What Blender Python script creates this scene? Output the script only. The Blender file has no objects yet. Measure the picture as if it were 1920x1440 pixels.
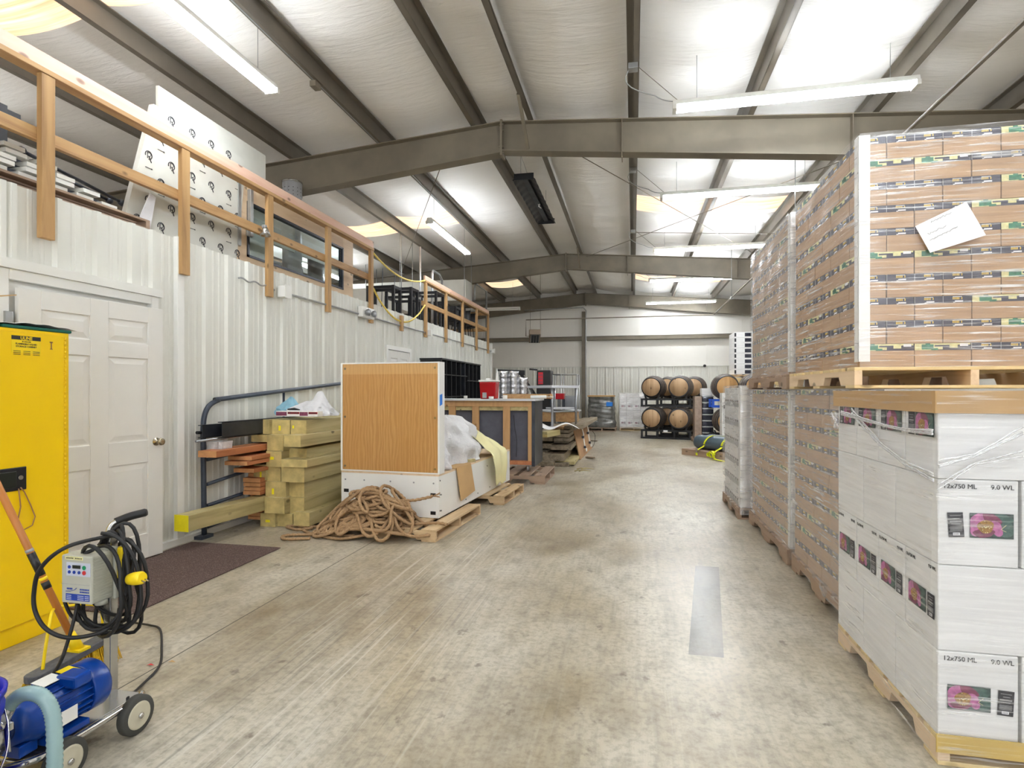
import bpy, bmesh, math, random
from mathutils import Vector, Matrix, Euler
PI = math.pi
R = math.radians
random.seed(7)
scn = bpy.context.scene
COL = scn.collection

# ------------------------------------------------------------------ camera, world, exposure
TH = R(12.09); CT = math.cos(TH); ST = math.sin(TH)
CAMH = 1.38; FPX = 1060.0
cam_d = bpy.data.cameras.new('camera'); cam = bpy.data.objects.new('camera', cam_d); COL.objects.link(cam)
cam.location = (0, 0, CAMH); cam.rotation_euler = (PI/2, 0, TH)
cam_d.sensor_width = 36; cam_d.lens = FPX/1920*36; cam_d.shift_y = 13/1920; cam_d.clip_start = 0.05; cam_d.clip_end = 200
scn.camera = cam
FILL_DAYLIGHT = .8       # fill daylight through an opening added behind the viewpoint
w = bpy.data.worlds.new('world'); scn.world = w; w.use_nodes = True
w.node_tree.nodes['Background'].inputs[0].default_value = (0.93, 0.96, 1, 1)
w.node_tree.nodes['Background'].inputs[1].default_value = FILL_DAYLIGHT
scn.view_settings.view_transform = 'Standard'; scn.view_settings.look = 'None'
scn.view_settings.exposure = 1.75; scn.view_settings.gamma = 1.0; scn.view_settings.use_curve_mapping = False
TUBE = 19.0          # emission strength of a lit fluorescent tube
SKYLIGHT = .36       # daylight coming through the fibreglass roof panels
scn.cycles.use_denoising = True
scn.cycles.transparent_max_bounces = 16
scn.cycles.diffuse_bounces = 6
scn.cycles.max_bounces = 10

# ------------------------------------------------------------------ measuring helpers (photo position -> place in the hall)
def ray(px, py):
    a = (px-960)/FPX; v = (733-py)/FPX
    return (a*CT-ST, a*ST+CT, v)
def on_x(px, py, X):
    d = ray(px, py); k = X/d[0]; return Vector((X, d[1]*k, CAMH+d[2]*k))
def on_y(px, py, Y):
    d = ray(px, py); k = Y/d[1]; return Vector((d[0]*k, Y, CAMH+d[2]*k))
def on_z(px, py, Z=0.0):
    d = ray(px, py); k = (Z-CAMH)/d[2]; return Vector((d[0]*k, d[1]*k, Z))

# ------------------------------------------------------------------ materials
class NT:
    def __init__(s, name):
        s.m = bpy.data.materials.new(name); s.m.use_nodes = True
        s.t = s.m.node_tree; s.t.nodes.clear()
        s.out = s.n('ShaderNodeOutputMaterial'); s.p = s.n('ShaderNodeBsdfPrincipled')
        s.l(s.p, 0, s.out, 0)
    def n(s, t, **k):
        a = s.t.nodes.new(t)
        for q, v in k.items(): setattr(a, q, v)
        return a
    def l(s, a, ao, b, bi): s.t.links.new(a.outputs[ao], b.inputs[bi])
    def coord(s, scale=(1,1,1), rot=(0,0,0), loc=(0,0,0), rnd=True):
        c = s.n('ShaderNodeTexCoord'); m = s.n('ShaderNodeMapping')
        m.inputs['Scale'].default_value = scale; m.inputs['Rotation'].default_value = rot; m.inputs['Location'].default_value = loc
        if rnd:
            oi = s.n('ShaderNodeObjectInfo'); vm = s.n('ShaderNodeVectorMath', operation='SCALE'); vm.inputs['Scale'].default_value = 13.0
            cb = s.n('ShaderNodeCombineXYZ')
            for i in range(3): s.l(oi, 'Random', cb, i)
            s.l(cb, 0, vm, 0); ad = s.n('ShaderNodeVectorMath', operation='ADD')
            s.l(c, 'Object', ad, 0); s.l(vm, 0, ad, 1); s.l(ad, 0, m, 0)
        else: s.l(c, 'Object', m, 0)
        return m
    def noise(s, co, scale=5, detail=4, rough=.55, dist=0):
        a = s.n('ShaderNodeTexNoise'); s.l(co, 0, a, 'Vector')
        a.inputs['Scale'].default_value = scale; a.inputs['Detail'].default_value = detail
        a.inputs['Roughness'].default_value = rough; a.inputs['Distortion'].default_value = dist
        return a
    def ramp(s, src, so, stops, interp='LINEAR'):
        r = s.n('ShaderNodeValToRGB'); r.color_ramp.interpolation = interp
        e = r.color_ramp.elements
        while len(e) > 1: e.remove(e[-1])
        e[0].position = stops[0][0]; e[0].color = c4(stops[0][1])
        for p, c in stops[1:]:
            q = e.new(p); q.color = c4(c)
        s.l(src, so, r, 0); return r
    def mix(s, fac, a, b, mode='MIX'):
        m = s.n('ShaderNodeMix', data_type='RGBA', blend_type=mode)
        for i, v in ((0, fac), (6, a), (7, b)):
            if isinstance(v, tuple) and hasattr(v[0], 'outputs'): s.t.links.new(v[0].outputs[v[1]], m.inputs[i])
            elif i == 0: m.inputs[0].default_value = v
            else: m.inputs[i].default_value = c4(v)
        return m
    def math(s, op, a, b=None, clamp=False):
        m = s.n('ShaderNodeMath', operation=op); m.use_clamp = clamp
        for i, v in ((0, a), (1, b)):
            if v is None: continue
            if isinstance(v, tuple): s.t.links.new(v[0].outputs[v[1]], m.inputs[i])
            else: m.inputs[i].default_value = v
        return m
    def bump(s, src, so, strength=.2, dist=.01):
        b = s.n('ShaderNodeBump'); b.inputs['Strength'].default_value = strength; b.inputs['Distance'].default_value = dist
        s.l(src, so, b, 'Height'); s.l(b, 0, s.p, 'Normal'); return b
def c4(c): return (c[0], c[1], c[2], 1.0) if len(c) == 3 else c
def S(r, g, b):                     # 0..255 screen colour -> linear
    f = lambda v: ((v/255+0.055)/1.055)**2.4 if v > 10 else v/255/12.92
    return (f(r), f(g), f(b))
def flat(name, col, rough=.6, metal=0, var=.12, scale=6, spec=.5, bump=0):
    t = NT(name); co = t.coord(); n = t.noise(co, scale, 3)
    d = tuple(max(0, v*(1-var)) for v in col); u = tuple(min(1, v*(1+var)) for v in col)
    r = t.ramp(n, 0, [(.3, d), (.7, u)]); t.l(r, 0, t.p, 'Base Color')
    t.p.inputs['Roughness'].default_value = rough; t.p.inputs['Metallic'].default_value = metal
    t.p.inputs['Specular IOR Level'].default_value = spec
    if bump: t.bump(n, 0, bump, .01)
    return t.m
def wood(name, c1, c2, c3=None, axis=1, scale=14, rough=.6, knots=True, ring=0.0):
    def ds(c):
        g = (c[0]*.3+c[1]*.55+c[2]*.15); return tuple(v+(g-v)*.18 for v in c)
    c1, c2 = ds(c1), ds(c2); c3 = ds(c3) if c3 else None
    t = NT(name); sc = [1, 1, 1]; sc[axis] = .07
    co = t.coord(tuple(sc)); n = t.noise(co, scale, 5, .6, 1.2)
    co2 = t.coord(tuple(.35 if i == axis else 1 for i in range(3))); n2 = t.noise(co2, 3, 2)
    r = t.ramp(n, 0, [(.3, c1), (.5, c2), (.72, c3 or c2)])
    m = t.mix((t.ramp(n2, 0, [(.35, (0,0,0)), (.7, (1,1,1))]), 0), (r, 0), tuple(v*.82 for v in c1)); m.inputs[0].default_value = .5
    last = m
    mm = t.n('ShaderNodeMath', operation='MULTIPLY'); t.l(t.t.nodes[-1] if False else n2, 0, mm, 0); mm.inputs[1].default_value = .5
    t.l(mm, 0, m, 0)
    if knots:
        sk = [1, 1, 1]; sk[axis] = .55
        ck = t.coord(tuple(sk)); v = t.n('ShaderNodeTexVoronoi'); v.inputs['Scale'].default_value = 6.5; t.l(ck, 0, v, 'Vector')
        rk = t.ramp(v, 'Distance', [(.0, (1,1,1)), (.09, (.8,.8,.8)), (.15, (0,0,0))])
        last = t.mix((rk, 0), (m, 2), tuple(v*.4 for v in c1))
    t.l(last, 2, t.p, 'Base Color'); t.p.inputs['Roughness'].default_value = rough
    t.bump(n, 0, .12, .004)
    return t.m
M = {}
def emit(name, col, st):
    t = NT(name); t.p.inputs['Base Color'].default_value = c4(col)
    t.p.inputs['Emission Color'].default_value = c4(col); t.p.inputs['Emission Strength'].default_value = st
    return t.m

M['tube_b'] = emit('lit_tube_far', (.92, .96, 1.0), TUBE*1.7)
M['tube_l'] = emit('lit_tube_left', (.90, .95, 1.0), TUBE*1.05)
M['tube'] = emit('lit_tube', (.90, .95, 1.0), TUBE)
M['steel'] = flat('roof_steel', S(124,115,99), .5, 0, .16, 2.2)
M['purlin'] = flat('purlin_steel', S(112,104,92), .42, .25, .16, 2.0)
M['galv'] = flat('galvanised', S(170,172,172), .38, .7, .12, 8)
M['white_metal'] = flat('white_metal', S(228,228,222), .35, 0, .03, 4)
M['door_white'] = flat('door_paint', S(232,231,226), .35, 0, .02, 3)
M['trim_white'] = flat('trim_paint', S(238,238,234), .35, 0, .02, 3)
M['black'] = flat('black_plastic', S(24,24,26), .4, 0, .2, 6)
M['black_metal'] = flat('black_metal', S(38,39,42), .42, .3, .2, 6)
M['dark_steel'] = flat('dark_steel', S(62,66,74), .38, .55, .25, 5)
M['pipe_blue'] = flat('gate_paint', S(62,70,84), .34, .2, .15, 8)
M['rubber'] = flat('rubber', S(26,26,27), .55, 0, .2, 9)
M['tyre'] = flat('tyre', S(66,66,62), .7, 0, .15, 9)
M['hub'] = flat('hub_cream', S(196,190,168), .5, 0, .08, 9)
M['stainless'] = flat('stainless', S(190,190,188), .22, .95, .08, 6)
M['chrome'] = flat('chrome', S(205,205,205), .14, 1, .05, 6)
M['brass'] = flat('nickel_knob', S(176,164,140), .25, .9, .08, 9)
M['yellow_cab'] = flat('cabinet_yellow', S(250,207,0), .32, 0, .03, 2)
M['yellow'] = flat('yellow_plastic', S(247,214,14), .4, 0, .06, 8)
M['yellow_strap'] = flat('yellow_webbing', S(222,226,20), .6, 0, .1, 22)
M['tag_yellow'] = flat('tag_yellow', S(250,236,30), .5, 0, .05, 22)
M['blue'] = flat('motor_blue', S(6,62,150), .28, 0, .15, 8)
M['bucket'] = flat('bucket_blue', S(16,30,170), .32, 0, .06, 4)
M['blue_crate'] = flat('blue_plastic', S(20,80,190), .4, 0, .1, 5)
M['blue_tape'] = flat('blue_tape', S(24,120,214), .6, 0, .06, 9)
M['red'] = flat('red_plastic', S(170,12,26), .25, 0, .15, 5)
M['orange_handle'] = flat('orange_handle', S(188,118,52), .4, 0, .08, 5)
M['paper'] = flat('paper', S(240,240,242), .7, 0, .02, 4)
M['label_dark'] = flat('label_dark', S(44,44,50), .5, 0, .3, 60)
M['label_grey'] = flat('label_grey', S(160,160,160), .5, 0, .2, 90)
M['ink'] = flat('black_ink', S(40,40,42), .6, 0, .05, 4)
M['ink_blue'] = flat('blue_ink', S(20,60,160), .5, 0, .15, 50)
M['gold'] = flat('gold_ink', S(226,190,70), .5, 0, .12, 60)
M['rope_yellow'] = flat('yellow_rope', S(224,196,90), .6, 0, .3, 60)
M['cream'] = flat('cream_ink', S(228,222,160), .5, 0, .15, 60)
M['green_ink'] = flat('green_ink', S(50,130,96), .5, 0, .35, 60)
M['band'] = flat('carton_print', S(50,50,70), .45, 0, .25, 40)
M['vfd'] = flat('drive_housing', S(182,182,168), .5, 0, .04, 9)
M['lcd'] = flat('lcd', S(30,34,26), .3, 0, .05, 9)
M['green_btn'] = flat('green_button', S(16,140,90), .4, 0, .05, 9)
M['red_btn'] = flat('red_button', S(205,40,48), .4, 0, .05, 9)
M['panel_lilac'] = flat('keypad_face', S(196,200,214), .4, 0, .03, 9)
M['bristle'] = flat('yellow_bristle', S(220,180,30), .8, 0, .3, 90)
M['broom_block'] = flat('broom_block', S(84,86,92), .7, 0, .2, 60)
M['teal'] = flat('teal_folder', S(0,96,84), .5, 0, .1, 9)
M['leaf_green'] = flat('leaf_green', S(70,98,90), .5, 0, .4, 60)
M['pink'] = flat('petal_pink', S(186,108,156), .5, 0, .3, 70)
M['plum'] = flat('petal_plum', S(128,62,88), .5, 0, .3, 70)
M['leaf_dark'] = flat('leaf_dark', S(52,70,66), .5, 0, .5, 50)
M['stamen'] = flat('stamen', S(160,120,60), .5, 0, .5, 120)
M['duct_light'] = flat('duct_light', S(196,198,202), .35, .25, .06, 6)
M['duct_grey'] = flat('duct_grey', S(165,168,172), .3, .85, .12, 5)
M['cream_sheet'] = flat('cream_fabric', S(232,226,176), .8, 0, .05, 4)
M['grey_panel'] = flat('grey_board', S(92,93,104), .8, 0, .12, 9)
M['counter'] = flat('counter_top', S(205,208,214), .35, 0, .05, 4)
M['mdf'] = flat('tan_board', S(176,138,100), .7, 0, .06, 7)
M['melamine'] = flat('white_melamine', S(232,232,228), .3, 0, .02, 3)
M['tank_grey'] = flat('grey_tank', S(74,90,100), .38, 0, .1, 4)
M['oak_frame'] = wood('oak_dark', S(150,96,48), S(176,120,66), axis=2)
M['pine_y'] = wood('pine_rail', S(168,120,60), S(204,156,86), S(218,174,104), axis=1, scale=9)
M['pine_z'] = wood('pine_post', S(164,118,56), S(200,152,80), S(214,168,96), axis=2, scale=9)
M['fir_y'] = wood('pink_fir', S(226,170,140), S(240,196,168), S(244,208,184), axis=1, scale=8)
M['treated_y'] = wood('treated_timber', S(160,144,84), S(200,182,116), S(216,200,138), axis=1, scale=7)
M['treated_end'] = flat('timber_end_grain', S(196,176,116), .75, 0, .26, 9, bump=.1)
M['cedar_y'] = wood('cedar_plank', S(176,96,42), S(206,124,58), S(214,140,76), axis=1, scale=10, knots=False)
M['pallet_x'] = wood('pallet_wood', S(184,146,96), S(212,178,126), S(222,192,144), axis=0, scale=10)
M['pallet_y'] = wood('pallet_wood_b', S(184,146,96), S(212,178,126), S(222,192,144), axis=1, scale=10)
M['oldpal_x'] = wood('weathered_pallet', S(150,118,92), S(176,146,118), axis=0, scale=10)
M['oldpal_y'] = wood('weathered_pallet_b', S(150,118,92), S(176,146,118), axis=1, scale=10)
M['newpal_x'] = wood('new_pallet', S(214,180,112), S(236,208,142), axis=0, scale=10)
M['newpal_y'] = wood('new_pallet_b', S(220,186,140), S(238,208,166), axis=1, scale=10)
M['old_y'] = wood('weathered_plank', S(104,90,68), S(146,130,104), S(176,158,128), axis=1, scale=11)
M['frame_wood'] = wood('frame_stud', S(184,134,70), S(210,160,92), axis=2, scale=9)
M['barrel'] = wood('barrel_stave', S(72,58,46), S(112,92,72), S(130,108,84), axis=1, scale=12, knots=False)
M['barrel_head'] = wood('barrel_head', S(160,120,74), S(194,156,106), S(206,168,120), axis=2, scale=8)
M['barrel_head2'] = wood('barrel_head_gold', S(172,124,58), S(204,154,80), S(212,164,92), axis=2, scale=8)
M['card'] = flat('cardboard', S(194,158,108), .8, 0, .05, 5)
M['card_yellow'] = flat('yellow_cardboard', S(206,176,96), .7, 0, .06, 5)

def kraft():
    t = NT('kraft_carton'); co = t.coord((1, 1, 26)); n = t.noise(co, 3, 4)
    r = t.ramp(n, 0, [(.3, S(174,140,104)), (.7, S(198,162,122))]); t.l(r, 0, t.p, 'Base Color')
    t.p.inputs['Roughness'].default_value = .55; t.bump(n, 0, .1, .004); return t.m
M['kraft'] = kraft()
def whitebox():
    t = NT('white_carton'); co = t.coord((1, 1, 22)); n = t.noise(co, 3, 4)
    r = t.ramp(n, 0, [(.3, S(222,222,220)), (.7, S(238,238,236))]); t.l(r, 0, t.p, 'Base Color')
    t.p.inputs['Roughness'].default_value = .45; t.bump(n, 0, .12, .004); return t.m
M['whitebox'] = whitebox()
def oak():
    t = NT('oak_veneer'); co = t.coord((1.0, 1, .22), rnd=False); n0 = t.noise(co, 2.3, 2, .5, .6)
    wv = t.n('ShaderNodeTexWave', wave_type='BANDS', bands_direction='X'); wv.inputs['Scale'].default_value = 9
    wv.inputs['Distortion'].default_value = 9; wv.inputs['Detail'].default_value = 2.5; wv.inputs['Detail Scale'].default_value = 1.1
    t.l(co, 0, wv, 'Vector')
    co2 = t.coord((60, 60, 2.5), rnd=False); n2 = t.noise(co2, 3, 3)
    r = t.ramp(wv, 0, [(.1, S(168,120,66)), (.5, S(192,146,88)), (.95, S(206,164,108))])
    r2 = t.ramp(n2, 0, [(.35, S(160,112,62)), (.6, S(206,162,104))])
    m = t.mix(.38, (r, 0), (r2, 0)); m3 = t.mix((n0, 0), (m, 2), S(188,138,78)); sz = t.n('ShaderNodeSeparateXYZ'); t.l(t.coord(rnd=False), 0, sz, 0); gt = t.math('MULTIPLY', (t.math('GREATER_THAN', (sz, 2), 1.0), 0), .35); m3 = t.mix((gt, 0), (m3, 2), S(222,184,128)); 
    t.l(m3, 2, t.p, 'Base Color'); t.p.inputs['Roughness'].default_value = .33; return t.m
M['oak'] = oak()
def film(name='stretch_film', milky=.16, streak=.5, vert=6, horiz=.7, ang=0.0):
    t = NT(name); t.t.nodes.remove(t.p)
    tr = t.n('ShaderNodeBsdfTransparent'); tr.inputs[0].default_value = (.97, .97, .98, 1)
    gl = t.n('ShaderNodeBsdfGlossy'); gl.inputs['Roughness'].default_value = .22; gl.inputs[0].default_value = (1, 1, 1, 1)
    df = t.n('ShaderNodeBsdfDiffuse'); df.inputs[0].default_value = (.95, .95, .96, 1)
    co = t.coord((horiz, horiz, vert), rot=(ang, ang*.6, 0), rnd=False); n = t.noise(co, 5, 3, .55, .15)
    co2 = t.coord((.9, .9, 1.4), rnd=False); n2 = t.noise(co2, 2.2, 3)
    st = t.ramp(n, 0, [(.52, (0,0,0)), (.60, (.35,.35,.35)), (.68, (1,1,1))])
    ar = t.ramp(n2, 0, [(.35, (.15,.15,.15)), (.65, (1,1,1))])
    mu = t.math('MULTIPLY', (st, 0), (ar, 0)); mu2 = t.math('MULTIPLY', (mu, 0), streak)
    fa = t.math('ADD', (mu2, 0), milky, True)
    mx = t.n('ShaderNodeMixShader'); mx.inputs[0].default_value = .45; t.l(df, 0, mx, 1); t.l(gl, 0, mx, 2)
    m2 = t.n('ShaderNodeMixShader'); t.l(fa, 0, m2, 0); t.l(tr, 0, m2, 1); t.l(mx, 0, m2, 2)
    b = t.n('ShaderNodeBump'); b.inputs['Strength'].default_value = .6; b.inputs['Distance'].default_value = .01
    t.l(n, 0, b, 'Height'); t.l(b, 0, gl, 'Normal')
    t.l(m2, 0, t.out, 0); return t.m
M['film'] = film('stretch_film', .30, .8, 12, .7, .12)
M['film_mid'] = film('stretch_film_mid', .13, 1.0, 16, .6)
M['film_light'] = film('stretch_film_clear', .05, .6, 14, .6)
M['film_heavy'] = film('stretch_film_heavy', .32, .7, 9, .8, .25)
M['film_bunch'] = film('stretch_film_bunched', .6, .6, 14, 14)
def plastic_bag(name, col, alpha=.8):
    t = NT(name); co = t.coord(); n = t.noise(co, 16, 6, .7, 1.0)
    t.p.inputs['Base Color'].default_value = c4(col); t.p.inputs['Roughness'].default_value = .35
    t.p.inputs['Alpha'].default_value = alpha; t.p.inputs['Subsurface Weight'].default_value = 0
    t.bump(n, 0, .9, .03); return t.m
M['bag'] = plastic_bag('white_bag', S(244,244,248), .9)
M['bag_blue'] = plastic_bag('blue_bag', S(160,215,238), .8)
M['poly_white'] = plastic_bag('white_poly', S(238,239,242), 1)
M['foil'] = flat('foil_wrap', S(205,205,208), .25, .8, .25, 16, bump=.9)
def glass(name='glass', tint=(.85, .9, .9), a=.8):
    t = NT(name); t.t.nodes.remove(t.p)
    tr = t.n('ShaderNodeBsdfTransparent'); tr.inputs[0].default_value = c4(tint)
    gl = t.n('ShaderNodeBsdfGlossy'); gl.inputs['Roughness'].default_value = .03
    fr = t.n('ShaderNodeLayerWeight'); fr.inputs[0].default_value = .5
    pw = t.math('POWER', (fr, 1), 3.0); pw = t.math('MULTIPLY', (pw, 0), .45); ad = t.math('ADD', (pw, 0), .05, True); m = t.n('ShaderNodeMixShader')
    t.l(ad, 0, m, 0); t.l(tr, 0, m, 1); t.l(gl, 0, m, 2); t.l(m, 0, t.out, 0); return t.m
M['glass'] = glass()
def hosemat():
    t = NT('ribbed_hose'); co = t.coord(rnd=False)
    t.p.inputs['Base Color'].default_value = c4(S(168,200,200)); t.p.inputs['Roughness'].default_value = .2
    t.p.inputs['Transmission Weight'].default_value = .25; return t.m
M['hose'] = hosemat()
def ropemat():
    t = NT('manila_rope'); co = t.coord(rnd=False); n = t.noise(co, 90, 4)
    n2 = t.noise(co, 4, 2)
    r = t.ramp(n, 0, [(.3, S(138,108,74)), (.7, S(194,160,120))]); m = t.mix((n2, 0), (r, 0), S(150,120,86))
    t.l(m, 2, t.p, 'Base Color'); t.p.inputs['Roughness'].default_value = .85; t.bump(n, 0, .4, .004); return t.m
M['rope'] = ropemat()
def matmat():
    t = NT('door_mat_pile'); co = t.coord(rnd=False); n = t.noise(co, 160, 3); n2 = t.noise(co, 3, 3)
    r = t.ramp(n, 0, [(.35, S(70,52,48)), (.6, S(104,84,78)), (.75, S(170,156,150))]); t.l(r, 0, t.p, 'Base Color')
    t.p.inputs['Roughness'].default_value = .95; t.bump(n, 0, .6, .01); return t.m
M['mat'] = matmat()
def floormat():
    t = NT('stained_concrete')
    g = t.n('ShaderNodeTexCoord'); class_ = None
    def co(sc, rot=0):
        m = t.n('ShaderNodeMapping'); m.inputs['Scale'].default_value = sc; m.inputs['Rotation'].default_value = (0, 0, rot); t.l(g, 'Object', m, 0); return m
    a = t.noise(co((1, .8, 1)), .55, 4, .5); b = t.noise(co((1, .5, 1)), 1.7, 5, .55); c = t.noise(co((1, 1, 1)), 30, 4, .65)
    g1 = t.noise(co((1, .6, 1)), 7, 6, .62); f = t.noise(co((9, 1.0, 1), .12), 3.0, 4, .6); sp = t.noise(co((1, .8, 1)), 7, 4, .6)
    base = t.ramp(a, 0, [(.36, S(138,123,98)), (.5, S(168,156,131)), (.64, S(192,184,164))])
    m = t.mix((t.ramp(b, 0, [(.38, (0,0,0)), (.66, (.85,.85,.85))]), 0), (base, 0), S(196,191,177))
    m = t.mix((t.ramp(g1, 0, [(.32, (.42,.42,.42)), (.54, (0,0,0))]), 0), (m, 2), S(110,97,76))
    m = t.mix((t.ramp(f, 0, [(.34, (.22,.22,.22)), (.52, (0,0,0))]), 0), (m, 2), S(104,98,86))
    m = t.mix((t.ramp(c, 0, [(.36, (.34,.34,.34)), (.55, (0,0,0))]), 0), (m, 2), S(92,82,66))
    m = t.mix((t.ramp(sp, 0, [(.64, (0,0,0)), (.70, (.6,.6,.6))]), 0), (m, 2), S(84,72,58))
    # tyre scuffs running down the middle of the hall, denser in one band
    sx0 = t.n('ShaderNodeSeparateXYZ'); t.l(g, 'Object', sx0, 0)
    tl = t.math('MULTIPLY', (sx0, 1), .09); bx = t.math('ADD', (sx0, 0), 1.22); bx = t.math('ADD', (bx, 0), (tl, 0)); bx = t.math('ABSOLUTE', (bx, 0))
    band = t.ramp(bx, 0, [(0, (1,1,1)), (.35, (.7,.7,.7)), (.75, (.12,.12,.12))])
    fade = t.noise(co((1, .7, 1)), 1.6, 3)
    s1 = t.noise(co((34, .55, 1), .09), 1.3, 4, .6); s2 = t.noise(co((26, .6, 1), .02), 1.5, 4, .6, .3)
    mu = t.math('MULTIPLY', (t.ramp(s1, 0, [(.55, (0,0,0)), (.66, (1,1,1))]), 0), (band, 0)); mu = t.math('MULTIPLY', (mu, 0), (t.ramp(fade, 0, [(.35, (.1,.1,.1)), (.65, (.75,.75,.75))]), 0))
    m = t.mix((mu, 0), (m, 2), S(74,72,70))
    mv = t.math('MULTIPLY', (t.ramp(s2, 0, [(.56, (0,0,0)), (.68, (.7,.7,.7))]), 0), (band, 0))
    m = t.mix((mv, 0), (m, 2), S(205,202,192))
    # saw-cut joint running down the hall and the rectangle of old adhesive
    sx = t.n('ShaderNodeSeparateXYZ'); t.l(g, 'Object', sx, 0)
    j = t.math('ABSOLUTE', (t.math('ADD', (sx, 0), 2.33), 0)); j = t.math('LESS_THAN', (j, 0), .004)
    m = t.mix((j, 0), (m, 2), S(58,52,42))
    px = t.math('SUBTRACT', (sx, 0), .47); py = t.math('SUBTRACT', (sx, 1), 3.88)
    sk = t.math('MULTIPLY', (py, 0), .125); px = t.math('SUBTRACT', (px, 0), (sk, 0))
    ax = t.math('LESS_THAN', (t.math('ABSOLUTE', (px, 0)), 0), .088); ay = t.math('LESS_THAN', (t.math('ABSOLUTE', (py, 0)), 0), .79)
    pm = t.math('MULTIPLY', (ax, 0), (ay, 0)); pm = t.math('MULTIPLY', (pm, 0), (t.ramp(g1, 0, [(.3, (.45,.45,.45)), (.62, (.85,.85,.85))]), 0))
    m = t.mix((pm, 0), (m, 2), S(96,95,92))
    t.l(m, 2, t.p, 'Base Color')
    rr = t.ramp(b, 0, [(.35, (.31,.31,.31)), (.65, (.46,.46,.46))]); t.l(rr, 0, t.p, 'Roughness'); t.bump(c, 0, .06, .004)
    return t.m
M['floor'] = floormat()
def insul(name, col, fold=(1, 1, 1), st=.5, dist=.03):
    t = NT(name); co = t.coord((1.2, 7, 1), rnd=False); n = t.noise(co, 2.2, 5, .6, .5)
    co2 = t.coord((.5, .5, .5), rnd=False); n2 = t.noise(co2, 2, 3)
    r = t.ramp(n2, 0, [(.3, tuple(v*.95 for v in col)), (.7, col)]); t.l(r, 0, t.p, 'Base Color')
    t.p.inputs['Roughness'].default_value = .6; t.bump(n, 0, st, dist); return t.m
M['mezz'] = flat('mezzanine_deck', S(190,182,172), .7)
M['insul'] = insul('vinyl_insulation', S(248,246,243), st=.45)
M['insul_wall'] = insul('wall_insulation', S(238,235,228), st=.15)
M['wall_rib'] = flat('ribbed_sheet', S(222,222,214), .38, 0, .03, 2)
def skylight():
    t = NT('fibreglass_skylight'); co = t.coord((.3, 14, 1), rnd=False); n = t.noise(co, 2, 4, .6)
    r = t.ramp(n, 0, [(.3, (.86,.46,.22)), (.5, (.95,.66,.42)), (.7, (1.0,.82,.62))])
    t.l(r, 0, t.p, 'Base Color'); t.l(r, 0, t.p, 'Emission Color'); t.p.inputs['Emission Strength'].default_value = SKYLIGHT
    return t.m
M['skylight'] = skylight()
M['skylight_pale'] = skylight()

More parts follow.
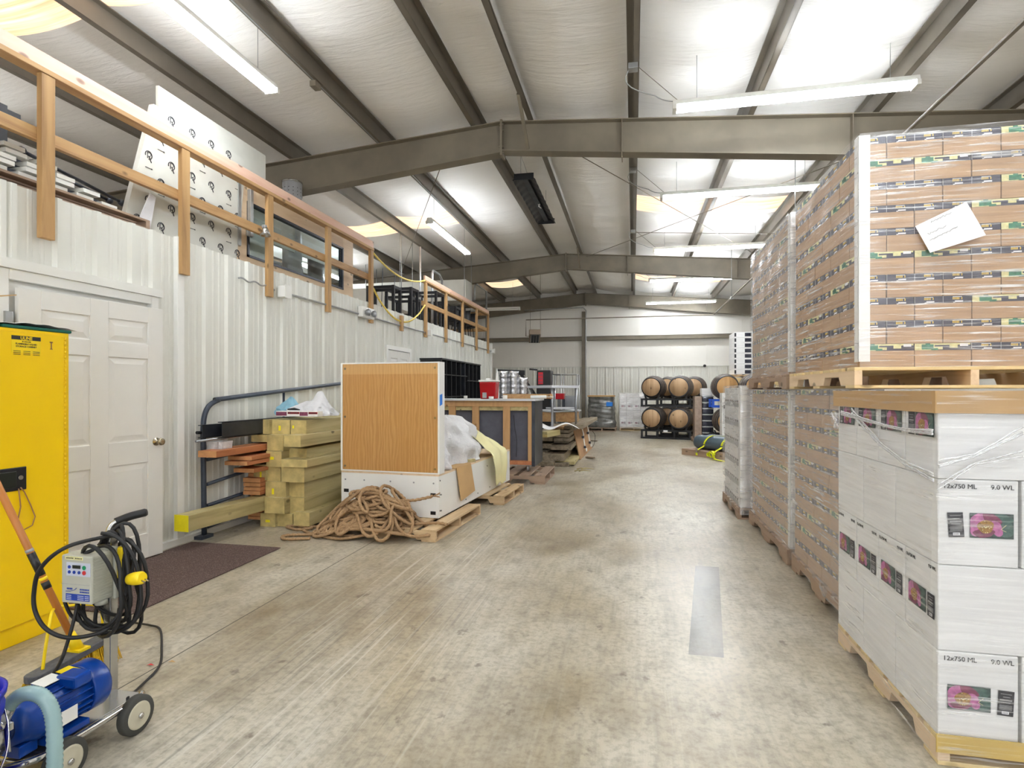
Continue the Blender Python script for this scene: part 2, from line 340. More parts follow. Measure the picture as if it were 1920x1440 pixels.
# ------------------------------------------------------------------ mesh builder
class MB:
    def __init__(s): s.v = []; s.f = []; s.mi = []; s.sm = []
    def add(s, vs, fs, mi=0, smooth=False, mat=None):
        o = len(s.v)
        for p in vs: s.v.append(tuple(mat @ Vector(p)) if mat else tuple(p))
        for f in fs: s.f.append(tuple(i+o for i in f)); s.mi.append(mi); s.sm.append(smooth)
        return s
    def box(s, x0, x1, y0, y1, z0, z1, mi=0, mat=None):
        if x0 > x1: x0, x1 = x1, x0
        if y0 > y1: y0, y1 = y1, y0
        if z0 > z1: z0, z1 = z1, z0
        vs = [(x0,y0,z0),(x1,y0,z0),(x1,y1,z0),(x0,y1,z0),(x0,y0,z1),(x1,y0,z1),(x1,y1,z1),(x0,y1,z1)]
        return s.add(vs, [(0,3,2,1),(4,5,6,7),(0,1,5,4),(1,2,6,5),(2,3,7,6),(3,0,4,7)], mi, False, mat)
    def cbox(s, cx, cy, cz, sx, sy, sz, mi=0, mat=None):
        return s.box(cx-sx/2, cx+sx/2, cy-sy/2, cy+sy/2, cz-sz/2, cz+sz/2, mi, mat)
    def quad(s, a, b, c, d, mi=0): return s.add([a,b,c,d], [(0,1,2,3)], mi)
    def prism(s, poly, lo, hi, axis=1, mi=0, mat=None):      # poly in the two other axes, extruded along axis
        n = len(poly); vs = []
        for h in (lo, hi):
            for a, b in poly:
                vs.append((h,a,b) if axis == 0 else (a,h,b) if axis == 1 else (a,b,h))
        fs = [tuple(range(n))[::-1], tuple(range(n, 2*n))] + [(i, (i+1)%n, n+(i+1)%n, n+i) for i in range(n)]
        return s.add(vs, fs, mi, False, mat)
    def beam(s, a, b, w, h, mi=0, up=(0,0,1)):               # rectangular bar from a to b
        a = Vector(a); b = Vector(b); d = (b-a).normalized(); u = Vector(up)
        if abs(d.dot(u)) > .98: u = Vector((0,1,0))
        x = d.cross(u).normalized(); z = x.cross(d).normalized()
        vs = [p + x*sx*w/2 + z*sz*h/2 for p in (a, b) for sx, sz in ((-1,-1),(1,-1),(1,1),(-1,1))]
        return s.add(vs, [(3,2,1,0),(4,5,6,7),(0,1,5,4),(1,2,6,5),(2,3,7,6),(3,0,4,7)], mi)
    def tube(s, pts, r, seg=10, mi=0, closed=False, caps=True, smooth=True, lobes=0, twist=0.0):
        P = [Vector(p) for p in pts]; n = len(P); rr = r if isinstance(r, (list, tuple)) else [r]*n
        T = []
        for i in range(n):
            a = P[(i-1) % n] if (closed or i) else P[0]; b = P[(i+1) % n] if (closed or i < n-1) else P[-1]
            d = b-a; T.append(d.normalized() if d.length > 1e-9 else Vector((0,0,1)))
        u = T[0].orthogonal().normalized(); vs = []; acc = 0
        for i in range(n):
            u = u - T[i]*u.dot(T[i]); u = u.normalized() if u.length > 1e-6 else T[i].orthogonal().normalized(); v = T[i].cross(u)
            if i: acc += (P[i]-P[i-1]).length
            for k in range(seg):
                ph = 2*PI*k/seg; q = rr[i]*(1+(.24*math.cos(lobes*ph-twist*acc) if lobes else 0))
                vs.append(P[i] + (u*math.cos(ph)+v*math.sin(ph))*q)
        fs = []
        for i in range(n if closed else n-1):
            j = (i+1) % n
            for k in range(seg): fs.append((i*seg+k, i*seg+(k+1)%seg, j*seg+(k+1)%seg, j*seg+k))
        s.add(vs, fs, mi, smooth)
        if caps and not closed:
            o = len(s.v)-n*seg
            s.f.append(tuple(o+k for k in range(seg))[::-1]); s.mi.append(mi); s.sm.append(False)
            s.f.append(tuple(o+(n-1)*seg+k for k in range(seg))); s.mi.append(mi); s.sm.append(False)
        return s
    def cyl(s, a, b, r, seg=16, mi=0, r2=None): return s.tube([a, b], [r, r if r2 is None else r2], seg, mi)
    def lathe(s, prof, seg=24, mi=0, axis='z', loc=(0,0,0), smooth=True, mat=None):  # prof: (radius, height)
        vs = []; n = len(prof)
        for r, h in prof:
            for k in range(seg):
                a = 2*PI*k/seg; x, y = r*math.cos(a), r*math.sin(a)
                p = (x, y, h) if axis == 'z' else (x, h, y) if axis == 'y' else (h, x, y)
                vs.append((p[0]+loc[0], p[1]+loc[1], p[2]+loc[2]))
        fs = [(i*seg+k, i*seg+(k+1)%seg, (i+1)*seg+(k+1)%seg, (i+1)*seg+k) for i in range(n-1) for k in range(seg)]
        fs.append(tuple(range(seg))[::-1]); fs.append(tuple((n-1)*seg+k for k in range(seg)))
        s.add(vs, fs[:-2], mi, smooth, mat); o = len(s.v)-n*seg
        for f in fs[-2:]: s.f.append(tuple(o+i for i in f)); s.mi.append(mi); s.sm.append(False)
        return s
    def grid(s, fn, nu, nv, mi=0, smooth=True):
        vs = [fn(i/nu, j/nv) for i in range(nu+1) for j in range(nv+1)]
        fs = [(i*(nv+1)+j, (i+1)*(nv+1)+j, (i+1)*(nv+1)+j+1, i*(nv+1)+j+1) for i in range(nu) for j in range(nv)]
        return s.add(vs, fs, mi, smooth)
    def mesh(s, name, mats):
        m = bpy.data.meshes.new(name); m.from_pydata([tuple(v) for v in s.v], [], s.f)
        for x in mats: m.materials.append(M[x] if isinstance(x, str) else x)
        m.polygons.foreach_set('material_index', s.mi); m.polygons.foreach_set('use_smooth', s.sm); m.update()
        b = bmesh.new(); b.from_mesh(m); bmesh.ops.recalc_face_normals(b, faces=b.faces); b.to_mesh(m); b.free()
        return m
def obj(name, mb, mats, parent=None, loc=None, rot=None, bevel=0, solid=0, sub=0):
    if isinstance(mats, str): mats = [mats]
    me = mb.mesh(name, mats) if isinstance(mb, MB) else mb
    o = bpy.data.objects.new(name, me); COL.objects.link(o)
    if parent: o.parent = parent
    if loc is not None: o.location = loc
    if rot is not None: o.rotation_euler = rot
    if solid:
        q = o.modifiers.new('solid', 'SOLIDIFY'); q.thickness = solid; q.offset = 0
    if bevel:
        q = o.modifiers.new('bevel', 'BEVEL'); q.width = bevel; q.segments = 2; q.limit_method = 'ANGLE'; q.angle_limit = R(40)
    if sub:
        q = o.modifiers.new('sub', 'SUBSURF'); q.levels = sub; q.render_levels = sub
    return o
def tag(o, label, cat, group=None, kind=None):
    if label: o['label'] = label
    if cat: o['category'] = cat
    if group: o['group'] = group
    if kind: o['kind'] = kind
    return o
def thing(name, label, cat, loc=(0,0,0), rz=0.0, group=None, rot=None):
    o = bpy.data.objects.new(name, None); COL.objects.link(o); o.empty_display_size = .1
    o.location = loc; o.rotation_euler = rot or (0, 0, rz)
    return tag(o, label, cat, group)
def struct(name, mb, mats, **k):
    o = obj(name, mb, mats, **k)
    if not k.get('parent'): o['kind'] = 'structure'
    return o
def dup(root, loc=None, rot=None, label=None, group=None):
    r = root.copy(); COL.objects.link(r)
    if loc is not None: r.location = loc
    if rot is not None: r.rotation_euler = rot
    if label: r['label'] = label
    if group: r['group'] = group
    for ch in list(root.children):
        c = ch.copy(); COL.objects.link(c); c.parent = r
        for g in ch.children:
            d = g.copy(); COL.objects.link(d); d.parent = c
    return r
ORD = ['bottom', 'second', 'third', 'fourth', 'fifth', 'sixth', 'seventh', 'eighth', 'ninth', 'tenth', 'eleventh', 'twelfth']
NTH = ['first', 'second', 'third', 'fourth', 'fifth', 'sixth', 'seventh', 'eighth', 'ninth', 'tenth', 'eleventh', 'twelfth']
_tc = {}
def text_mesh(txt, size, mat, depth=.0006, align='LEFT', bold=0.0):
    key = (txt, size, mat, align, bold)
    if key in _tc: return _tc[key]
    c = bpy.data.curves.new('lettering', 'FONT'); c.body = txt; c.size = size; c.extrude = depth; c.align_x = align; c.offset = bold
    c.resolution_u = 3
    o = bpy.data.objects.new('lettering', c); COL.objects.link(o)
    dg = bpy.context.evaluated_depsgraph_get(); me = bpy.data.meshes.new_from_object(o.evaluated_get(dg))
    bpy.data.objects.remove(o); bpy.data.curves.remove(c)
    me.materials.clear(); me.materials.append(M[mat]); _tc[key] = me
    return me
def text(name, txt, size, mat, parent, loc, rot, align='LEFT', bold=0.0):
    return obj(name, text_mesh(txt, size, mat, align=align, bold=bold), None, parent, loc, rot)
FACE_MY = (PI/2, 0, 0)          # lettering read from -Y (facing the camera)
FACE_MX = (PI/2, 0, -PI/2)      # lettering on a face that looks towards -X
FACE_PX = (PI/2, 0, PI/2)       # lettering on a face that looks towards +X
# ================================================================== THE HALL
XL, XR, Y0, Y1 = -10.0, 7.0, -6.0, 21.45
RIDGE = -1.74; ZR = 5.02
def roof_z(x): return ZR - .0775*abs(x-RIDGE)          # top of the rafters
PURX = [0, 1.385, 2.77, 4.155, 5.54, -1.37, -2.10, -3.48, -4.86, -6.24, -7.62, -9.0]
struct('floor', MB().box(XL, XR, Y0, Y1, -.15, 0), 'floor')

# ribbed sheet profile along a run: list of (distance, offset)
def rib_profile(L, pitch=.305, h=.027):
    pts = []; d = 0
    while d < L:
        for q, o in ((0, 0), (.02, h), (.055, h), (.075, 0), (.135, 0), (.145, .005), (.165, .005), (.175, 0), (.215, 0), (.225, .005), (.245, .005), (.255, 0)):
            if d+q <= L: pts.append((d+q, o))
        d += pitch
    pts.append((L, 0)); return pts
def ribbed(mb, start, dirv, nrm, L, z0, z1, mi=0, h=.027):
    pr = rib_profile(L, h=h); S0 = Vector(start); D = Vector(dirv); N = Vector(nrm); vs = []
    for d, o in pr:
        p = S0 + D*d + N*o
        vs += [(p.x, p.y, z0), (p.x, p.y, z1)]
    fs = [(2*i, 2*i+2, 2*i+3, 2*i+1) for i in range(len(pr)-1)]
    mb.add(vs, fs, mi)
WX = -4.03; WT = 2.755                 # mezzanine partition
D1a, D1b, D1t = 2.93, 4.05, 2.115      # first doorway
D2a, D2b, D2t = 8.80, 9.74, 2.08
m = MB()
for a, b, z0, z1 in ((Y0+.02, D1a, 0, WT), (D1a, D1b, D1t, WT), (D1b, D2a, 0, WT), (D2a, D2b, D2t, WT), (D2b, 15.87, 0, WT)):
    ribbed(m, (WX, a, 0), (0,1,0), (1,0,0), b-a, z0, z1)
    m.box(WX-.12, WX-.015, a, b, z0, z1-.02)
ribbed(m, (WX, 15.87, 0), (-1,0,0), (0,1,0), 5.9, 0, WT)
struct('wall_left', m, 'wall_rib')
struct('floor_upper', MB().box(XL+.02, WX-.125, Y0+.02, 15.85, WT-.18, WT-.06), 'mezz')
struct('wall_far_left', MB().box(XL-.15, XL, Y0, Y1, 0, 5.3), 'insul_wall')
struct('wall_right', MB().box(XR, XR+.15, Y0, Y1, 0, 5.3), 'insul_wall')
# near end wall with an opening added behind the viewpoint to let fill daylight in
struct('wall_front', MB().box(XL, -3.4, Y0-.15, Y0, 0, 5.6).box(5.6, XR, Y0-.15, Y0, 0, 5.6).box(-3.4, 5.6, Y0-.15, Y0, 4.3, 5.6), 'insul_wall')
struct('trim_10', MB().box(-3.5, -3.38, Y0, Y0+.05, 0, 4.35).box(5.58, 5.7, Y0, Y0+.05, 0, 4.35).box(-3.5, 5.7, Y0, Y0+.05, 4.28, 4.4), 'steel')  # steel surround of the added opening
pd = bpy.data.lights.new('added_opening_portal', 'AREA'); pd.shape = 'RECTANGLE'; pd.size = 9; pd.size_y = 4.3; pd.cycles.is_portal = True  # portal guiding the fill daylight through the added opening
po = bpy.data.objects.new('added_opening_portal', pd); COL.objects.link(po); po.location = (1.1, Y0-.1, 2.15); po.rotation_euler = (PI/2, 0, PI)
# end wall: insulated above, ribbed wainscot below
m = MB().box(XL, XR, Y1, Y1+.15, 0, 5.6)
for x in [XL+.6+1.2*k for k in range(14)]:                 # seams of the blanket
    m.box(x-.012, x+.012, Y1-.012, Y1, 2.3, 4.9)
struct('wall_back', m, 'insul_wall')
m = MB(); ribbed(m, (XR-.02, Y1-.04, 0), (-1,0,0), (0,-1,0), XR-XL-.04, 0, 2.27)
m.box(XL, XR, Y1-.075, Y1-.03, 2.27, 2.30)
struct('trim_1', m, 'wall_rib')
# sagging blanket ceiling
def ceiling():
    xs = sorted(PURX + [XL, XR]); mb = MB()
    for a, b in zip(xs[:-1], xs[1:]):
        nu = 10; nv = 150
        def fn(u, v, a=a, b=b):
            x = a+(b-a)*u; y = Y0+(Y1-Y0)*v
            sag = 4*u*(1-u)*min(.075, .07*(b-a))
            fold = .018*math.sin(y*2.1+x*.4)*4*u*(1-u) + .05*4*u*(1-u)*max(0, math.cos((y-.9)*2*PI/1.5))**10
            return (x, y, roof_z(x)+.215-sag-fold+.03)
        mb.grid(fn, nu, nv)
    return mb
SKY = [(3.45, 4.45), (11.0, 11.95), (18.35, 19.2)]
mb = ceiling(); cm = mb.mesh('ceiling', ['insul', 'skylight'])
# skylight bays: faces inside them carry the translucent sheet
for p in cm.polygons:
    c = p.center
    for a, b in SKY:
        if a < c.y < b and (0 < c.x < 2.77 or (-6.24 if a < 18 else -4.86) < c.x < -3.48): p.material_index = 1
o = bpy.data.objects.new('ceiling', cm); COL.objects.link(o); o['kind'] = 'structure'
struct('trim_2', MB().box(XL-.15, XR+.15, Y0-.15, Y1+.15, 5.35, 5.4), 'insul')     # roof deck above the blanket

# rafters of three frames: tapered I sections
def rafter(Yf, lab):
    t = thing('roof_frame_beam', lab, 'beam', (RIDGE, Yf, 0))
    def half(sgn, L, d0, d1):
        mb = MB(); n = 1
        z = lambda x: roof_z(RIDGE+sgn*x)
        top = [(0, z(0)), (sgn*L, z(L))]; bot = [(0, z(0)-d0), (sgn*L, z(L)-d1)]
        mb.prism([top[0], top[1], bot[1], bot[0]], -.005, .005, 1)
        for (p, q, s) in ((top[0], top[1], -1), (bot[0], bot[1], 1)):
            mb.prism([p, q, (q[0], q[1]+s*.012), (p[0], p[1]+s*.012)], -.095, .095, 1)
        return mb
    obj('rafter', half(-1, RIDGE-XL, .42, .62), 'steel', t)
    obj('rafter', half(1, XR-RIDGE, .40, .60), 'steel', t)
    mb = MB().box(-.014, .014, -.1, .1, roof_z(RIDGE)-.46, roof_z(RIDGE)+.02)
    for z in (.02, .10, .32, .40):
        for y in (-.07, .07): mb.cyl((-.03, y, ZR-z-.02), (.03, y, ZR-z-.02), .014, 8)
    obj('splice_plate', mb, 'steel', t)
    for x in (1.6, 4.3):
        obj('stiffener', MB().box(x-.005, x+.005, -.09, .09, roof_z(RIDGE+x)-.5, roof_z(RIDGE+x)-.012), 'steel', t)
    return t
rafter(7.51, 'nearest tapered steel roof beam crossing the hall below the purlins')
rafter(15.02, 'second tapered steel roof beam, crossing behind the dead light fixture')
rafter(21.2, 'farthest steel roof beam, against the end wall')
# eave braces at the first two frames
for Yf, wd in ((7.51, 'nearest'), (15.02, 'second')):
    a = Vector((-1.37, Yf-.75, roof_z(-1.37)+.02)); b = Vector((-1.37, Yf-.1, roof_z(-1.37)-.38))
    tag(obj('flange_brace', MB().beam(a, b, .04, .04), 'steel'), f'short diagonal brace from purlin to {wd} roof beam near the ridge', 'brace')
# purlins (Z sections)
names = {0: 'straight above the aisle', 1.385: 'first to the right of the one above the aisle', 2.77: 'second to the right of the one above the aisle',
         4.155: 'third to the right of the one above the aisle', 5.54: 'fourth to the right of the one above the aisle', -1.37: 'just right of the ridge',
         -2.10: 'just left of the ridge', -3.48: 'second left of the ridge, carrying conduit', -4.86: 'third left of the ridge, above the wooden railing',
         -6.24: 'fourth left of the ridge', -7.62: 'fifth left of the ridge', -9.0: 'sixth left of the ridge'}
for x in PURX:
    z = roof_z(x); s = 1 if x > RIDGE else -1
    mb = MB().box(x-.004, x+.004, Y0+.03, Y1-.03, z, z+.2).box(x, x+s*.065, Y0+.03, Y1-.03, z, z+.006).box(x, x-s*.065, Y0+.03, Y1-.03, z+.19, z+.2)
    mb.box(x+s*.065, x+s*.061, Y0+.03, Y1-.03, z, z+.022)
    tag(obj('roof_purlin', mb, 'purlin'), 'long steel roof purlin '+names[x], 'purlin', 'roof purlins')
# girt and column on the end wall
tag(obj('wall_girt', MB().box(XL+.2, XR-.2, Y1-.2, Y1-.012, 3.40, 3.42).box(XL+.2, XR-.2, Y1-.2, Y1-.19, 3.28, 3.42).box(XL+.2, XR-.2, Y1-.08, Y1-.012, 3.28, 3.29), 'steel'),
    'horizontal steel girt across the end wall above the pallets', 'girt')
cx = on_y(1094, 700, Y1-.15).x
mb = MB().box(cx-.06, cx+.06, Y1-.215, Y1-.205, 0, 4.35).box(cx-.06, cx+.06, Y1-.09, Y1-.08, 0, 4.35).box(cx-.005, cx+.005, Y1-.21, Y1-.085, 0, 4.35)
tag(obj('wall_column', mb, 'steel'), 'slim steel column standing against the end wall', 'column')

# ---- doorway 1: frame and an ajar six panel leaf
m = MB(); fx = WX+.035
m.box(WX-.13, fx, D1a-.075, D1a, 0, D1t+.07).box(WX-.13, fx, D1b, D1b+.075, 0, D1t+.07).box(WX-.13, fx, D1a, D1b, D1t, D1t+.07)
m.box(WX-.13, WX-.012, D1a, D1b, 0, D1t, 0)
struct('trim_3', m, 'trim_white', bevel=.004)
def panel_door(name, W, H):
    root = bpy.data.objects.new(name, None); COL.objects.link(root); root['kind'] = 'structure'
    mb = MB(); f = lambda a, b, c, d: mb.box(a, b, -.02, .02, c, d)
    st = .115*W/.9; mid = W/2; T = .02
    xs = [(st, mid-st*.5), (mid+st*.5, W-st)]
    zs = [(.20, .78), (.96, 1.62), (1.74, H-.13)]
    # core thinner behind the panels, stiles and rails full thickness
    mb.box(st, W-st, -.009, .009, .1, H-.1)
    mb.box(0, st, -T, T, .0, H).box(W-st, W, -T, T, 0, H).box(mid-st*.5, mid+st*.5, -T, T, 0, H)
    for a, b in xs:
        for c, d in ((0, zs[0][0]), (zs[0][1], zs[1][0]), (zs[1][1], zs[2][0]), (zs[2][1], H)): mb.box(a, b, -T, T, c, d)
        for c, d in zs:
            for sg in (-1, 1):
                i = .035
                v = [(a+i*.3, sg*.009, c+i*.3), (b-i*.3, sg*.009, c+i*.3), (b-i*.3, sg*.009, d-i*.3), (a+i*.3, sg*.009, d-i*.3),
                     (a+i*1.4, sg*.017, c+i*1.4), (b-i*1.4, sg*.017, c+i*1.4), (b-i*1.4, sg*.017, d-i*1.4), (a+i*1.4, sg*.017, d-i*1.4)]
                mb.add(v, [(0,1,5,4),(1,2,6,5),(2,3,7,6),(3,0,4,7),(4,5,6,7)])
    obj('leaf', mb, 'door_white', root, bevel=.003)
    for sg in (-1, 1):
        k = MB().lathe([(.033, 0), (.033, .006), (.012, .012), (.012, .03), (.024, .04), (.031, .052), (.028, .066), (.012, .072)], 20, axis='y')
        if sg < 0: k.v = [(x, -y, z) for x, y, z in k.v]
        k.v = [(x+W-.065, y+sg*.02, z+.94) for x, y, z in k.v]
        obj('door_knob', k, 'brass', root)
    return root
H1 = 2.045
d = panel_door('door_1', 1.075, H1); d.location = (WX+.05, D1a+.035, .02); 
leafdir = math.atan2(D1a+.035-4.03, -(-3.87-(WX+.05))); d.rotation_euler = (0, 0, math.atan2(4.04-(D1a+.035), -3.885-(WX+.05)))
hg = MB()
for z in (.25, 1.05, 1.80): hg.cyl((WX+.045, D1a+.012, z), (WX+.045, D1a+.012, z+.1), .009, 10).box(WX+.03, WX+.052, D1a-.035, D1a+.012, z, z+.1)
struct('trim_4', hg, 'galv')
# ---- doorway 2, closed
m = MB(); m.box(WX-.05, fx, D2a-.07, D2a, 0, D2t+.07).box(WX-.05, fx, D2b, D2b+.07, 0, D2t+.07).box(WX-.05, fx, D2a, D2b, D2t, D2t+.07)
struct('trim_5', m, 'trim_white')
d = panel_door('door_2', D2b-D2a-.01, D2t-.02); d.location = (WX-.0, D2a+.005, .01); d.rotation_euler = (0, 0, PI/2)
struct('trim_6', MB().box(WX, WX+.045, 4.32, 4.40, 0, WT+.01), 'trim_white', bevel=.003)          # vertical corner flashing
struct('trim_7', MB().box(WX, WX+.055, D1a-.1, D1b+.1, D1t+.07, D1t+.135), 'white_metal')         # drip flashing
struct('baseboard_left', MB().box(WX, WX+.05, 4.05+.08, 15.8, 0, .055).box(WX, WX+.05, Y0+.1, D1a-.08, 0, .055), 'trim_white')
struct('trim_8', MB().box(WX-.02, WX+.04, 15.83, 15.9, 0, WT), 'trim_white')

# ================================================================== LIGHTS
def fixture(label, p0, p1, lit=True, group='strip lights over the aisle', both=False):
    p0 = Vector(p0); p1 = Vector(p1); L = (p1-p0).length; d = (p1-p0).normalized()
    t = thing('strip_light', label, 'light', (p0+p1)/2, math.atan2(d.y, d.x), group)
    ra = -math.asin(d.z) if abs(d.z) > 1e-4 else 0
    mb = MB().prism([(-.056, .030), (.056, .030), (.04, .085), (-.04, .085)], -L/2, L/2, 0)
    obj('housing', mb, 'white_metal', t, bevel=.002)
    for y in (-.048, .048):
        obj('tube', MB().cyl((-L/2+.04, y, 0), (L/2-.04, y, 0), .019, 12), ('tube_b' if 12 < p0.y < 20 else 'tube_l' if -4 < p0.x < -3 else 'tube') if lit else 'white_metal', t)
    for s in (-1, 1): obj('end_cap', MB().box(s*(L/2-.04), s*L/2, -.070, .070, -.022, .03), 'white_metal', t)
    for s in (-1, 1):
        x = s*(L/2-.25); q = (p0+p1)/2 + d*x; top = roof_z(q.x)+.2-q.z
        obj('hanger', MB().tube([(x, 0, .085), (x, 0, top)], .003, 6), 'galv', t)
    return t
ZL = CAMH+3.05
LX0 = .42; LX1 = 2.78
for y, l in ((6.36, 'nearest lit strip light across the aisle, before the first roof beam'), (9.25, 'lit strip light across the aisle, second from the camera'),
             (12.75, 'lit strip light across the aisle, third, just before the second roof beam'), (16.2, 'lit strip light across the aisle, fourth, behind the second roof beam'),
             (20.35, 'lit strip light across the aisle, farthest, by the end wall'), (2.5, 'lit strip light across the aisle overhead, above the frame'),
             (-.2, 'lit strip light across the aisle behind the viewpoint'), (-3.4, 'lit strip light at the near end of the hall')):
    fixture(l, (LX0, y, ZL), (LX1, y, ZL))
for a, b, l in ((2.75, 5.15, 'lit strip light running lengthwise above the door, nearest on the left'), (9.67, 12.1, 'lit strip light running lengthwise above the railing gap, far left'),
                (-1.6, .8, 'lit strip light running lengthwise, behind the viewpoint on the left')):
    fixture(l, (-3.6, a, ZL), (-3.6, b, ZL), group='strip lights over the partition')
for a, l in ((2.4, 'nearer'), (11.5, 'farther')):  # extra fixtures, added to brighten the mezzanine ceiling
    fixture(f'added fill strip light high over the mezzanine, {l} one', (-7.6, a, roof_z(-7.6)-.22), (-7.6, a+2.35, roof_z(-7.6)-.22), group='fill lights added over the mezzanine')
p = on_y(975, 580, 18.6)
fixture('unlit strip light at the far left, below the last roof beam', (p.x-2.3, 18.6, p.z), (p.x, 18.6, p.z), lit=False, group='unlit strip lights')
# dead fixture with an open dark reflector
p0 = Vector((-1.60, 8.3, CAMH+3.2)); p1 = Vector((-1.60, 10.6, CAMH+3.2))
t = thing('dead_light_fixture', 'dark unlit reflector fixture hanging near the ridge, with loose wires', 'light', (p0+p1)/2)
L = 2.3
mb = MB(); mb.grid(lambda u, v: (-.17+.34*u, -L/2+L*v, .05-.09*abs(2*u-1)**1.6 + .006*math.sin(v*60)*abs(2*u-1)), 10, 40)
obj('reflector', mb, 'black_metal', t, solid=.006)
obj('ballast_cover', MB().box(-.04, .04, -L/2+.02, L/2-.02, -.0, .03), 'dark_steel', t, bevel=.003)
for s in (-1, 1): obj('end_plate', MB().box(-.15, .15, s*L/2, s*(L/2-.02), -.04, .055), 'black_metal', t)
obj('wire', MB().tube([(0.0, .1, .02), (.03, .16, -.04), (.06, .12, -.07), (.02, .08, -.05), (.05, .05, -.02)], .006, 6), 'trim_white', t)
for a, b in (((-.05, -L/2+.05, .05), (-.03, -L/2-.1, .57)), ((.05, -L/2+.05, .05), (-.1, -L/2-.3, .57)), ((0, L/2-.1, .05), (0, L/2-.1, .57))):
    obj('hanger', MB().tube([a, b], .004, 6), 'galv', t)
# fixture leads, junction boxes on the purlin above the aisle
for i, y in enumerate((6.36, 9.25, 12.75, 16.2)):
    zb = roof_z(0)+.02; wd = ['nearest', 'second', 'third', 'fourth'][i]
    b = Vector((.0, y-.15, zb-.02))
    tag(obj('junction_box', MB().box(b.x-.05, b.x+.05, b.y-.05, b.y+.05, b.z-.06, b.z), 'galv', bevel=.004), f'small square junction box on the purlin beside the {wd} strip light', 'electrical box', 'junction boxes on the purlin')
    e = Vector((LX0+.05, y, ZL+.08)); pts = []
    for k in range(15):
        u = k/14; q = b.lerp(e, u); q.z -= .16*math.sin(PI*u)*(1-.3*u) ; q.x -= .22*math.sin(PI*min(1, u*2))*(1-u); pts.append(q)
    tag(obj('power_lead', MB().tube(pts, .006, 6), 'galv'), f'looping grey lead from the junction box to the {wd} strip light', 'cable', 'leads of the aisle strip lights')
    tag(obj('support_chain', MB().tube([(.02, y-.12, zb), (LX0+.06, y, ZL+.09)], .0035, 6), 'steel'), f'thin chain holding the left end of the {wd} strip light', 'chain', 'chains of the aisle strip lights')
# ================================================================== PALLETS
def pallet(label, x0, y0, L, W, H=.12, along='x', kind='pallet', new=False, z=0, rz=0, group='wooden pallets', nd=7, origin=None, boards=True):
    """boards run along `along`; stringers run across them. L = size in x, W = size in y, corner (x0, y0)."""
    bx, by = ('newpal_x', 'newpal_y') if new == 1 else ('oldpal_x', 'oldpal_y') if new == 2 else ('pallet_x', 'pallet_y')
    t = thing('pallet', label, 'pallet', (x0, y0, z), rz, group)
    tb = .018; A, B = (L, W) if along == 'x' else (W, L)        # A: board length, B: direction the boards repeat
    def put(nm, a0, a1, b0, b1, c0, c1, m, mb=None):
        q = MB().box(a0, a1, b0, b1, c0, c1) if along == 'x' else MB().box(b0, b1, a0, a1, c0, c1)
        return obj(nm, q, m, t, bevel=.002)
    mt, ms = (bx, by) if along == 'x' else (by, bx)
    bw = B/nd*.72
    for i in range(nd):
        b = (B-bw)*i/(nd-1); put('deck_board', 0, A, b, b+bw, H-tb, H, mt)
    for i in range(3):
        b = (B-bw)*i/2; put('bottom_board', 0, A, b, b+bw, 0, tb*.9, mt)
    for i in range(3):
        a = (A-.04)*i/2; zb, zt = tb*.9, H-tb
        n = B; no = .05 if H > .1 else .03
        pr = [(0, zb), (n*.16, zb), (n*.185, zb+no), (n*.37, zb+no), (n*.395, zb), (n*.605, zb), (n*.63, zb+no), (n*.815, zb+no), (n*.84, zb), (n, zb), (n, zt), (0, zt)]
        mb = MB()
        if along == 'x': mb.prism(pr, a, a+.04, 0)
        else:
            mb.prism(pr, a, a+.04, 1)
        obj('stringer', mb, ms, t, bevel=.002)
    return t

# ================================================================== WHITE WINE CARTONS (nearest stack on the right)
PHX = 1.10; PHY = 2.37
pallet('wooden pallet under the white picture-label cartons, nearest on the right', PHX-.0, PHY, 1.24, 1.04, .105, 'x', new=1, z=0)
def flower(mb, w, h, k=0):                   # a pink blossom photograph, flat in the xz plane, facing -Y; materials 0 dark,1 pink,2 plum,3 stamen,4 green,5 paper
    mb.box(0, w, -.0006, 0, 0, h, 0)
    rnd = random.Random(5+k)
    def blob(cx, cz, rx, rz, a, mi, y):
        n = 18; pts = []
        for i in range(n):
            ph = 2*PI*i/n; x = math.cos(ph)*rx*(1+.12*math.sin(3*ph+k)); z = math.sin(ph)*rz
            X = cx+x*math.cos(a)-z*math.sin(a); Z = cz+x*math.sin(a)+z*math.cos(a)
            pts.append((min(w-.001, max(.001, X)), y, min(h-.001, max(.001, Z))))
        mb.add(pts, [tuple(range(n))], mi)
    blob(w*.82, h*.35, w*.2, h*.3, .4, 4, -.0008); blob(w*.78, h*.8, w*.22, h*.18, -.3, 4, -.0009)
    blob(w*.22, h*.75, w*.26, h*.24, .5, 1, -.0010); blob(w*.5, h*.78, w*.24, h*.2, -.5, 2, -.0011); blob(w*.16, h*.35, w*.2, h*.3, 0, 1, -.0012)
    blob(w*.6, h*.4, w*.14, h*.34, .5, 1, -.0013); blob(w*.32, h*.2, w*.25, h*.18, .1, 2, -.0014)
    blob(w*.36, h*.46, w*.19, h*.27, .2, 3, -.0016)
    for i in range(14):
        ph = rnd.uniform(0, 6.3); rr = rnd.uniform(0, .14); blob(w*.36+rr*w*math.cos(ph), h*.46+rr*w*math.sin(ph)*1.2, w*.012, w*.012, 0, 6, -.0018)
    mb.add([(w*.70, -.002, h*.38), (w*.82, -.002, h*.56), (w*.83, -.002, h*.55), (w*.715, -.002, h*.38)], [(0,1,2,3)], 5)
    mb.add([(w*.70, -.002, h*.38), (w*.82, -.002, h*.28), (w*.825, -.002, h*.29), (w*.715, -.002, h*.385)], [(0,1,2,3)], 5)
_fm = flower(MB(), 1, 1) if False else None
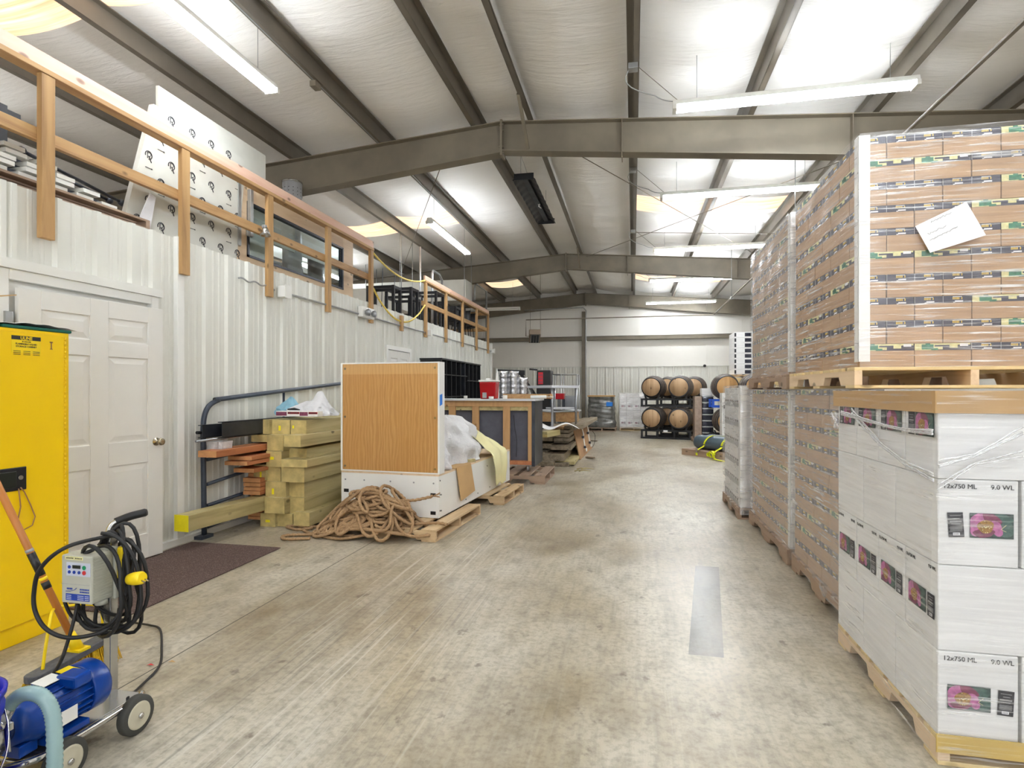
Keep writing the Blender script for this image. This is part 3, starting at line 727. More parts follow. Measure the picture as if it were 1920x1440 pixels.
def flower_mesh(w, h, k):
    mb = MB(); flower(mb, w, h, k); return mb.mesh('picture', ['leaf_dark', 'pink', 'plum', 'stamen', 'leaf_green', 'cream', 'cream'])
def back_mesh(w, h):
    mb = MB().box(0, w, -.0006, 0, 0, h, 0)
    for i, (a, b, z, t) in enumerate(((.15,.85,.86,.02),(.3,.75,.74,.025),(.12,.88,.6,.06),(.2,.8,.53,.02))): mb.box(w*a, w*b, -.0009, -.0006, h*z, h*(z+t), 2)
    for i in range(6): mb.box(w*.1, w*.9, -.0009, -.0006, h*(.24+.035*i), h*(.255+.035*i), 2)
    mb.box(w*.28, w*.72, -.0010, -.0006, h*.07, h*.18, 1)
    for i in range(9): mb.box(w*(.32+.04*i), w*(.335+.04*i), -.0012, -.001, h*.09, h*.16, 0)
    return mb.mesh('back_label', ['label_dark', 'paper', 'label_grey'])
FM = flower_mesh(.138, .090, 0); BMh = back_mesh(.050, .090)
BW, BL, BH = .258, .347, .3165       # narrow, wide, height
_wb = {}
def wb_mesh(sx, sy, sz):
    k = (round(sx,3), round(sy,3), round(sz,3))
    if k not in _wb:
        mb = MB().box(0, sx, 0, sy, 0, sz)
        _wb[k] = mb.mesh('white_carton', ['whitebox'])
    return _wb[k]
def white_carton(x, y, z, sx, sy, sz, label, faces, hi=False, flip=False):
    t = thing('wine_carton', label, 'carton', (x, y, z), 0, 'white cartons on the nearest pallet')
    obj('carton_body', wb_mesh(sx-.003, sy-.003, sz-.002), None, t, (.0015, .0015, 0), bevel=.004)
    up = .150 if hi else .105
    for f in faces:
        if f == 'front':          # picture right, back label left (or mirrored)
            a, b = (.045, .112) if not flip else (.205-.02, .03)
            rot = FACE_MY; rot0 = (0, 0, 0)
            if flip: obj('picture_label', FM, None, t, (.03, -.0015, up), rot0); obj('back_label', BMh, None, t, (.188, -.0015, up-.004), (0, .05, 0))
            else: obj('back_label', BMh, None, t, (.035, -.0015, up-.002), (0, -.06, 0)); obj('picture_label', FM, None, t, (.102, -.0015, up), rot0)
            text('printed_text', '12x750 ML', .024, 'ink', t, (.016, -.001, sz-.034), FACE_MY)
            text('printed_text', '9.0 WL', .024, 'ink', t, (sx-.016, -.001, sz-.034), FACE_MY, 'RIGHT')
        if f == 'side':           # face looking towards the aisle (-X); runs from far (left) to near (right)
            rot0 = (0, 0, -PI/2)
            if hi: obj('back_label', BMh, None, t, (-.0015, sy-.035, up), rot0); obj('picture_label', FM, None, t, (-.0015, sy-.095, up), rot0)
            else: obj('picture_label', FM, None, t, (-.0015, sy-.035, up), rot0); obj('back_label', BMh, None, t, (-.0015, sy-.186, up-.003), rot0)
            text('printed_text', '12x750 ML', .018, 'ink', t, (-.001, sy-.010, sz-.030), FACE_MX)
            text('printed_text', '9.0 WL', .018, 'ink', t, (-.001, .012, sz-.030), FACE_MX, 'RIGHT')
    return t
zb = .107
NXT = ['bottom', 'second', 'third', 'top']
for tier in range(4):
    z = zb+tier*BH
    if tier % 2 == 0:     # wide blank faces to the aisle, narrow printed faces to the front
        for j in range(3):
            white_carton(PHX, PHY+j*BL, z, BW, BL, BH, f'white carton, {NXT[tier]} tier, nearest pallet, ' + ['at the corner with picture labels in front', 'second back along the aisle', 'third back along the aisle'][j], ['front'] if j == 0 else [], flip=(tier == 0))
        for i in range(1, 4):
            white_carton(PHX+BW*i+.008*i, PHY, z, BW, BL, BH, f'white carton, {NXT[tier]} tier, nearest pallet, front row, {["","beside the corner carton","third from the corner","fourth from the corner"][i]}', ['front'], flip=(tier == 0))
    else:
        for j in range(4):
            white_carton(PHX, PHY+j*BW*1.01, z, BL, BW, BH, f'white carton with aisle picture label, {NXT[tier]} tier, nearest pallet, ' + ['at the front corner', 'second from corner', 'third from corner', 'farthest from corner'][j], ['side'], hi=(tier == 3))
        for i in range(1, 3):
            white_carton(PHX+(BL+.02)*i, PHY, z, BL, BW, BH, f'blank fronted white carton in the {NXT[tier]} tier, {["","right of the corner carton","far right in the front row"][i]}, nearest pallet', [])
ztop = zb+4*BH
# cardboard cap and tray
mb = MB(); a, b = PHX-.012, PHX+1.10; c, d = PHY-.012, PHY+1.06
mb.box(a, b, c, d, ztop+.002, ztop+.008).box(a, b, c-.004, c, ztop-.075, ztop+.008).box(a, b, d, d+.004, ztop-.075, ztop+.008).box(a-.004, a, c-.004, d+.004, ztop-.075, ztop+.008).box(b, b+.004, c-.004, d+.004, ztop-.075, ztop+.008)
tag(obj('cardboard_tray', mb, 'card'), 'shallow brown cardboard cap over the top of the white cartons', 'cardboard lid')
mb = MB().box(a, b, c-.004, c, .055, .122).box(a+.3, a+.301, c-.006, c-.004, .055, .122)
tag(obj('cardboard_strip', mb, 'card_yellow'), 'yellow-brown cardboard strip wrapped round the foot of the white cartons', 'cardboard')
# stretch wrap: loose sheet round the load
def wrap(label, x0, x1, y0, y1, z0, z1, mat, amp=.004, top=False, n=40, seed=0):
    r = random.Random(seed); mb = MB(); ph = [r.uniform(0, 6) for _ in range(6)]
    def ripple(u, z): return amp*(math.sin(9*z+ph[0]+3*u)+.6*math.sin(23*z+ph[1]-5*u)+.5*math.sin(13*u+ph[2]))
    def side(u, v):
        z = z0+(z1-z0)*v; k = amp*2.2+ripple(u*2, z)
        return (x0-k, y1-(y1-y0)*u - 0, z)
    def front(u, v):
        z = z0+(z1-z0)*v; k = amp*2.2+ripple(2+u*2, z)
        return (x0+(x1-x0)*u, y0-k, z)
    mb.grid(side, n, n).grid(front, n, n)
    if top: mb.quad((x0-amp*2, y0-amp*2, z1), (x1, y0-amp*2, z1), (x1, y1, z1), (x0-amp*2, y1, z1))
    return tag(obj('stretch_wrap', mb, mat), label, 'plastic wrap', 'clear wrap round the pallet loads')
wrap('loose clear plastic wrap round the nearest white carton load', PHX-.016, PHX+1.12, PHY-.016, PHY+1.07, .03, ztop+.01, 'film_light', .0045, n=50, seed=3)
# bunched strands of wrap
def strand(label, pts, r=.012, seed=0):
    rr = random.Random(seed); mb = MB()
    for k in range(7):
        P = []; o1, o2 = rr.uniform(-1, 1), rr.uniform(-1, 1); n = 26
        for i in range(n+1):
            u = i/n*(len(pts)-1); j = min(int(u), len(pts)-2); q = Vector(pts[j]).lerp(Vector(pts[j+1]), u-j)
            s = 1+1.6*abs(2*i/n-1); P.append((q.x-.002-.004*rr.random(), q.y-.004*rr.random()-.002, q.z+o1*r*s+.002*rr.uniform(-1, 1)))
        mb.tube(P, .0028, 5)
    return tag(obj('wrap_strand', mb, 'film_bunch'), label, 'plastic wrap', 'bunched strands of clear wrap')
sx = PHX-.024; fy = PHY-.026
def sp(px, py): return on_x(px, py, sx)
def fp(px, py): return on_y(px, py, fy)
strand('bunched wrap strand crossing the aisle side of the white cartons downwards to the corner', [sp(1598,770), sp(1650,830), sp(1700,868), sp(1752,893)], .010, 1)
strand('bunched wrap strand running level from the torn tuft towards the corner, white cartons', [sp(1578,782), sp(1640,797), sp(1700,812), sp(1750,822)], .012, 2)
strand('fan of wrap strands on the front of the white cartons', [fp(1760,893), fp(1830,862), fp(1919,830)], .022, 3)
tf = random.Random(9); mb = MB(); q0 = sp(1572, 790)
for k in range(40):
    a = tf.uniform(0, 6.28); e = q0+Vector((-.03*tf.random()-.003, tf.uniform(-.035, .035), tf.uniform(-.04, .05)))
    mid = q0.lerp(e, .5)+Vector((tf.uniform(-.012, 0), tf.uniform(-.012, .012), tf.uniform(-.012, .012)))
    mb.tube([q0+Vector((-.001, 0, 0)), mid, e], [.004, .003, .0015], 5)
tag(obj('wrap_tuft', mb, 'film_bunch'), 'torn white tuft of plastic wrap sticking out beside the brown cartons', 'plastic wrap')

# ================================================================== KRAFT DRINK CARTONS
HL = .1262
_kc = {}
def kraft_mesh(sx, sy, kind, faces='sf'):
    k = (round(sx, 3), round(sy, 3), kind, faces)
    if k in _kc: return _kc[k]
    mb = MB(); g = .0028; hk = HL*.70; e = .0008
    mb.box(g, sx-g, g, sy-g, 0, hk-.001, 0)
    mb.box(g+.001, sx-g-.001, g+.001, sy-g-.001, hk-.001, HL-.001, 1)
    z0, z1 = hk, HL-.002; h = z1-z0
    def on(face, u0, u1, v0, v1, mi, lift=1):     # u along the face seen left to right
        q = e*lift
        if face == 'f': mb.box(u0, u1, g-q+.001, g+.001, z0+h*v0, z0+h*v1, mi)
        else: mb.box(g-q+.001, g+.001, sy-u1, sy-u0, z0+h*v0, z0+h*v1, mi)
    for f in faces:
        W = sx if f == 'f' else sy
        n = max(1, round(W/.135))
        if kind == 0 or n == 1:
            for i in range(n):
                a = W/n*i; c = W/n
                on(f, a+c*.002, a+c*.012, 0, 1, 5)
                for j in range(7):                                  # worn gold lettering, too small to read in the photo
                    if j != 5: on(f, a+c*(.34+.05*j), a+c*(.34+.05*j+.034), .48, .80, 2)
                on(f, a+c*.34, a+c*.66, .84, .92, 5); on(f, a+c*.42, a+c*.70, .08, .30, 5)
                on(f, a+c*.36, a+c*.43, .0, .12, 5)
        else:
            on(f, 0.002, W*.98, .0, 1, 3)
            for a, b, c, d, mi in ((.13,.34,.1,.85,4),(.2,.28,.3,1,4),(.36,.98,.0,.75,1),(.34,.5,.1,.5,3),(.62,.76,.3,.9,3),(.80,.94,.55,.95,5),(.30,.42,.0,.3,4)):
                on(f, W*a, W*b, c, d, mi, 1.4+.2*mi)
    me = mb.mesh('kraft_carton', ['kraft', 'band', 'gold', 'cream', 'green_ink', 'paper']); _kc[k] = me
    return me
def kraft_load(nm, x0, y0, z0, nx, ny, px, py, layers, front=True, seed=0):
    r = random.Random(seed)
    for k in range(layers):
        z = z0+k*HL; odd = k % 2
        # aisle side column
        if odd: ys = [0] + [py*(j+.5) for j in range(ny)]; ly = [py*.5] + [py]*(ny-1) + [py*.5]
        else: ys = [py*j for j in range(ny)]; ly = [py]*ny
        if odd: xs = [px*.5+px*j for j in range(nx)]; lx = [px]*(nx-1)+[px*.5]
        else: xs = [px+px*j for j in range(nx-1)]; lx = [px]*(nx-1)
        wx = px*.5 if odd else px
        for j, (y, l) in enumerate(zip(ys, ly)):
            kd = 1 if (k+j) % 4 == 0 else 0
            o = obj('drink_carton', kraft_mesh(wx, l, kd, 'sf' if j == 0 else 's'), None, None, (x0+r.uniform(-.002, .002), y0+y, z))
            tag(o, f'brown carton, {ORD[k]} layer, ' + ('corner carton' if j == 0 else f'{NTH[j]} back from corner') + f', aisle side, {nm}', 'carton', f'brown cartons, {nm}')
        if front:
            for i, (x, l) in enumerate(zip(xs, lx)):
                kd = 1 if ((k % 2 == 1 and i == 2) or (k % 4 == 2 and i == 1) or (k % 4 == 0 and i == 0)) else 0
                o = obj('drink_carton', kraft_mesh(l, py, kd, 'f'), None, None, (x0+x+.001, y0+r.uniform(-.002, .002), z))
                tag(o, f'brown carton, {ORD[k]} layer, {NTH[i+1]} right of the corner, front row, {nm}', 'carton', f'brown cartons, {nm}')
def corner_board(label, x, y, z0, z1, w=.055, t=.004):
    mb = MB().box(x-t, x, y-t, y+w, z0, z1).box(x-t, x+w, y-t, y, z0, z1)
    return tag(obj('corner_board', mb, 'trim_white', bevel=.0015), label, 'corner protector', 'white corner protectors')
SX = 1.22
# lower and upper load, near (behind the white cartons)
pallet('weathered pallet under the lower brown carton load next to the white cartons', SX-.02, 3.46, 1.12, 1.28, .125, 'x', new=2)
kraft_load('lower near load', SX, 3.47, .127, 3, 4, .27, .315, 10, front=False, seed=1)
corner_board('white corner protector of the lower near brown load, behind the white cartons', SX, 3.465, .13, 1.385)
wrap('clear plastic wrap round the lower near brown load', SX-.006, SX+.3, 3.46, 4.73, .05, 1.395, 'film', .004, seed=5)
pallet('new pale pallet raised on the lower brown load, carrying the upper near load', SX-.035, 3.42, 1.15, 1.32, .115, 'x', new=1, z=1.395)
kraft_load('upper near load', SX, 3.45, 1.512, 4, 4, .27, .315, 10, seed=2)
corner_board('tall white corner protector at the near corner of the upper brown load', SX-.004, 3.446, 1.54, 2.785, .055)
wrap('shiny plastic wrap round the upper near brown load', SX-.006, SX+1.06, 3.435, 4.72, 1.50, 2.79, 'film_mid', .0035, n=60, seed=7)
# paper note
n0 = [on_y(px, py, 3.412) for px, py in ((1716,424), (1812,378), (1849,441), (1744,474))]
mb = MB(); mb.add(n0 + [v+Vector((0, .0012, 0)) for v in n0], [(0,1,2,3),(7,6,5,4),(0,4,5,1),(1,5,6,2),(2,6,7,3),(3,7,4,0)])
t = thing('paper_note', 'tilted white sheet of paper stuck on the upper near brown load', 'paper', n0[3])
o = obj('sheet', mb, 'paper', t); o.location = -n0[3]
dx = (n0[1]-n0[0]); an = math.atan2(dx.z, dx.x)
def scrib(u, v, L, h, nseg, seed):
    r = random.Random(seed); base = n0[0]+(n0[1]-n0[0])*u+(n0[3]-n0[0])*v; e = dx.normalized(); f = Vector((-e.z, 0, e.x)); mb = MB(); pts = []
    for i in range(nseg):
        q = base+e*(L*i/nseg)+f*(h*r.uniform(-1, 1)) + Vector((0, -.0012, 0)); pts.append(q-n0[3])
    mb.tube(pts, .0011, 4); obj('handwriting', mb, 'label_grey', t)
scrib(.28, .10, .11, .005, 30, 1); scrib(.12, .42, .10, .005, 26, 2); scrib(.10, .62, .15, .005, 36, 3)
# second pair of loads
Y2 = 4.84
pallet('weathered pallet under the lower brown carton load farther along the aisle', SX-.03, Y2-.01, 1.12, 1.50, .125, 'x', new=2)
kraft_load('lower far load', SX, Y2, .127, 3, 4, .27, .37, 10, front=False, seed=3)
corner_board('white corner protector of the lower far brown load facing the aisle', SX-.002, Y2-.006, .13, 1.385, .065)
wrap('clear plastic wrap round the lower far brown load', SX-.006, SX+.4, Y2-.012, Y2+1.49, .05, 1.395, 'film', .004, seed=11)
pallet('old pallet raised on the lower far load, carrying the upper far load', SX-.035, Y2-.02, 1.12, 1.50, .115, 'x', new=2, z=1.395)
kraft_load('upper far load', SX, Y2, 1.512, 3, 4, .27, .37, 10, front=False, seed=4)
corner_board('white corner protector of the upper far brown load', SX-.004, Y2-.006, 1.53, 2.785, .06)
wrap('shiny plastic wrap round the upper far brown load', SX-.006, SX+.5, Y2-.012, Y2+1.49, 1.48, 2.79, 'film', .004, n=50, seed=13)
# third load: white wrapped, lower, at the end of the row
Y3 = 6.47; X3 = 1.13
pallet('pallet under the white wrapped load at the far end of the carton row', X3-.03, Y3-.02, 1.12, 1.06, .12, 'x', new=2)
r = random.Random(4)
for k in range(6):
    for j in range(3):
        mb = MB().box(0, .30, 0, .345, 0, .214, 0).box(-.001, .0, .0, .345, 0, .045, 1)
        for q in range(3): mb.box(-.0015, 0, .02+q*.11, .09+q*.11, .05, .075, 2)
        mb.box(.12, .20, -.001, 0, .03, .17, 1) if j == 0 else None
        o = obj('white_tray_carton', mb, ['whitebox', 'label_grey', 'label_dark'], None, (X3, Y3+j*.35, .122+k*.216), bevel=.003)
        tag(o, f'white banded carton, {ORD[k]} layer, {["corner","middle","far"][j]} one, third load', 'carton', 'white banded cartons of the third load')
for k in range(6):
    mb = MB().box(0, .30, 0, .2, 0, .214, 0).box(.05, .09, -.001, 0, .05, .17, 1)
    o = obj('white_tray_carton', mb, ['whitebox', 'label_dark'], None, (X3+.305, Y3, .122+k*.216), bevel=.003)
    tag(o, f'white carton with dark mark, {ORD[k]} layer, second from the corner on the front, third load', 'carton', 'white banded cartons of the third load')
corner_board('broad white corner protector of the third wrapped load', X3-.004, Y3-.006, .13, 1.43, .07)
wrap('cloudy plastic wrap round the white third load', X3-.008, X3+.62, Y3-.014, Y3+1.06, .05, 1.44, 'film_heavy', .007, top=True, seed=17)
# ================================================================== RAILING ON THE PARTITION
RX = WX+.035                       # face of the ribs
px_posts = [(91, 1), (349, 1), (508, 1), (618, 1), (698, 1), (755, 0), (800, 2), (838, 2), (869, 2), (895, 2), (916.5, 2)]
wordp = ['nearest', 'second', 'third', 'fourth', 'fifth', 'sixth', 'seventh', 'eighth', 'ninth', 'tenth', 'eleventh']
YP = [on_x(p, 500, RX+.045).y for p, _ in px_posts]
for i, (y, (p, sec)) in enumerate(zip(YP, px_posts)):
    top = 3.56 if sec == 1 else 3.50 if sec == 2 else 2.70
    lab = f'upright wooden railing post on the partition, {wordp[i]} from the camera' if sec else 'short wooden post stub below the rope gap in the railing'
    tag(obj('railing_post', MB().box(RX+.002, RX+.046, y-.047, y+.047, 2.43, top), 'pine_z', bevel=.003), lab, 'post', 'wooden railing posts')
def rail(label, y0, y1, z0, z1, x0, x1, mat, z0b=None):
    return tag(obj('railing_board', MB().box(x0, x1, y0, y1, z0, z1), mat, bevel=.003), label, 'railing board', 'railing boards')
ya = YP[0]-1.6; yb = YP[4]+.06
rail('pale upright top board of the long railing section', ya, yb, 3.602, 3.705, RX+.002, RX+.04, 'fir_y')
rail('flat board under the top board of the long railing section', ya, yb, 3.562, 3.600, RX-.05, RX+.05, 'pine_y')
rail('middle board of the long railing section', ya, yb, 3.10, 3.19, RX-.045, RX-.001, 'pine_y')
yc, yd = YP[6]-.06, YP[10]+.05
rail('pale upright top board of the far railing section', yc, yd, 3.542, 3.63, RX+.002, RX+.04, 'fir_y')
rail('flat board under the top board of the far railing section', yc, yd, 3.502, 3.540, RX-.05, RX+.05, 'pine_y')
rail('middle board of the far railing section', yc, yd, 3.05, 3.14, RX-.045, RX-.001, 'pine_y')
rail('end rail of the far railing turning the corner, upper', yd-.04, yd, 3.50, 3.59, RX-1.4, RX-.06, 'pine_x' if 'pine_x' in M else 'pine_y')
rail('end rail of the far railing turning the corner, lower', yd-.04, yd, 3.05, 3.14, RX-1.4, RX-.06, 'pine_y')
# yellow rope pair across the gap
for k, (za, zc, sag, l) in enumerate(((3.53, 3.53, .30, 'upper'), (2.98, 3.05, .42, 'lower'))):
    a = Vector((RX+.03, YP[4]+.06, za)); b = Vector((RX+.03, YP[6]-.06, zc)); P = []
    for i in range(41):
        u = i/40; q = a.lerp(b, u); q.z -= sag*4*u*(1-u)*(1 if k else .55); P.append(q)
    tag(obj('gap_rope', MB().tube(P, .014, 9, lobes=3, twist=110), 'rope_yellow'), f'{l} yellow rope sagging across the gap between the two railing sections', 'rope', 'ropes across the railing gap')
# conduit, boxes, emergency light
zc = 2.525; cxx = RX+.014
yA = on_x(515, 540, RX).y; yB = 15.8
P = [(cxx, yA-.62+.02*i*1.5, zc+.02+.012*math.sin(i*.9)) for i in range(20)]
tag(obj('flexible_conduit', MB().tube(P + [(cxx, yA-.02, zc)], .009, 7), 'galv'), 'short flexible metal conduit ending in a box at the third railing post', 'conduit')
tag(obj('conduit', MB().tube([(cxx, yA+.11, zc), (cxx, yB, zc)], .013, 8), 'galv'), 'long straight metal conduit running along the top of the partition', 'conduit')
def ebox(label, y, w=.07, h=.09, z=zc, d=.06, name='junction_box'):
    t = thing(name, label, 'electrical box', (RX+.012, y, z), 0); d += .03
    obj('box_body', MB().box(-.010, d, -w/2, w/2, -h/2, h/2), 'trim_white', t, bevel=.004)
    obj('cover_plate', MB().box(d, d+.006, -w/2-.01, w/2+.01, -h/2-.01, h/2+.01), 'white_metal', t, bevel=.002)
    return t
ebox('square white junction box on the third railing post', yA+.105, .11, .13)
ebox('small white junction box at the start of the far railing section', YP[6]+.12, .08, .11)
ebox('small grey box at the far end of the partition conduit', 15.78, .08, .11)
ye = on_x(682, 584, RX).y
t = thing('emergency_light', 'white twin-head emergency light on the partition near the fifth railing post', 'light', (RX+.005, ye, 2.55))
obj('case', MB().box(0, .08, -.2, .2, -.07, .09), 'trim_white', t, bevel=.012)
for s in (-1, 1): obj('lamp_head', MB().lathe([(.028, 0), (.048, .02), (.055, .05), (.05, .058), (.01, .062)], 18, axis='x', loc=(.08, s*.1, .005)), 'duct_grey', t)
t = thing('spot_lamp', 'small silver clamp lamp on the middle rail at the third railing post', 'lamp', (RX+.06, YP[2]-.12, 3.12))
obj('shade', MB().lathe([(.02, .05), (.035, .02), (.06, -.045), (.055, -.045), (.03, .015)], 18), 'stainless', t)
obj('clamp', MB().box(-.03, .01, -.02, .02, .04, .075), 'duct_grey', t, bevel=.003)

# ================================================================== ON THE MEZZANINE
MZ = WT-.06; BX = WX-.10
# stack of louvre panels on an old pallet
pallet('old pallet on the mezzanine edge under the stack of metal louvres', WX-1.47, .75, 1.44, 3.35, .085, 'y', new=2, z=WT+.003, nd=11)
r = random.Random(11)
yl0 = 1.05
for k in range(5):
    z = WT+.092+k*.052; dy = r.uniform(-.03, .03)+k*-.16; dx = r.uniform(-.03, .03)-.03*k
    t = thing('metal_louver', f'pale slatted metal louvre lying in the mezzanine stack, {ORD[k]} one', 'louvre panel', (WX-.10+dx, yl0-.12+dy, z), r.uniform(-.02, .02), 'louvres stacked on the mezzanine')
    obj('frame', MB().box(-.10, -.05, 0, 3.0, 0, .02).box(-1.05, -1.0, 0, 3.0, 0, .02), 'dark_steel', t)
    for j in range(14):
        obj('slat', MB().box(-1.0, .02, .05+j*.212, .19+j*.212, .021, .050), 'white_metal', t, rot=(0, 0, 0))
for k, (a, b) in enumerate((((13, 0), (0, 0)),)): pass
for k, (pa, pb) in enumerate((((40, 282), (228, 380)), ((62, 306), (205, 376)))):
    a = on_x(*pa, WX-.30-.15*k); b = on_x(*pb, WX-.30-.15*k)
    t = thing('curtain_rod', f'{["longer","shorter"][k]} dark rod with ball ends lying on the louvre stack', 'rod', a, 0, 'rods on the louvre stack')
    obj('shaft', MB().tube([(0,0,0), b-a], .014, 10), 'dark_steel', t)
    for q in (Vector((0,0,0)), b-a): obj('ball_end', MB().lathe([(.004,-.032),(.026,-.018),(.032,0),(.026,.018),(.004,.032)], 14, loc=q), 'dark_steel', t)
q = on_x(12, 300, WX-.5)
t = thing('shelf_upright', 'tall black steel shelf post at the far left on the mezzanine', 'shelf post', (q.x, q.y-.02, MZ))
obj('post', MB().box(-.04, .04, -.4, .0, .0, .78), 'black_metal', t, bevel=.004)
obj('bracket', MB().box(-.03, .03, 0, .1, .70, .76), 'black_metal', t, bevel=.004)
t['category'] = 'shelf'
# foil-faced board with printed R mark, and the taller white board behind it
XB = WX-.20
A = [on_x(288, 195, XB), on_x(462, 301, XB), on_x(442, 500, XB), on_x(238, 430, XB)]
def board(name, label, pts, th, mat, cat='board'):
    t = thing(name, label, cat, pts[3]); mb = MB(); n = len(pts)
    L = [Vector(p)-pts[3] for p in pts]; Bk = [v+Vector((-th, 0, 0)) for v in L]
    mb.add(L+Bk, [tuple(range(n)), tuple(range(n, 2*n))[::-1]] + [(i, (i+1)%n, n+(i+1)%n, n+i) for i in range(n)])
    obj('sheet', mb, mat, t); return t
zb0 = MZ+.01
A[2] = Vector((XB, A[2].y, zb0)); A[3] = Vector((XB, A[3].y-.06, zb0))
M['foilboard'] = flat('foil_board', S(206,206,198), .45, .1, .06, 3)
t = board('insulation_board', 'foil-faced insulation board printed with R marks, standing behind the railing', A, .05, 'foilboard')
# marks: an open ring with a tail, like the printed emblem, and a small arrow, in staggered rows
def rmark():
    mb = MB(); n = 16; P = [(0, .036*math.cos(a), .06+.036*math.sin(a)) for a in [R(200)-R(290)*i/n for i in range(n+1)]]
    mb.tube(P, .004, 4, smooth=False).tube([(0, -.012, .085), (0, .018, .085), (0, .026, .068), (0, .012, .052), (0, -.004, .05)], .0032, 4, smooth=False)
    mb.tube([(0, .004, .05), (0, .03, .0)], .004, 4, smooth=False).tube([(0, -.012, .085), (0, -.012, .03)], .0032, 4, smooth=False)
    return mb.mesh('printed_emblem', ['label_dark'])
def amark():
    return MB().box(-.001, .001, -.035, .03, -.0025, .0025).prism([(.03, -.007), (.045, 0), (.03, .007)], -.001, .001, 0).mesh('printed_arrow', ['ink'])
RM, AM = rmark(), amark()
ct = 0
for i in range(6):
    for j in range(6):
        y = A[3].y+.16+j*.255+(i % 2)*.12; z = MZ+(.13, .33, .53, .73, .94, 1.155)[i]
        f = (z-A[3].z)/(A[0].z-A[3].z); yl = A[3].y+(A[0].y-A[3].y)*f
        if yl+.07 < y < A[1].y-.06 and z < A[0].z-.10:
            obj('printed_emblem', RM, None, t, Vector((XB+.002, y, z))-A[3]); 
            if (i+j) % 2: obj('printed_arrow', AM, None, t, Vector((XB+.002, y, z-.055))-A[3])
XW = WX-.30
Wp = [on_x(297, 160, XW), on_x(498, 292, XW), None, None]
Wp[2] = Vector((XW, Wp[1].y, MZ+.01)); Wp[3] = Vector((XW, Wp[0].y+.02, MZ+.01))
board('white_board', 'tall plain white sheet standing behind the foil-faced board', Wp, .03, 'foilboard')
a = on_x(272, 385, XB+.07); b_ = Vector((XB+.07, on_x(262, 440, XB).y-.12, MZ+.01))
t = thing('white_tube', 'slanting pale plastic sheet edge with orange print beside the foil-faced board', 'plastic sheet', b_)
obj('sheet', MB().add([(0, -.02, 0), (0, .14, 0), (0, .22, .40), (0, .16, .42), (-.01, -.02, 0), (-.01, .14, 0), (-.01, .22, .40), (-.01, .16, .42)], [(0,1,2,3),(7,6,5,4),(0,4,5,1),(1,5,6,2),(2,6,7,3),(3,7,4,0)]), 'bag', t)
t.name = 'plastic_sheet'
# wood framed window unit
XF = WX-.24
wy0 = on_x(433, 480, XF).y; wy1 = on_x(662, 500, XF).y; gz0, gz1 = 2.90, 3.53
gy0 = on_x(463, 450, XF).y; gy1 = on_x(643, 500, XF).y
t = thing('framed_window_unit', 'large window in a plywood frame standing behind the middle of the railing', 'window unit', (XF, wy0, MZ+.005))
o0 = (XF, wy0, MZ+.005)
def L_(y0, y1, z0, z1, x0=-.05, x1=0): return MB().box(x0, x1, y0-o0[1], y1-o0[1], z0-o0[2], z1-o0[2])
ft = 3.72
obj('frame_board', L_(wy0, gy0, MZ+.005, ft), 'newpal_y', t, bevel=.003); obj('frame_board', L_(gy1, wy1, MZ+.005, ft), 'newpal_y', t, bevel=.003)
obj('frame_board', L_(gy0, gy1, gz1, ft), 'newpal_y', t, bevel=.003); obj('frame_board', L_(gy0, gy1, MZ+.005, gz0), 'newpal_y', t, bevel=.003)
for (a, b, c, d) in ((gy0, gy1, gz1-.025, gz1), (gy0, gy1, gz0, gz0+.025), (gy0, gy0+.03, gz0, gz1), (gy1-.03, gy1, gz0, gz1)):
    obj('gasket', L_(a, b, c, d, -.055, .012), 'dark_steel', t)
obj('pane', L_(gy0+.03, gy1-.03, gz0+.025, gz1-.025, -.03, -.022), 'glass', t)
# upright galvanised brackets in front of the frame
for k, p in enumerate((447, 470)):
    q = on_x(p, 470, XF+.03)
    tag(obj('steel_bracket', MB().box(XF+.005, XF+.05, q.y-.025, q.y+.025, 3.13 if k else 2.98, 3.66).box(XF+.005, XF+.02, q.y-.05, q.y+.05, 3.13 if k else 2.98, 3.2), 'galv', bevel=.003), f'{["left slim","right wide"][k]} galvanised bracket against the framed window unit', 'bracket', 'brackets by the window unit')
# ducts and hood behind the glass
q = on_x(548, 400, WX-.75)
t = thing('duct_stack', 'round perforated metal duct standing up behind the railing', 'duct', (WX-.75, q.y, MZ))
obj('pipe', MB().lathe([(.135, 0), (.135, 1.67), (.128, 1.67), (.128, 1.5)], 28), 'duct_light', t)
mb = MB()
for i in range(5):
    for j in range(14):
        a = 2*PI*j/14; mb.cyl((.134*math.cos(a), .134*math.sin(a), 1.37+.05*i), (.137*math.cos(a), .137*math.sin(a), 1.37+.05*i), .006, 6)
obj('perforation', mb, 'black', t)['kind'] = 'stuff'
obj('rim', MB().lathe([(.137, 1.655), (.142, 1.66), (.142, 1.675), (.126, 1.675)], 28), 'stainless', t)
y = q.y
t = thing('round_duct', 'horizontal silver duct lying behind the glass of the framed window unit', 'duct', (WX-1.1, y-.3, 3.22))
obj('pipe', MB().lathe([(.12, -1.3), (.12, .9), (.10, .9)], 24, axis='y'), 'stainless', t)
obj('collar', MB().lathe([(.128, .75), (.132, .8), (.132, .92), (.12, .94)], 24, axis='y'), 'duct_grey', t)
t = thing('round_duct', 'upright dark duct behind the glass at the right of the window unit', 'duct', (WX-1.0, y+1.05, MZ))
obj('pipe', MB().lathe([(.14, 0), (.14, .82), (.12, .82)], 24), 'duct_grey', t)
t = thing('exhaust_hood', 'grey metal hood with sloping sides behind the window glass', 'hood', (WX-1.0, y+.1, MZ))
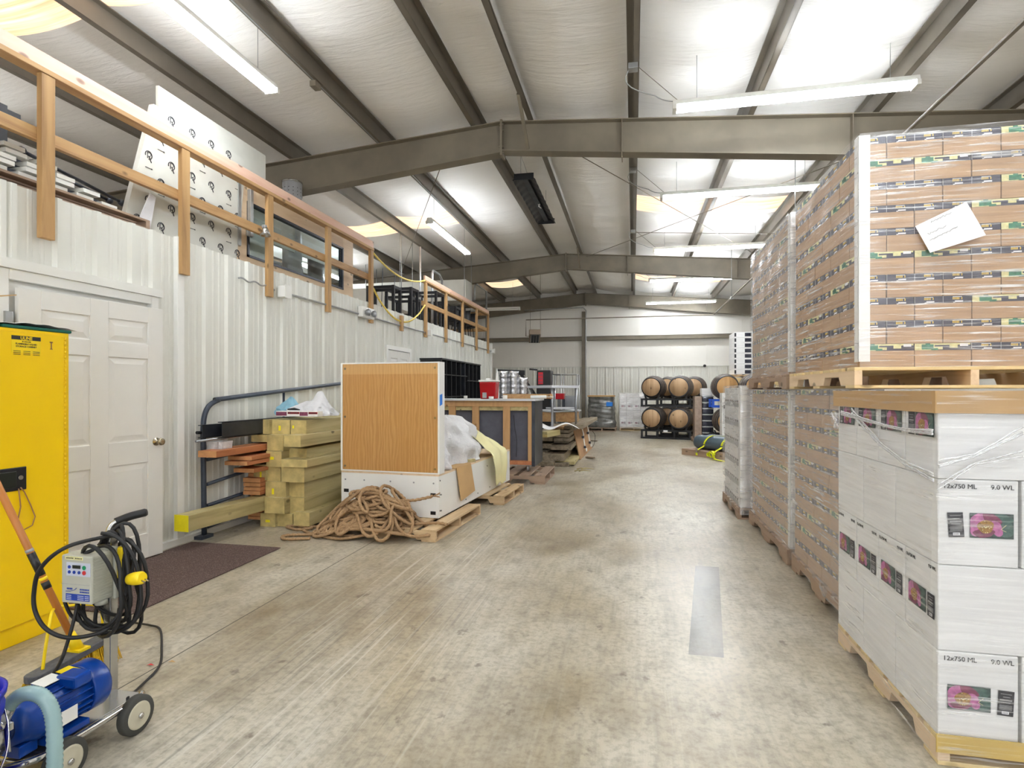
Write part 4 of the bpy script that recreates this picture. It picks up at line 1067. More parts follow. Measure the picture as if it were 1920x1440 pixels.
obj('canopy', MB().add([(-.4,-.9,0),(.4,-.9,0),(.4,.9,0),(-.4,.9,0),(-.2,-.5,.42),(.2,-.5,.42),(.2,.5,.42),(-.2,.5,.42)], [(0,3,2,1),(4,5,6,7),(0,1,5,4),(1,2,6,5),(2,3,7,6),(3,0,4,7)]), 'duct_grey', t, bevel=.006)
obj('rim', MB().box(-.42, .42, -.92, -.9, -.0, .05).box(-.42, .42, .9, .92, 0, .05).box(.4, .42, -.92, .92, 0, .05), 'stainless', t)
t = thing('perforated_sheet', 'perforated white sheet leaning behind the window glass', 'metal sheet', (WX-.66, y+.2, MZ))
obj('sheet', MB().box(-.01, .01, -.8, .5, .64, 1.02), 'foilboard', t)
# black furniture frames and shells beyond the gap
def stool_frame(label, x, y, w, d, h, gr='black table frames on the mezzanine'):
    t = thing('table_frame', label, 'table frame', (x, y, MZ+.001), 0, gr)
    for a in (-w/2, w/2):
        for b in (-d/2, d/2): obj('leg', MB().cbox(a, b, h/2, .05, .05, h), 'black_metal', t, bevel=.003)
    for a in (-w/2, w/2): obj('rail', MB().cbox(a, 0, h-.03, .045, d-.05, .05), 'black_metal', t)
    for b in (-d/2, d/2): obj('rail', MB().cbox(0, b, h-.03, w-.05, .045, .05), 'black_metal', t)
    return t
def yat(px, X=WX-.5): return on_x(px, 600, X).y
for i, (p0, p1, h, x, wd) in enumerate(((712, 728, .62, -.5, 'first'), (732, 748, .66, -.35, 'second'), (752, 776, .60, -.6, 'third'), (778, 796, .80, -.3, 'fourth'), (806, 818, .72, -.45, 'fifth'), (822, 834, .70, -.35, 'sixth'))):
    a, b = yat(p0), yat(p1)
    stool_frame(f'upright black table frame on the mezzanine, {wd} from the left beyond the window unit', WX+x, (a+b)/2, .5, max(.25, (b-a)*.8), h)
for i, p in enumerate((846, 856, 866, 876)):
    yy = yat(p, WX-.4); t = thing('shell_chair', f'black shell chair in the row behind the far railing, {ORD[i] if i else "first"} from the left', 'chair', (WX-.42, yy, MZ+.001), 0, 'black shell chairs behind the far railing')
    mb = MB(); mb.grid(lambda u, v: (-.22+.44*u, .16-.10*v-.05*(2*u-1)**2+.12*v*v, .42+.40*v), 10, 10)
    obj('backrest', mb, 'black', t, solid=.015)
    mb = MB(); mb.grid(lambda u, v: (-.22+.44*u, -.24+.42*v, .40-.03*math.sin(PI*v)+.03*(2*u-1)**2), 8, 8)
    obj('seat', mb, 'black', t, solid=.015)
    for a in (-.18, .18):
        for b in (-.18, .16): obj('leg', MB().tube([(a*.8, b*.8, .385), (a, b, 0)], .011, 8), 'black_metal', t)
for k in range(9):
    yy = yat(704+k*19, WX-.6)+.05; h = .72+.13*((k*7) % 4)/3
    tag(obj('steel_rod', MB().tube([(WX-.72, yy, MZ), (WX-.70+.02*(k%3), yy+.06*((k%3)-1), MZ+h+.2)], .007, 6), 'dark_steel'), f'thin dark upright rod among the mezzanine furniture, {wordp[k]} from the left', 'rod', 'thin rods among the mezzanine furniture')
for (x0, x1, Y_, z0, z1, wd) in ((-7.6, -5.05, 11.9, 3.2, 3.72, 'nearer'), (-7.4, -4.22, 14.0, 3.72, 4.26, 'farther')):
    t = thing('hanging_duct', f'boxy white duct hung on rods above the mezzanine furniture, {wd} one', 'duct', (x0, Y_, z0), 0, 'hung white ducts')
    obj('duct_wall', MB().box(0, x1-x0, 0, .6, 0, z1-z0), 'foilboard', t, bevel=.006)
    for dx in (.4, x1-x0-.03):
        for dy in (-.02, .62): obj('hanger_rod', MB().tube([(dx, dy, 0), (dx, dy, roof_z(x0+dx)+.2-z0)], .008, 6), 'galv', t)
# galvanised pipe loops and hanger rods
y0_, y1_ = yat(800, WX-.4), yat(829, WX-.4)
P = [(WX-.4, y0_+.35, MZ), (WX-.4, y0_+.35, 4.02)] + [(WX-.4, y0_+.35+.0+ (y1_-y0_-.5)*u, 4.1) for u in (.1, .9)] + [(WX-.4, y1_, 4.0), (WX-.4, y1_, MZ)]
tag(obj('pipe_loop', MB().tube(P, .03, 10), 'galv'), 'upside-down U of grey pipe rising behind the start of the far railing', 'pipe')
P = [(WX-.55, y0_, MZ), (WX-.55, y0_, 4.55)]
tag(obj('pipe_riser', MB().tube(P, .022, 8), 'galv'), 'straight grey pipe rising beside the pipe loop', 'pipe')
ye2 = 15.75
P = [(WX-.1, ye2, MZ+.01), (WX-.1, ye2, 4.25), (WX-.1, ye2-1.0, 4.27), (WX-.1, ye2-1.2, 4.2), (WX-.1, ye2-1.2, 3.8)]
tag(obj('pipe_riser', MB().tube(P, .025, 8), 'galv'), 'grey pipe rising at the far end of the railing with a short crossbar', 'pipe')
for k, p in enumerate((750, 882)):
    q = yat(p, WX-.9); tag(obj('hanger_rod', MB().tube([(WX-.9, q, 3.4), (WX-.9, q, roof_z(WX-.9)+.2)], .006, 6), 'galv'), f'thin rod hanging from the roof over the mezzanine furniture, {["nearer","farther"][k]} one', 'rod')
# dark back room beyond the railing: partition end and low shelf
struct('trim_9', MB().box(XL+.05, WX-2.6, 6.5, 6.6, MZ, 3.5), 'mezz')

# ================================================================== YELLOW SAFETY CABINET
CX = -3.26; cy1 = 2.735; cy0 = cy1-1.09; ch = 1.72
t = thing('safety_cabinet', 'tall yellow steel flammable storage cabinet standing in front of the white door', 'cabinet', (CX-.46, cy0, 0))
obj('body', MB().box(0, .44, 0, 1.09, .0, ch), 'yellow_cab', t, bevel=.004)
obj('door', MB().box(.442, .46, .545, 1.045, .11, ch-.02), 'yellow_cab', t, bevel=.004)
obj('door', MB().box(.442, .46, .045, .541, .11, ch-.02), 'yellow_cab', t, bevel=.004)
mb = MB()
for k in range(60): mb.cyl((.461, 1.05, .14+k*.026), (.461, 1.05, .158+k*.026), .0045, 6)
obj('piano_hinge', mb, 'yellow_cab', t)['kind'] = 'stuff'
def cabp(px, py): p = on_x(px, py, CX); return Vector((.46, p.y-cy0, p.z))
p0, p1 = cabp(21, 628), cabp(76, 664)
lb = obj('warning_label', MB().box(.4604, .4612, p0.y, p1.y, p1.z, p0.z), 'yellow', t)
obj('label_header', MB().box(.4612, .4616, p0.y, p1.y, p0.z-.022, p0.z), 'ink', t)
W_ = p1.y-p0.y
text('lettering', 'ULINE', .023, 'yellow', t, (.4618, (p0.y+p1.y)/2, p0.z-.019), FACE_PX, 'CENTER', .0006)
for k, (s, sz) in enumerate((('45 GALLON', .009), ('FLAMMABLE LIQUID', .0125), ('STORAGE CABINET', .0125))):
    text('lettering', s, sz, 'ink', t, (.4614, (p0.y+p1.y)/2, p0.z-.034-.014*k), FACE_PX, 'CENTER', .0003)
mb = MB()
for i in range(3):
    for j in range(3): mb.box(.4612, .4616, p0.y+.01+W_*.33*i, p0.y+.01+W_*(.33*i+.24), p0.z-.085-.009*j, p0.z-.082-.009*j)
obj('small_print', mb, 'ink', t)['kind'] = 'stuff'
q = cabp(96, 648)
obj('vent_mark', MB().box(.4605, .4615, q.y-.003, q.y+.003, q.z-.02, q.z+.02).box(.4605, .4615, q.y-.009, q.y+.009, q.z+.015, q.z+.022).box(.4605, .4615, q.y-.007, q.y+.007, q.z-.023, q.z-.018), 'oak_frame', t)
a, b = cabp(0, 880), cabp(48, 917)
hb = obj('paddle_latch', MB().box(.4602, .468, b.y-.20, b.y, b.z, a.z), 'black', t, bevel=.01)
obj('latch_recess', MB().box(.468, .472, b.y-.18, b.y-.055, b.z+.02, a.z-.02), 'lcd', hb, bevel=.006)
obj('keyhole', MB().cyl((.468, b.y-.035, (a.z+b.z)/2+.006), (.476, b.y-.035, (a.z+b.z)/2+.006), .012, 16), 'chrome', hb)
ky, kz = b.y-.045, b.z+.01
P = [(.472, ky, kz), (.47, ky+.012, kz-.10), (.468, ky-.005, kz-.19), (.467, ky+.03, kz-.23), (.467, ky+.075, kz-.215), (.467, ky+.09, kz-.17), (.468, ky+.065, kz-.1), (.47, ky+.03, kz-.02), (.472, ky+.01, kz+.005)]
Q = []
for i in range(len(P)-1):
    for u in (0, .33, .66): Q.append(Vector(P[i]).lerp(Vector(P[i+1]), u))
Q.append(Vector(P[-1]))
obj('key_cord', MB().tube(Q, .0032, 6), 'oak_frame', t)
# things lying on the cabinet
t = thing('folder', 'dark green folder in a plastic sleeve lying on the yellow cabinet', 'folder', (CX-.14, cy1-.165, ch+.001))
obj('cover', MB().box(-.12, .125, -.2, .18, 0, .018), 'teal', t, bevel=.006)
mb = MB(); mb.grid(lambda u, v: (-.13+.265*u, -.22+.42*v, .021+.012*math.sin(PI*v)*(1+.3*math.sin(9*u))+.003*math.sin(23*v+7*u)), 12, 16)
obj('sleeve', mb, 'paper', t, solid=.002)
t = thing('magazine', 'white magazines piled at the left on the yellow cabinet', 'magazine', (CX-.2, cy1-.60, ch+.001))
obj('cover', MB().box(-.14, .19, -.25, .20, 0, .012), 'paper', t, bevel=.003)
obj('cover_sheet', MB().box(-.13, .185, -.24, .21, .013, .018), 'label_grey', t, (0,0,0), (0, 0, .05))
q = on_x(10, 548, CX-.08)
t = thing('cardboard_box', 'corner of an open brown cardboard box on the yellow cabinet at the left edge', 'box', (CX-.2, q.y-.40, ch+.002))
obj('box_body', MB().box(-.2, .1, -.2, .33, .0, .16), 'card', t, bevel=.003)
obj('flap', MB().add([(-.2,.33,.156),(.1,.33,.156),(.13,.45,.185),(-.17,.45,.185),(-.2,.33,.162),(.1,.33,.162),(.13,.45,.191),(-.17,.45,.191)], [(0,1,2,3),(7,6,5,4),(0,4,5,1),(1,5,6,2),(2,6,7,3),(3,7,4,0)]), 'card', t)
# mat in front of the door
a = on_z(513, 1031, .006)
tag(obj('door_mat', MB().box(-3.93, a.x+.02, 2.9, 4.42, .0, .010), 'mat', bevel=.004), 'dark brown carpet mat on the floor in front of the white door', 'mat')
# ================================================================== PUMP CART (front left)
px0, py0 = -2.13, 1.62
cart = thing('pump_cart', 'wheeled stainless cart with blue motor pump, control box and coiled black cable', 'pump', (px0, py0, 0))
# local frame: x towards the aisle, y down the hall
dk = MB().box(-.13, .13, -.10, .36, .115, .125)
obj('deck', dk, 'stainless', cart, bevel=.004)
P = [(.13, .36, .12), (.15, .30, .12), (.15, .02, .12), (.13, -.07, .118), (.05, -.13, .115), (-.05, -.13, .115), (-.13, -.07, .118), (-.15, .02, .12), (-.15, .3, .12), (-.13, .36, .12)]
def smooth_path(P, n=6, closed=False):
    P = [Vector(p) for p in P]; out = []; m = len(P)
    rng = range(m if closed else m-1)
    for i in rng:
        p0 = P[(i-1) % m] if (closed or i) else P[0]; p1 = P[i]; p2 = P[(i+1) % m]; p3 = P[(i+2) % m] if (closed or i+2 < m) else P[-1]
        for k in range(n):
            t = k/n; out.append(.5*((2*p1)+(p2-p0)*t+(2*p0-5*p1+4*p2-p3)*t*t+(3*p1-p0-3*p2+p3)*t**3))
    if not closed: out.append(P[-1])
    return out
obj('rim_tube', MB().tube(smooth_path(P, 5), .013, 10), 'chrome', cart)
for (x, y, r_, wd) in ((.17, .29, .0755, 0), (.17, -.0, .0755, 0), (-.17, .29, .0755, 0), (-.17, -.0, .0755, 0)):
    w_ = obj('wheel', MB().lathe([(.050, -.018), (r_-.004, -.018), (r_, -.012), (r_, .012), (r_-.004, .018), (.050, .018)], 30, axis='x', loc=(x, y, r_)), 'tyre', cart)
    obj('hub', MB().lathe([(.012, -.024), (.020, -.023), (.030, -.0195), (.044, -.0205), (.05, -.0215), (.053, -.018), (.053, .018), (.05, .0215), (.044, .0205), (.030, .0195), (.020, .023), (.012, .024)], 28, axis='x', loc=(x, y, r_)), 'hub', w_)
    obj('axle_nut', MB().lathe([(.008, .02), (.011, .024), (.011, .030), (.004, .033)] if x > 0 else [(.004, -.033), (.011, -.030), (.011, -.024), (.008, -.02)], 10, axis='x', loc=(x, y, r_)), 'chrome', w_)
for y in (.29, -.0): obj('axle', MB().cyl((-.17, y, .0755), (.17, y, .0755), .009, 10).box(-.12, -.1, y-.02, y+.02, .07, .115).box(.1, .12, y-.02, y+.02, .07, .115), 'stainless', cart)
# motor: finned body along y with fan cowl at the far end
mz = .245; mx = .0
mb = MB().lathe([(.078, -.16), (.088, -.155), (.088, .10), (.078, .105)], 28, axis='y', loc=(mx, .02, mz))
for k in range(22):
    a = 2*PI*k/22
    c, s = math.cos(a), math.sin(a)
    mb.beam((mx+.092*c, -.12, mz+.092*s), (mx+.092*c, .11, mz+.092*s), .005, .02, 0, (c, 0, s))
mo = obj('motor', mb, 'blue', cart); mo.scale = (.9, .62, .9); mo.location = (.062, .056, .0245)
obj('fan_cowl', MB().lathe([(.1, .10), (.104, .112), (.104, .205), (.096, .222), (.06, .228)], 32, axis='y', loc=(mx, .02, mz)), 'blue', mo)
obj('terminal_box', MB().box(mx+.02, mx+.12, -.03, .08, mz+.065, mz+.115), 'blue', mo, bevel=.012)
obj('rating_plate', MB().box(-.035, .03, -.12, -.0, .1045, .1065), 'trim_white', mo, (mx+.0, .0, mz), (0, .12, 0))
obj('warning_plate', MB().box(-.03, .035, .02, .10, .104, .106), 'yellow', mo, (mx-.0, .0, mz), (0, .1, 0))
obj('side_plate', MB().box(.105, .108, -.10, .0, -.055, .0), 'trim_white', mo, (mx, 0, mz))
obj('gear_housing', MB().lathe([(.05, -.30), (.075, -.29), (.082, -.24), (.098, -.20), (.1, -.165), (.09, -.145)], 24, axis='y', loc=(mx, .02, mz)), 'blue', mo)
obj('foot', MB().box(-.08, .09, -.14, .1, .125, .15).box(-.05, .05, -.26, -.16, .125, .17), 'blue', mo, bevel=.004)
# pump head and tri-clamp fittings
ph = obj('pump_head', MB().lathe([(.03, -.47), (.07, -.465), (.082, -.45), (.086, -.42), (.086, -.36), (.06, -.345), (.05, -.30), (.05, -.26)], 28, axis='y', loc=(mx, .0, mz)), 'stainless', cart); ph.scale = (.9, .62, .9); ph.location = (.062, .056, .0245)
obj('port', MB().cyl((mx+.05, -.42, mz+.03), (mx+.11, -.38, mz+.13), .026, 18), 'stainless', ph)
obj('clamp_ring', MB().lathe([(.02, -.01), (.043, -.01), (.046, 0), (.043, .01), (.02, .01)], 24, mat=Matrix.Translation((mx+.085, -.395, mz+.085)) @ Matrix.Rotation(-.5, 4, 'X') @ Matrix.Rotation(.55, 4, 'Y')), 'chrome', ph)
obj('wing_nut', MB().cyl((mx+.12, -.40, mz+.075), (mx+.15, -.42, mz-.01), .010, 10).box(mx+.115, mx+.145, -.41, -.39, mz+.06, mz+.085), 'chrome', ph)
obj('clamp_ring', MB().lathe([(.03, -.34), (.062, -.338), (.064, -.325), (.062, -.312), (.03, -.31)], 24, axis='y', loc=(mx, 0, mz)), 'chrome', ph)
# column, control box, handle
cxl, cyl_ = .0, .335
obj('column', MB().box(cxl-.018, cxl+.018, cyl_-.018, cyl_+.018, .12, .78), 'stainless', cart, bevel=.003)
cb_ = obj('control_box', MB().box(-.165, -.02, .165, .26, .545, .735).box(-.172, -.01, .26, .28, .535, .748), 'vfd', cart, bevel=.006); cb_.location = (.075, .035, -.005)
cbx0, cbx1, cby = -.165, -.02, .165
mb = MB()
for k in range(15): mb.box(-.02, -.0175, .175, .255, .56+.0115*k, .564+.0115*k)
obj('cooling_fins', mb, 'vfd', cb_)['kind'] = 'stuff'
obj('seam', MB().box(cbx0+.001, cbx1-.001, cby-.0008, cby, .6205, .6220), 'label_grey', cb_)
obj('keypad_plate', MB().box(-.138, -.024, cby-.0015, cby, .655, .708), 'panel_lilac', cb_)
obj('display', MB().box(-.108, -.070, cby-.003, cby-.0015, .685, .698), 'lcd', cb_)
for x, z, m_ in ((-.123, .690, 'ink_blue'), (-.123, .670, 'ink_blue'), (-.100, .670, 'ink_blue'), (-.076, .670, 'ink_blue'), (-.052, .690, 'green_btn'), (-.052, .670, 'red_btn')):
    obj('button', MB().cyl((x, cby-.0035, z), (x, cby-.0015, z), .0065 if m_ == 'ink_blue' else .0085, 14), m_, cb_)
obj('paper_tag', MB().box(-.145, -.06, cby-.001, cby, .718, .731), 'cream', cb_)
mb = MB()
for i in range(11):
    if i not in (5,): mb.box(-.138+.007*i, -.134+.007*i, cby-.0015, cby-.001, .722, .727)
obj('tag_lettering', mb, 'ink', cb_)
obj('blue_label', MB().box(-.142, -.028, cby-.001, cby, .558, .584), 'ink_blue', cb_)
mb = MB()
for a, b in ((-.138, -.115), (-.085, -.055), (-.050, -.030)):
    for k in range(3): mb.box(a, b, cby-.0016, cby-.001, .562+.007*k, .5645+.007*k)
mb2 = MB().tube([(-.142, cby-.001, .593), (-.12, cby-.001, .594), (-.10, cby-.001, .600), (-.09, cby-.001, .608)], .0013, 4)
for i in range(4): mb2.box(-.137+.007*i, -.132+.007*i, cby-.001, cby, .600, .607)
for i in range(6): mb2.box(-.074+.0075*i, -.069+.0075*i, cby-.001, cby, .600, .606); mb2.box(-.074+.0075*i, -.069+.0075*i, cby-.001, cby, .590, .596)
obj('label_print', mb, 'panel_lilac', cb_)['kind'] = 'stuff'; obj('maker_mark', mb2, 'ink_blue', cb_)
obj('gland', MB().cyl((-.045, .23, .525), (-.045, .23, .545), .022, 14), 'vfd', cb_)
obj('gland', MB().cyl((-.11, .23, .525), (-.11, .23, .545), .016, 14), 'rubber', cb_)
hn = obj('handle', MB().tube(smooth_path([(cxl, cyl_+.0, .76), (cxl-.01, cyl_+.0, .79), (cxl-.01, cyl_+.02, .82), (cxl+.01, cyl_+.06, .838)], 6), .012, 10), 'stainless', cart)
obj('grip', MB().tube(smooth_path([(cxl-.008, cyl_+.03, .826), (cxl+.02, cyl_+.075, .842), (cxl+.07, cyl_+.11, .855)], 6), [.017]*12+[.013], 12), 'rubber', hn)
# coiled cable hung on the column
r = random.Random(21); mb = MB(); P = []
turns = 9
cen = Vector((cxl+.03, cyl_-.0, .655))
for k in range(turns*26):
    a = 2*PI*k/26; tn = k/26
    rz = .185+.035*math.sin(tn*1.9)+.02*math.cos(tn*5.1); rx = .085+.022*math.sin(tn*2.3+1)
    off = .026*math.sin(tn*1.7)
    x = cen.x+rx*math.sin(a)*(1+.15*math.sin(a*.5+tn)) + .05*math.sin(a)*max(0, -math.cos(a)) + off*.5
    z = cen.z-.055+rz*math.cos(a)*(1 if math.cos(a) > 0 else 1.05)
    y = cen.y-.05*math.cos(tn*2.1)+.04*math.sin(a*1+tn*.7)+.012*math.sin(tn*4)
    P.append((x, y-.02, z))
mb.tube(P, .0078, 8)
obj('cable_coil', mb, 'rubber', cart)
# the big loop in front of the control box
cl = smooth_path([(.05, .30, .79), (-.02, .17, .775), (-.10, .13, .70), (-.135, .13, .60), (-.125, .13, .52), (-.08, .14, .455), (-.01, .17, .42), (.06, .24, .42), (.09, .29, .46)], 8)
obj('cable_loop', MB().tube(cl, .0078, 8), 'rubber', cart)
cl = smooth_path([(-.045, .23, .53), (-.04, .20, .44), (-.02, .15, .36), (.03, .08, .34), (.05, .03, .33)], 6)
obj('motor_lead', MB().tube(cl, .0065, 8), 'rubber', cart)
cl = smooth_path([(-.11, .23, .53), (-.09, .25, .46), (-.03, .29, .42), (.05, .31, .43), (.10, .28, .5)], 6)
obj('mains_lead', MB().tube(cl, .0065, 8), 'rubber', cart)
pl = obj('plug', MB().lathe([(.012, -.04), (.022, -.035), (.026, -.01), (.026, .022), (.021, .03)], 18, mat=Matrix.Translation((cxl+.175, cyl_-.045, .625)) @ Matrix.Rotation(1.4, 4, 'Y')), 'yellow', cart)
for s in (-.008, .008): obj('prong', MB().box(-.002, .002, s-.002, s+.002, 0, .022, mat=Matrix.Translation((cxl+.203, cyl_-.045, .622)) @ Matrix.Rotation(1.9, 4, 'Y')), 'brass', pl)
obj('plug_holder', MB().box(cxl+.05, cxl+.09, cyl_-.03, cyl_-.005, .58, .74), 'yellow', cart, bevel=.008)
# clear ribbed hose: from the port up, over and down in front of the cart
hp = [(.147, -.183, .345), (.175, -.165, .385), (.215, -.155, .40), (.26, -.145, .385), (.29, -.14, .33), (.305, -.145, .22), (.305, -.15, .11), (.30, -.17, .024), (.28, -.24, .023), (.36, -.40, .023)]
H = smooth_path(hp, 14); mb = MB(); rr_ = [.0208+.0026*(k % 2) for k in range(len(H))]
mb.tube(H, rr_, 14); t = thing('hose', 'pale translucent ribbed hose arching out of the pump and down to the floor', 'hose', (px0, py0, 0)); obj('hose_wall', mb, 'hose', t)
obj('fitting', MB().cyl((.127, -.19, .30), (.152, -.181, .355), .0275, 16), 'duct_grey', t)
# trailing lead on the floor
q = [on_z(*p, .012) for p in ((215, 1303), (262, 1288), (298, 1250), (303, 1215), (300, 1180), (280, 1172), (255, 1168), (225, 1160))]
q[0] = Vector((px0+.12, py0+.30, .13))
tag(obj('floor_lead', MB().tube(smooth_path(q, 6), .006, 8), 'rubber'), 'thin dark lead trailing on the floor behind the pump cart', 'cable')

# bucket at the left edge
c = Vector((-1.995, 1.265, 0)); bh = .47
t = thing('bucket', 'bright blue plastic bucket with a wire handle at the left edge', 'bucket', c)
obj('pail', MB().lathe([(.115, 0), (.12, .004), (.142, bh-.08), (.15, bh-.075), (.152, bh-.05), (.145, bh-.045), (.147, bh-.02), (.156, bh-.016), (.158, bh), (.148, bh), (.146, bh-.03), (.12, .02), (.11, .012)], 40), 'bucket', t)
P = [(.153*math.cos(a), .153*math.sin(a), bh-.04-.20*math.sin((a+PI/2)/PI*PI)) for a in [ -PI/2+PI*k/20 for k in range(21)]]
obj('bail', MB().tube([(p[0]*1.05, p[1]*1.03, p[2]) for p in P], .0028, 6), 'chrome', t)
for s in (-1, 1): obj('ear', MB().box(-.015, .015, s*.150, s*.165, bh-.06, bh-.03), 'bucket', t)

# push broom
ha = on_x(0, 922, CX+.05); 
hb_ = Vector((-2.56, 2.02, .125))
dirn = None
b0 = on_z(52, 1285, .12); b1 = on_z(213, 1192, .12)
t = thing('push_broom', 'push broom with orange handle and grey block lying tilted behind the pump cart', 'broom', (b0+b1)/2)
o0v = (b0+b1)/2; d = (b1-b0).normalized(); up = Vector((0, 0, 1)); sd = d.cross(up).normalized(); Lb = (b1-b0).length
blk = MB(); n = 12; pts = []
for s in (1, -1):
    for k in range(7):
        a = -PI/2+PI*k/6; pts.append(s*d*(Lb/2-.03+.03*math.cos(a)) + s*sd*.038*math.sin(a))
vs = [p+up*.0 for p in pts]+[p+up*.032 for p in pts]; m_ = len(pts)
blk.add(vs, [tuple(range(m_))[::-1], tuple(range(m_, 2*m_))]+[(i, (i+1)%m_, m_+(i+1)%m_, m_+i) for i in range(m_)])
obj('block', blk, 'broom_block', t, bevel=.005)
mb = MB(); rr = random.Random(3)
for k in range(430):
    u = rr.uniform(-.5, .5); v = rr.uniform(-1, 1); p = d*(Lb*.97*u)+sd*.032*v
    e = p+d*(.05*u+rr.uniform(-.008, .008))+sd*(.022*v+rr.uniform(-.006, .006))-up*(.105+rr.uniform(0, .01))
    mb.tube([p, e], [.0024, .0016], 4, smooth=False)
obj('bristles', mb, 'bristle', t)['kind'] = 'stuff'
pm_ = on_z(150, 1215, .16)
soc = o0v + d*((pm_-o0v).dot(d)) + up*.032; soc = soc - o0v
tip = on_x(-25, 868, -2.86)-o0v
dh = (tip-soc).normalized()
obj('socket', MB().cyl(soc, soc+dh*.09, .028, 14, r2=.02).box(soc.x-.04, soc.x+.04, soc.y-.03, soc.y+.03, soc.z-.002, soc.z+.01), 'yellow', t)
hd = obj('handle', MB().cyl(soc+dh*.05, tip, .0155, 14), 'orange_handle', t)
Lh = (tip-soc).length
for a, b, m_ in ((.34, .375, 'black'), (.385, .40, 'yellow'), (.41, .53, 'black'), (.535, .55, 'label_grey')):
    obj('sleeve', MB().cyl(soc+dh*Lh*a, soc+dh*Lh*b, .0168, 14), m_, hd)
j0 = soc+dh*.22
for s in (-1, 1):
    f = d*(s*.17)+up*.034
    obj('brace', MB().tube(smooth_path([f, f+up*.015, f*.85+up*.16+Vector((0,0,0)), j0+d*s*.03, j0], 5), .0065, 8), 'yellow', t)
# small leaf-like scraps
for k, (p, l, m_) in enumerate((((322, 1241), 'curled wood chip on the floor right of the trailing lead', 'card'), ((282, 1247), 'small red scrap of tape on the floor', 'red_btn'))):
    q = on_z(*p, .003); tag(obj('floor_scrap', MB().add([(-.02,-.004,0),(.0,-.008,.004),(.025,0,.001),(.0,.006,.006),(0,0,.008)], [(0,1,4),(1,2,4),(2,3,4),(3,0,4),(3,2,1,0)]), m_, None, q), l, 'debris')

# ================================================================== PIPE GATE AGAINST THE PARTITION
g0 = on_z(378, 1004, .03); gx = WX+.085
def gp(px, py): return on_x(px, py, gx)
t = thing('pipe_gate', 'dark blue-grey tubular gate leaning on the partition behind the timbers', 'gate', (gx, g0.y, 0))
org = Vector((gx, g0.y, 0)); bl = gp(383, 985); tl = gp(381, 800); tb = gp(402, 752); tr = gp(632, 720)
ex = (tr-tb)*1.35
fr = [Vector((gx, bl.y, .03)), gp(381, 830), gp(381, 800), gp(384, 777), gp(393, 760), gp(410, 750), gp(430, 746)] + [gp(632, 720), gp(632, 720)+(gp(632, 720)-gp(430, 746))*.35]
obj('outer_tube', MB().tube([p-org for p in smooth_path(fr, 5)], .024, 12), 'pipe_blue', t)
for (a, b) in (((388, 862), (470, 842)), ((388, 908), (470, 880)), ((388, 948), (470, 920)), ((388, 988), (470, 957))):
    p, q = gp(*a), gp(*b); q = p+(q-p)*2.6
    obj('cross_tube', MB().tube([p-org, q-org], .017, 10), 'pipe_blue', t)
p, q = gp(532, 736), gp(532, 760); obj('upright_bar', MB().tube([p-org, Vector((q.x, q.y, .4))-org], .014, 8), 'pipe_blue', t)
for p in (.12, ): obj('hinge_pin', MB().cyl(gp(372, 811)-org+Vector((0,-.02,0)), gp(384, 811)-org, .015, 10), 'black_metal', t)
obj('foot', MB().box(-.035, .05, -.05, .1, .0, .03), 'pipe_blue', t)

# ================================================================== LUMBER STACK
def lumber(label, px_a, px_b, y_a, y_b, Yf, L, tagc=None, name='timber', mat='treated_y', group='treated timbers in the stack', tagpos=None, endm='treated_end', knot=True):
    d_ = ray(px_a, 800); Yf = min(Yf, d_[1]*(-3.88)/d_[0])
    a = on_y(px_a, y_b, Yf); b = on_y(px_b, y_a, Yf)     # lower left, upper right of the end face
    t = thing(name, label, 'timber', ((a.x+b.x)/2, Yf, a.z), 0, group)
    w, h = b.x-a.x, b.z-a.z
    bd = MB().box(-w/2+.001, w/2-.001, .002, L, .001, h-.001)
    obj('body', bd, mat, t, bevel=.004)
    obj('end_grain', MB().box(-w/2+.002, w/2-.002, 0, .003, .002, h-.002), endm, t)
    if tagc: 
        tx, tz, tw, th = tagpos or (0, h*.45, .03, .05)
        obj('tag', MB().box(tx-tw/2, tx+tw/2, -.0015, 0, tz-th/2, tz+th/2), tagc, t)
    return t
Z = lambda x: 320+x/3.692
Yz = lambda y: 660+y/3.692
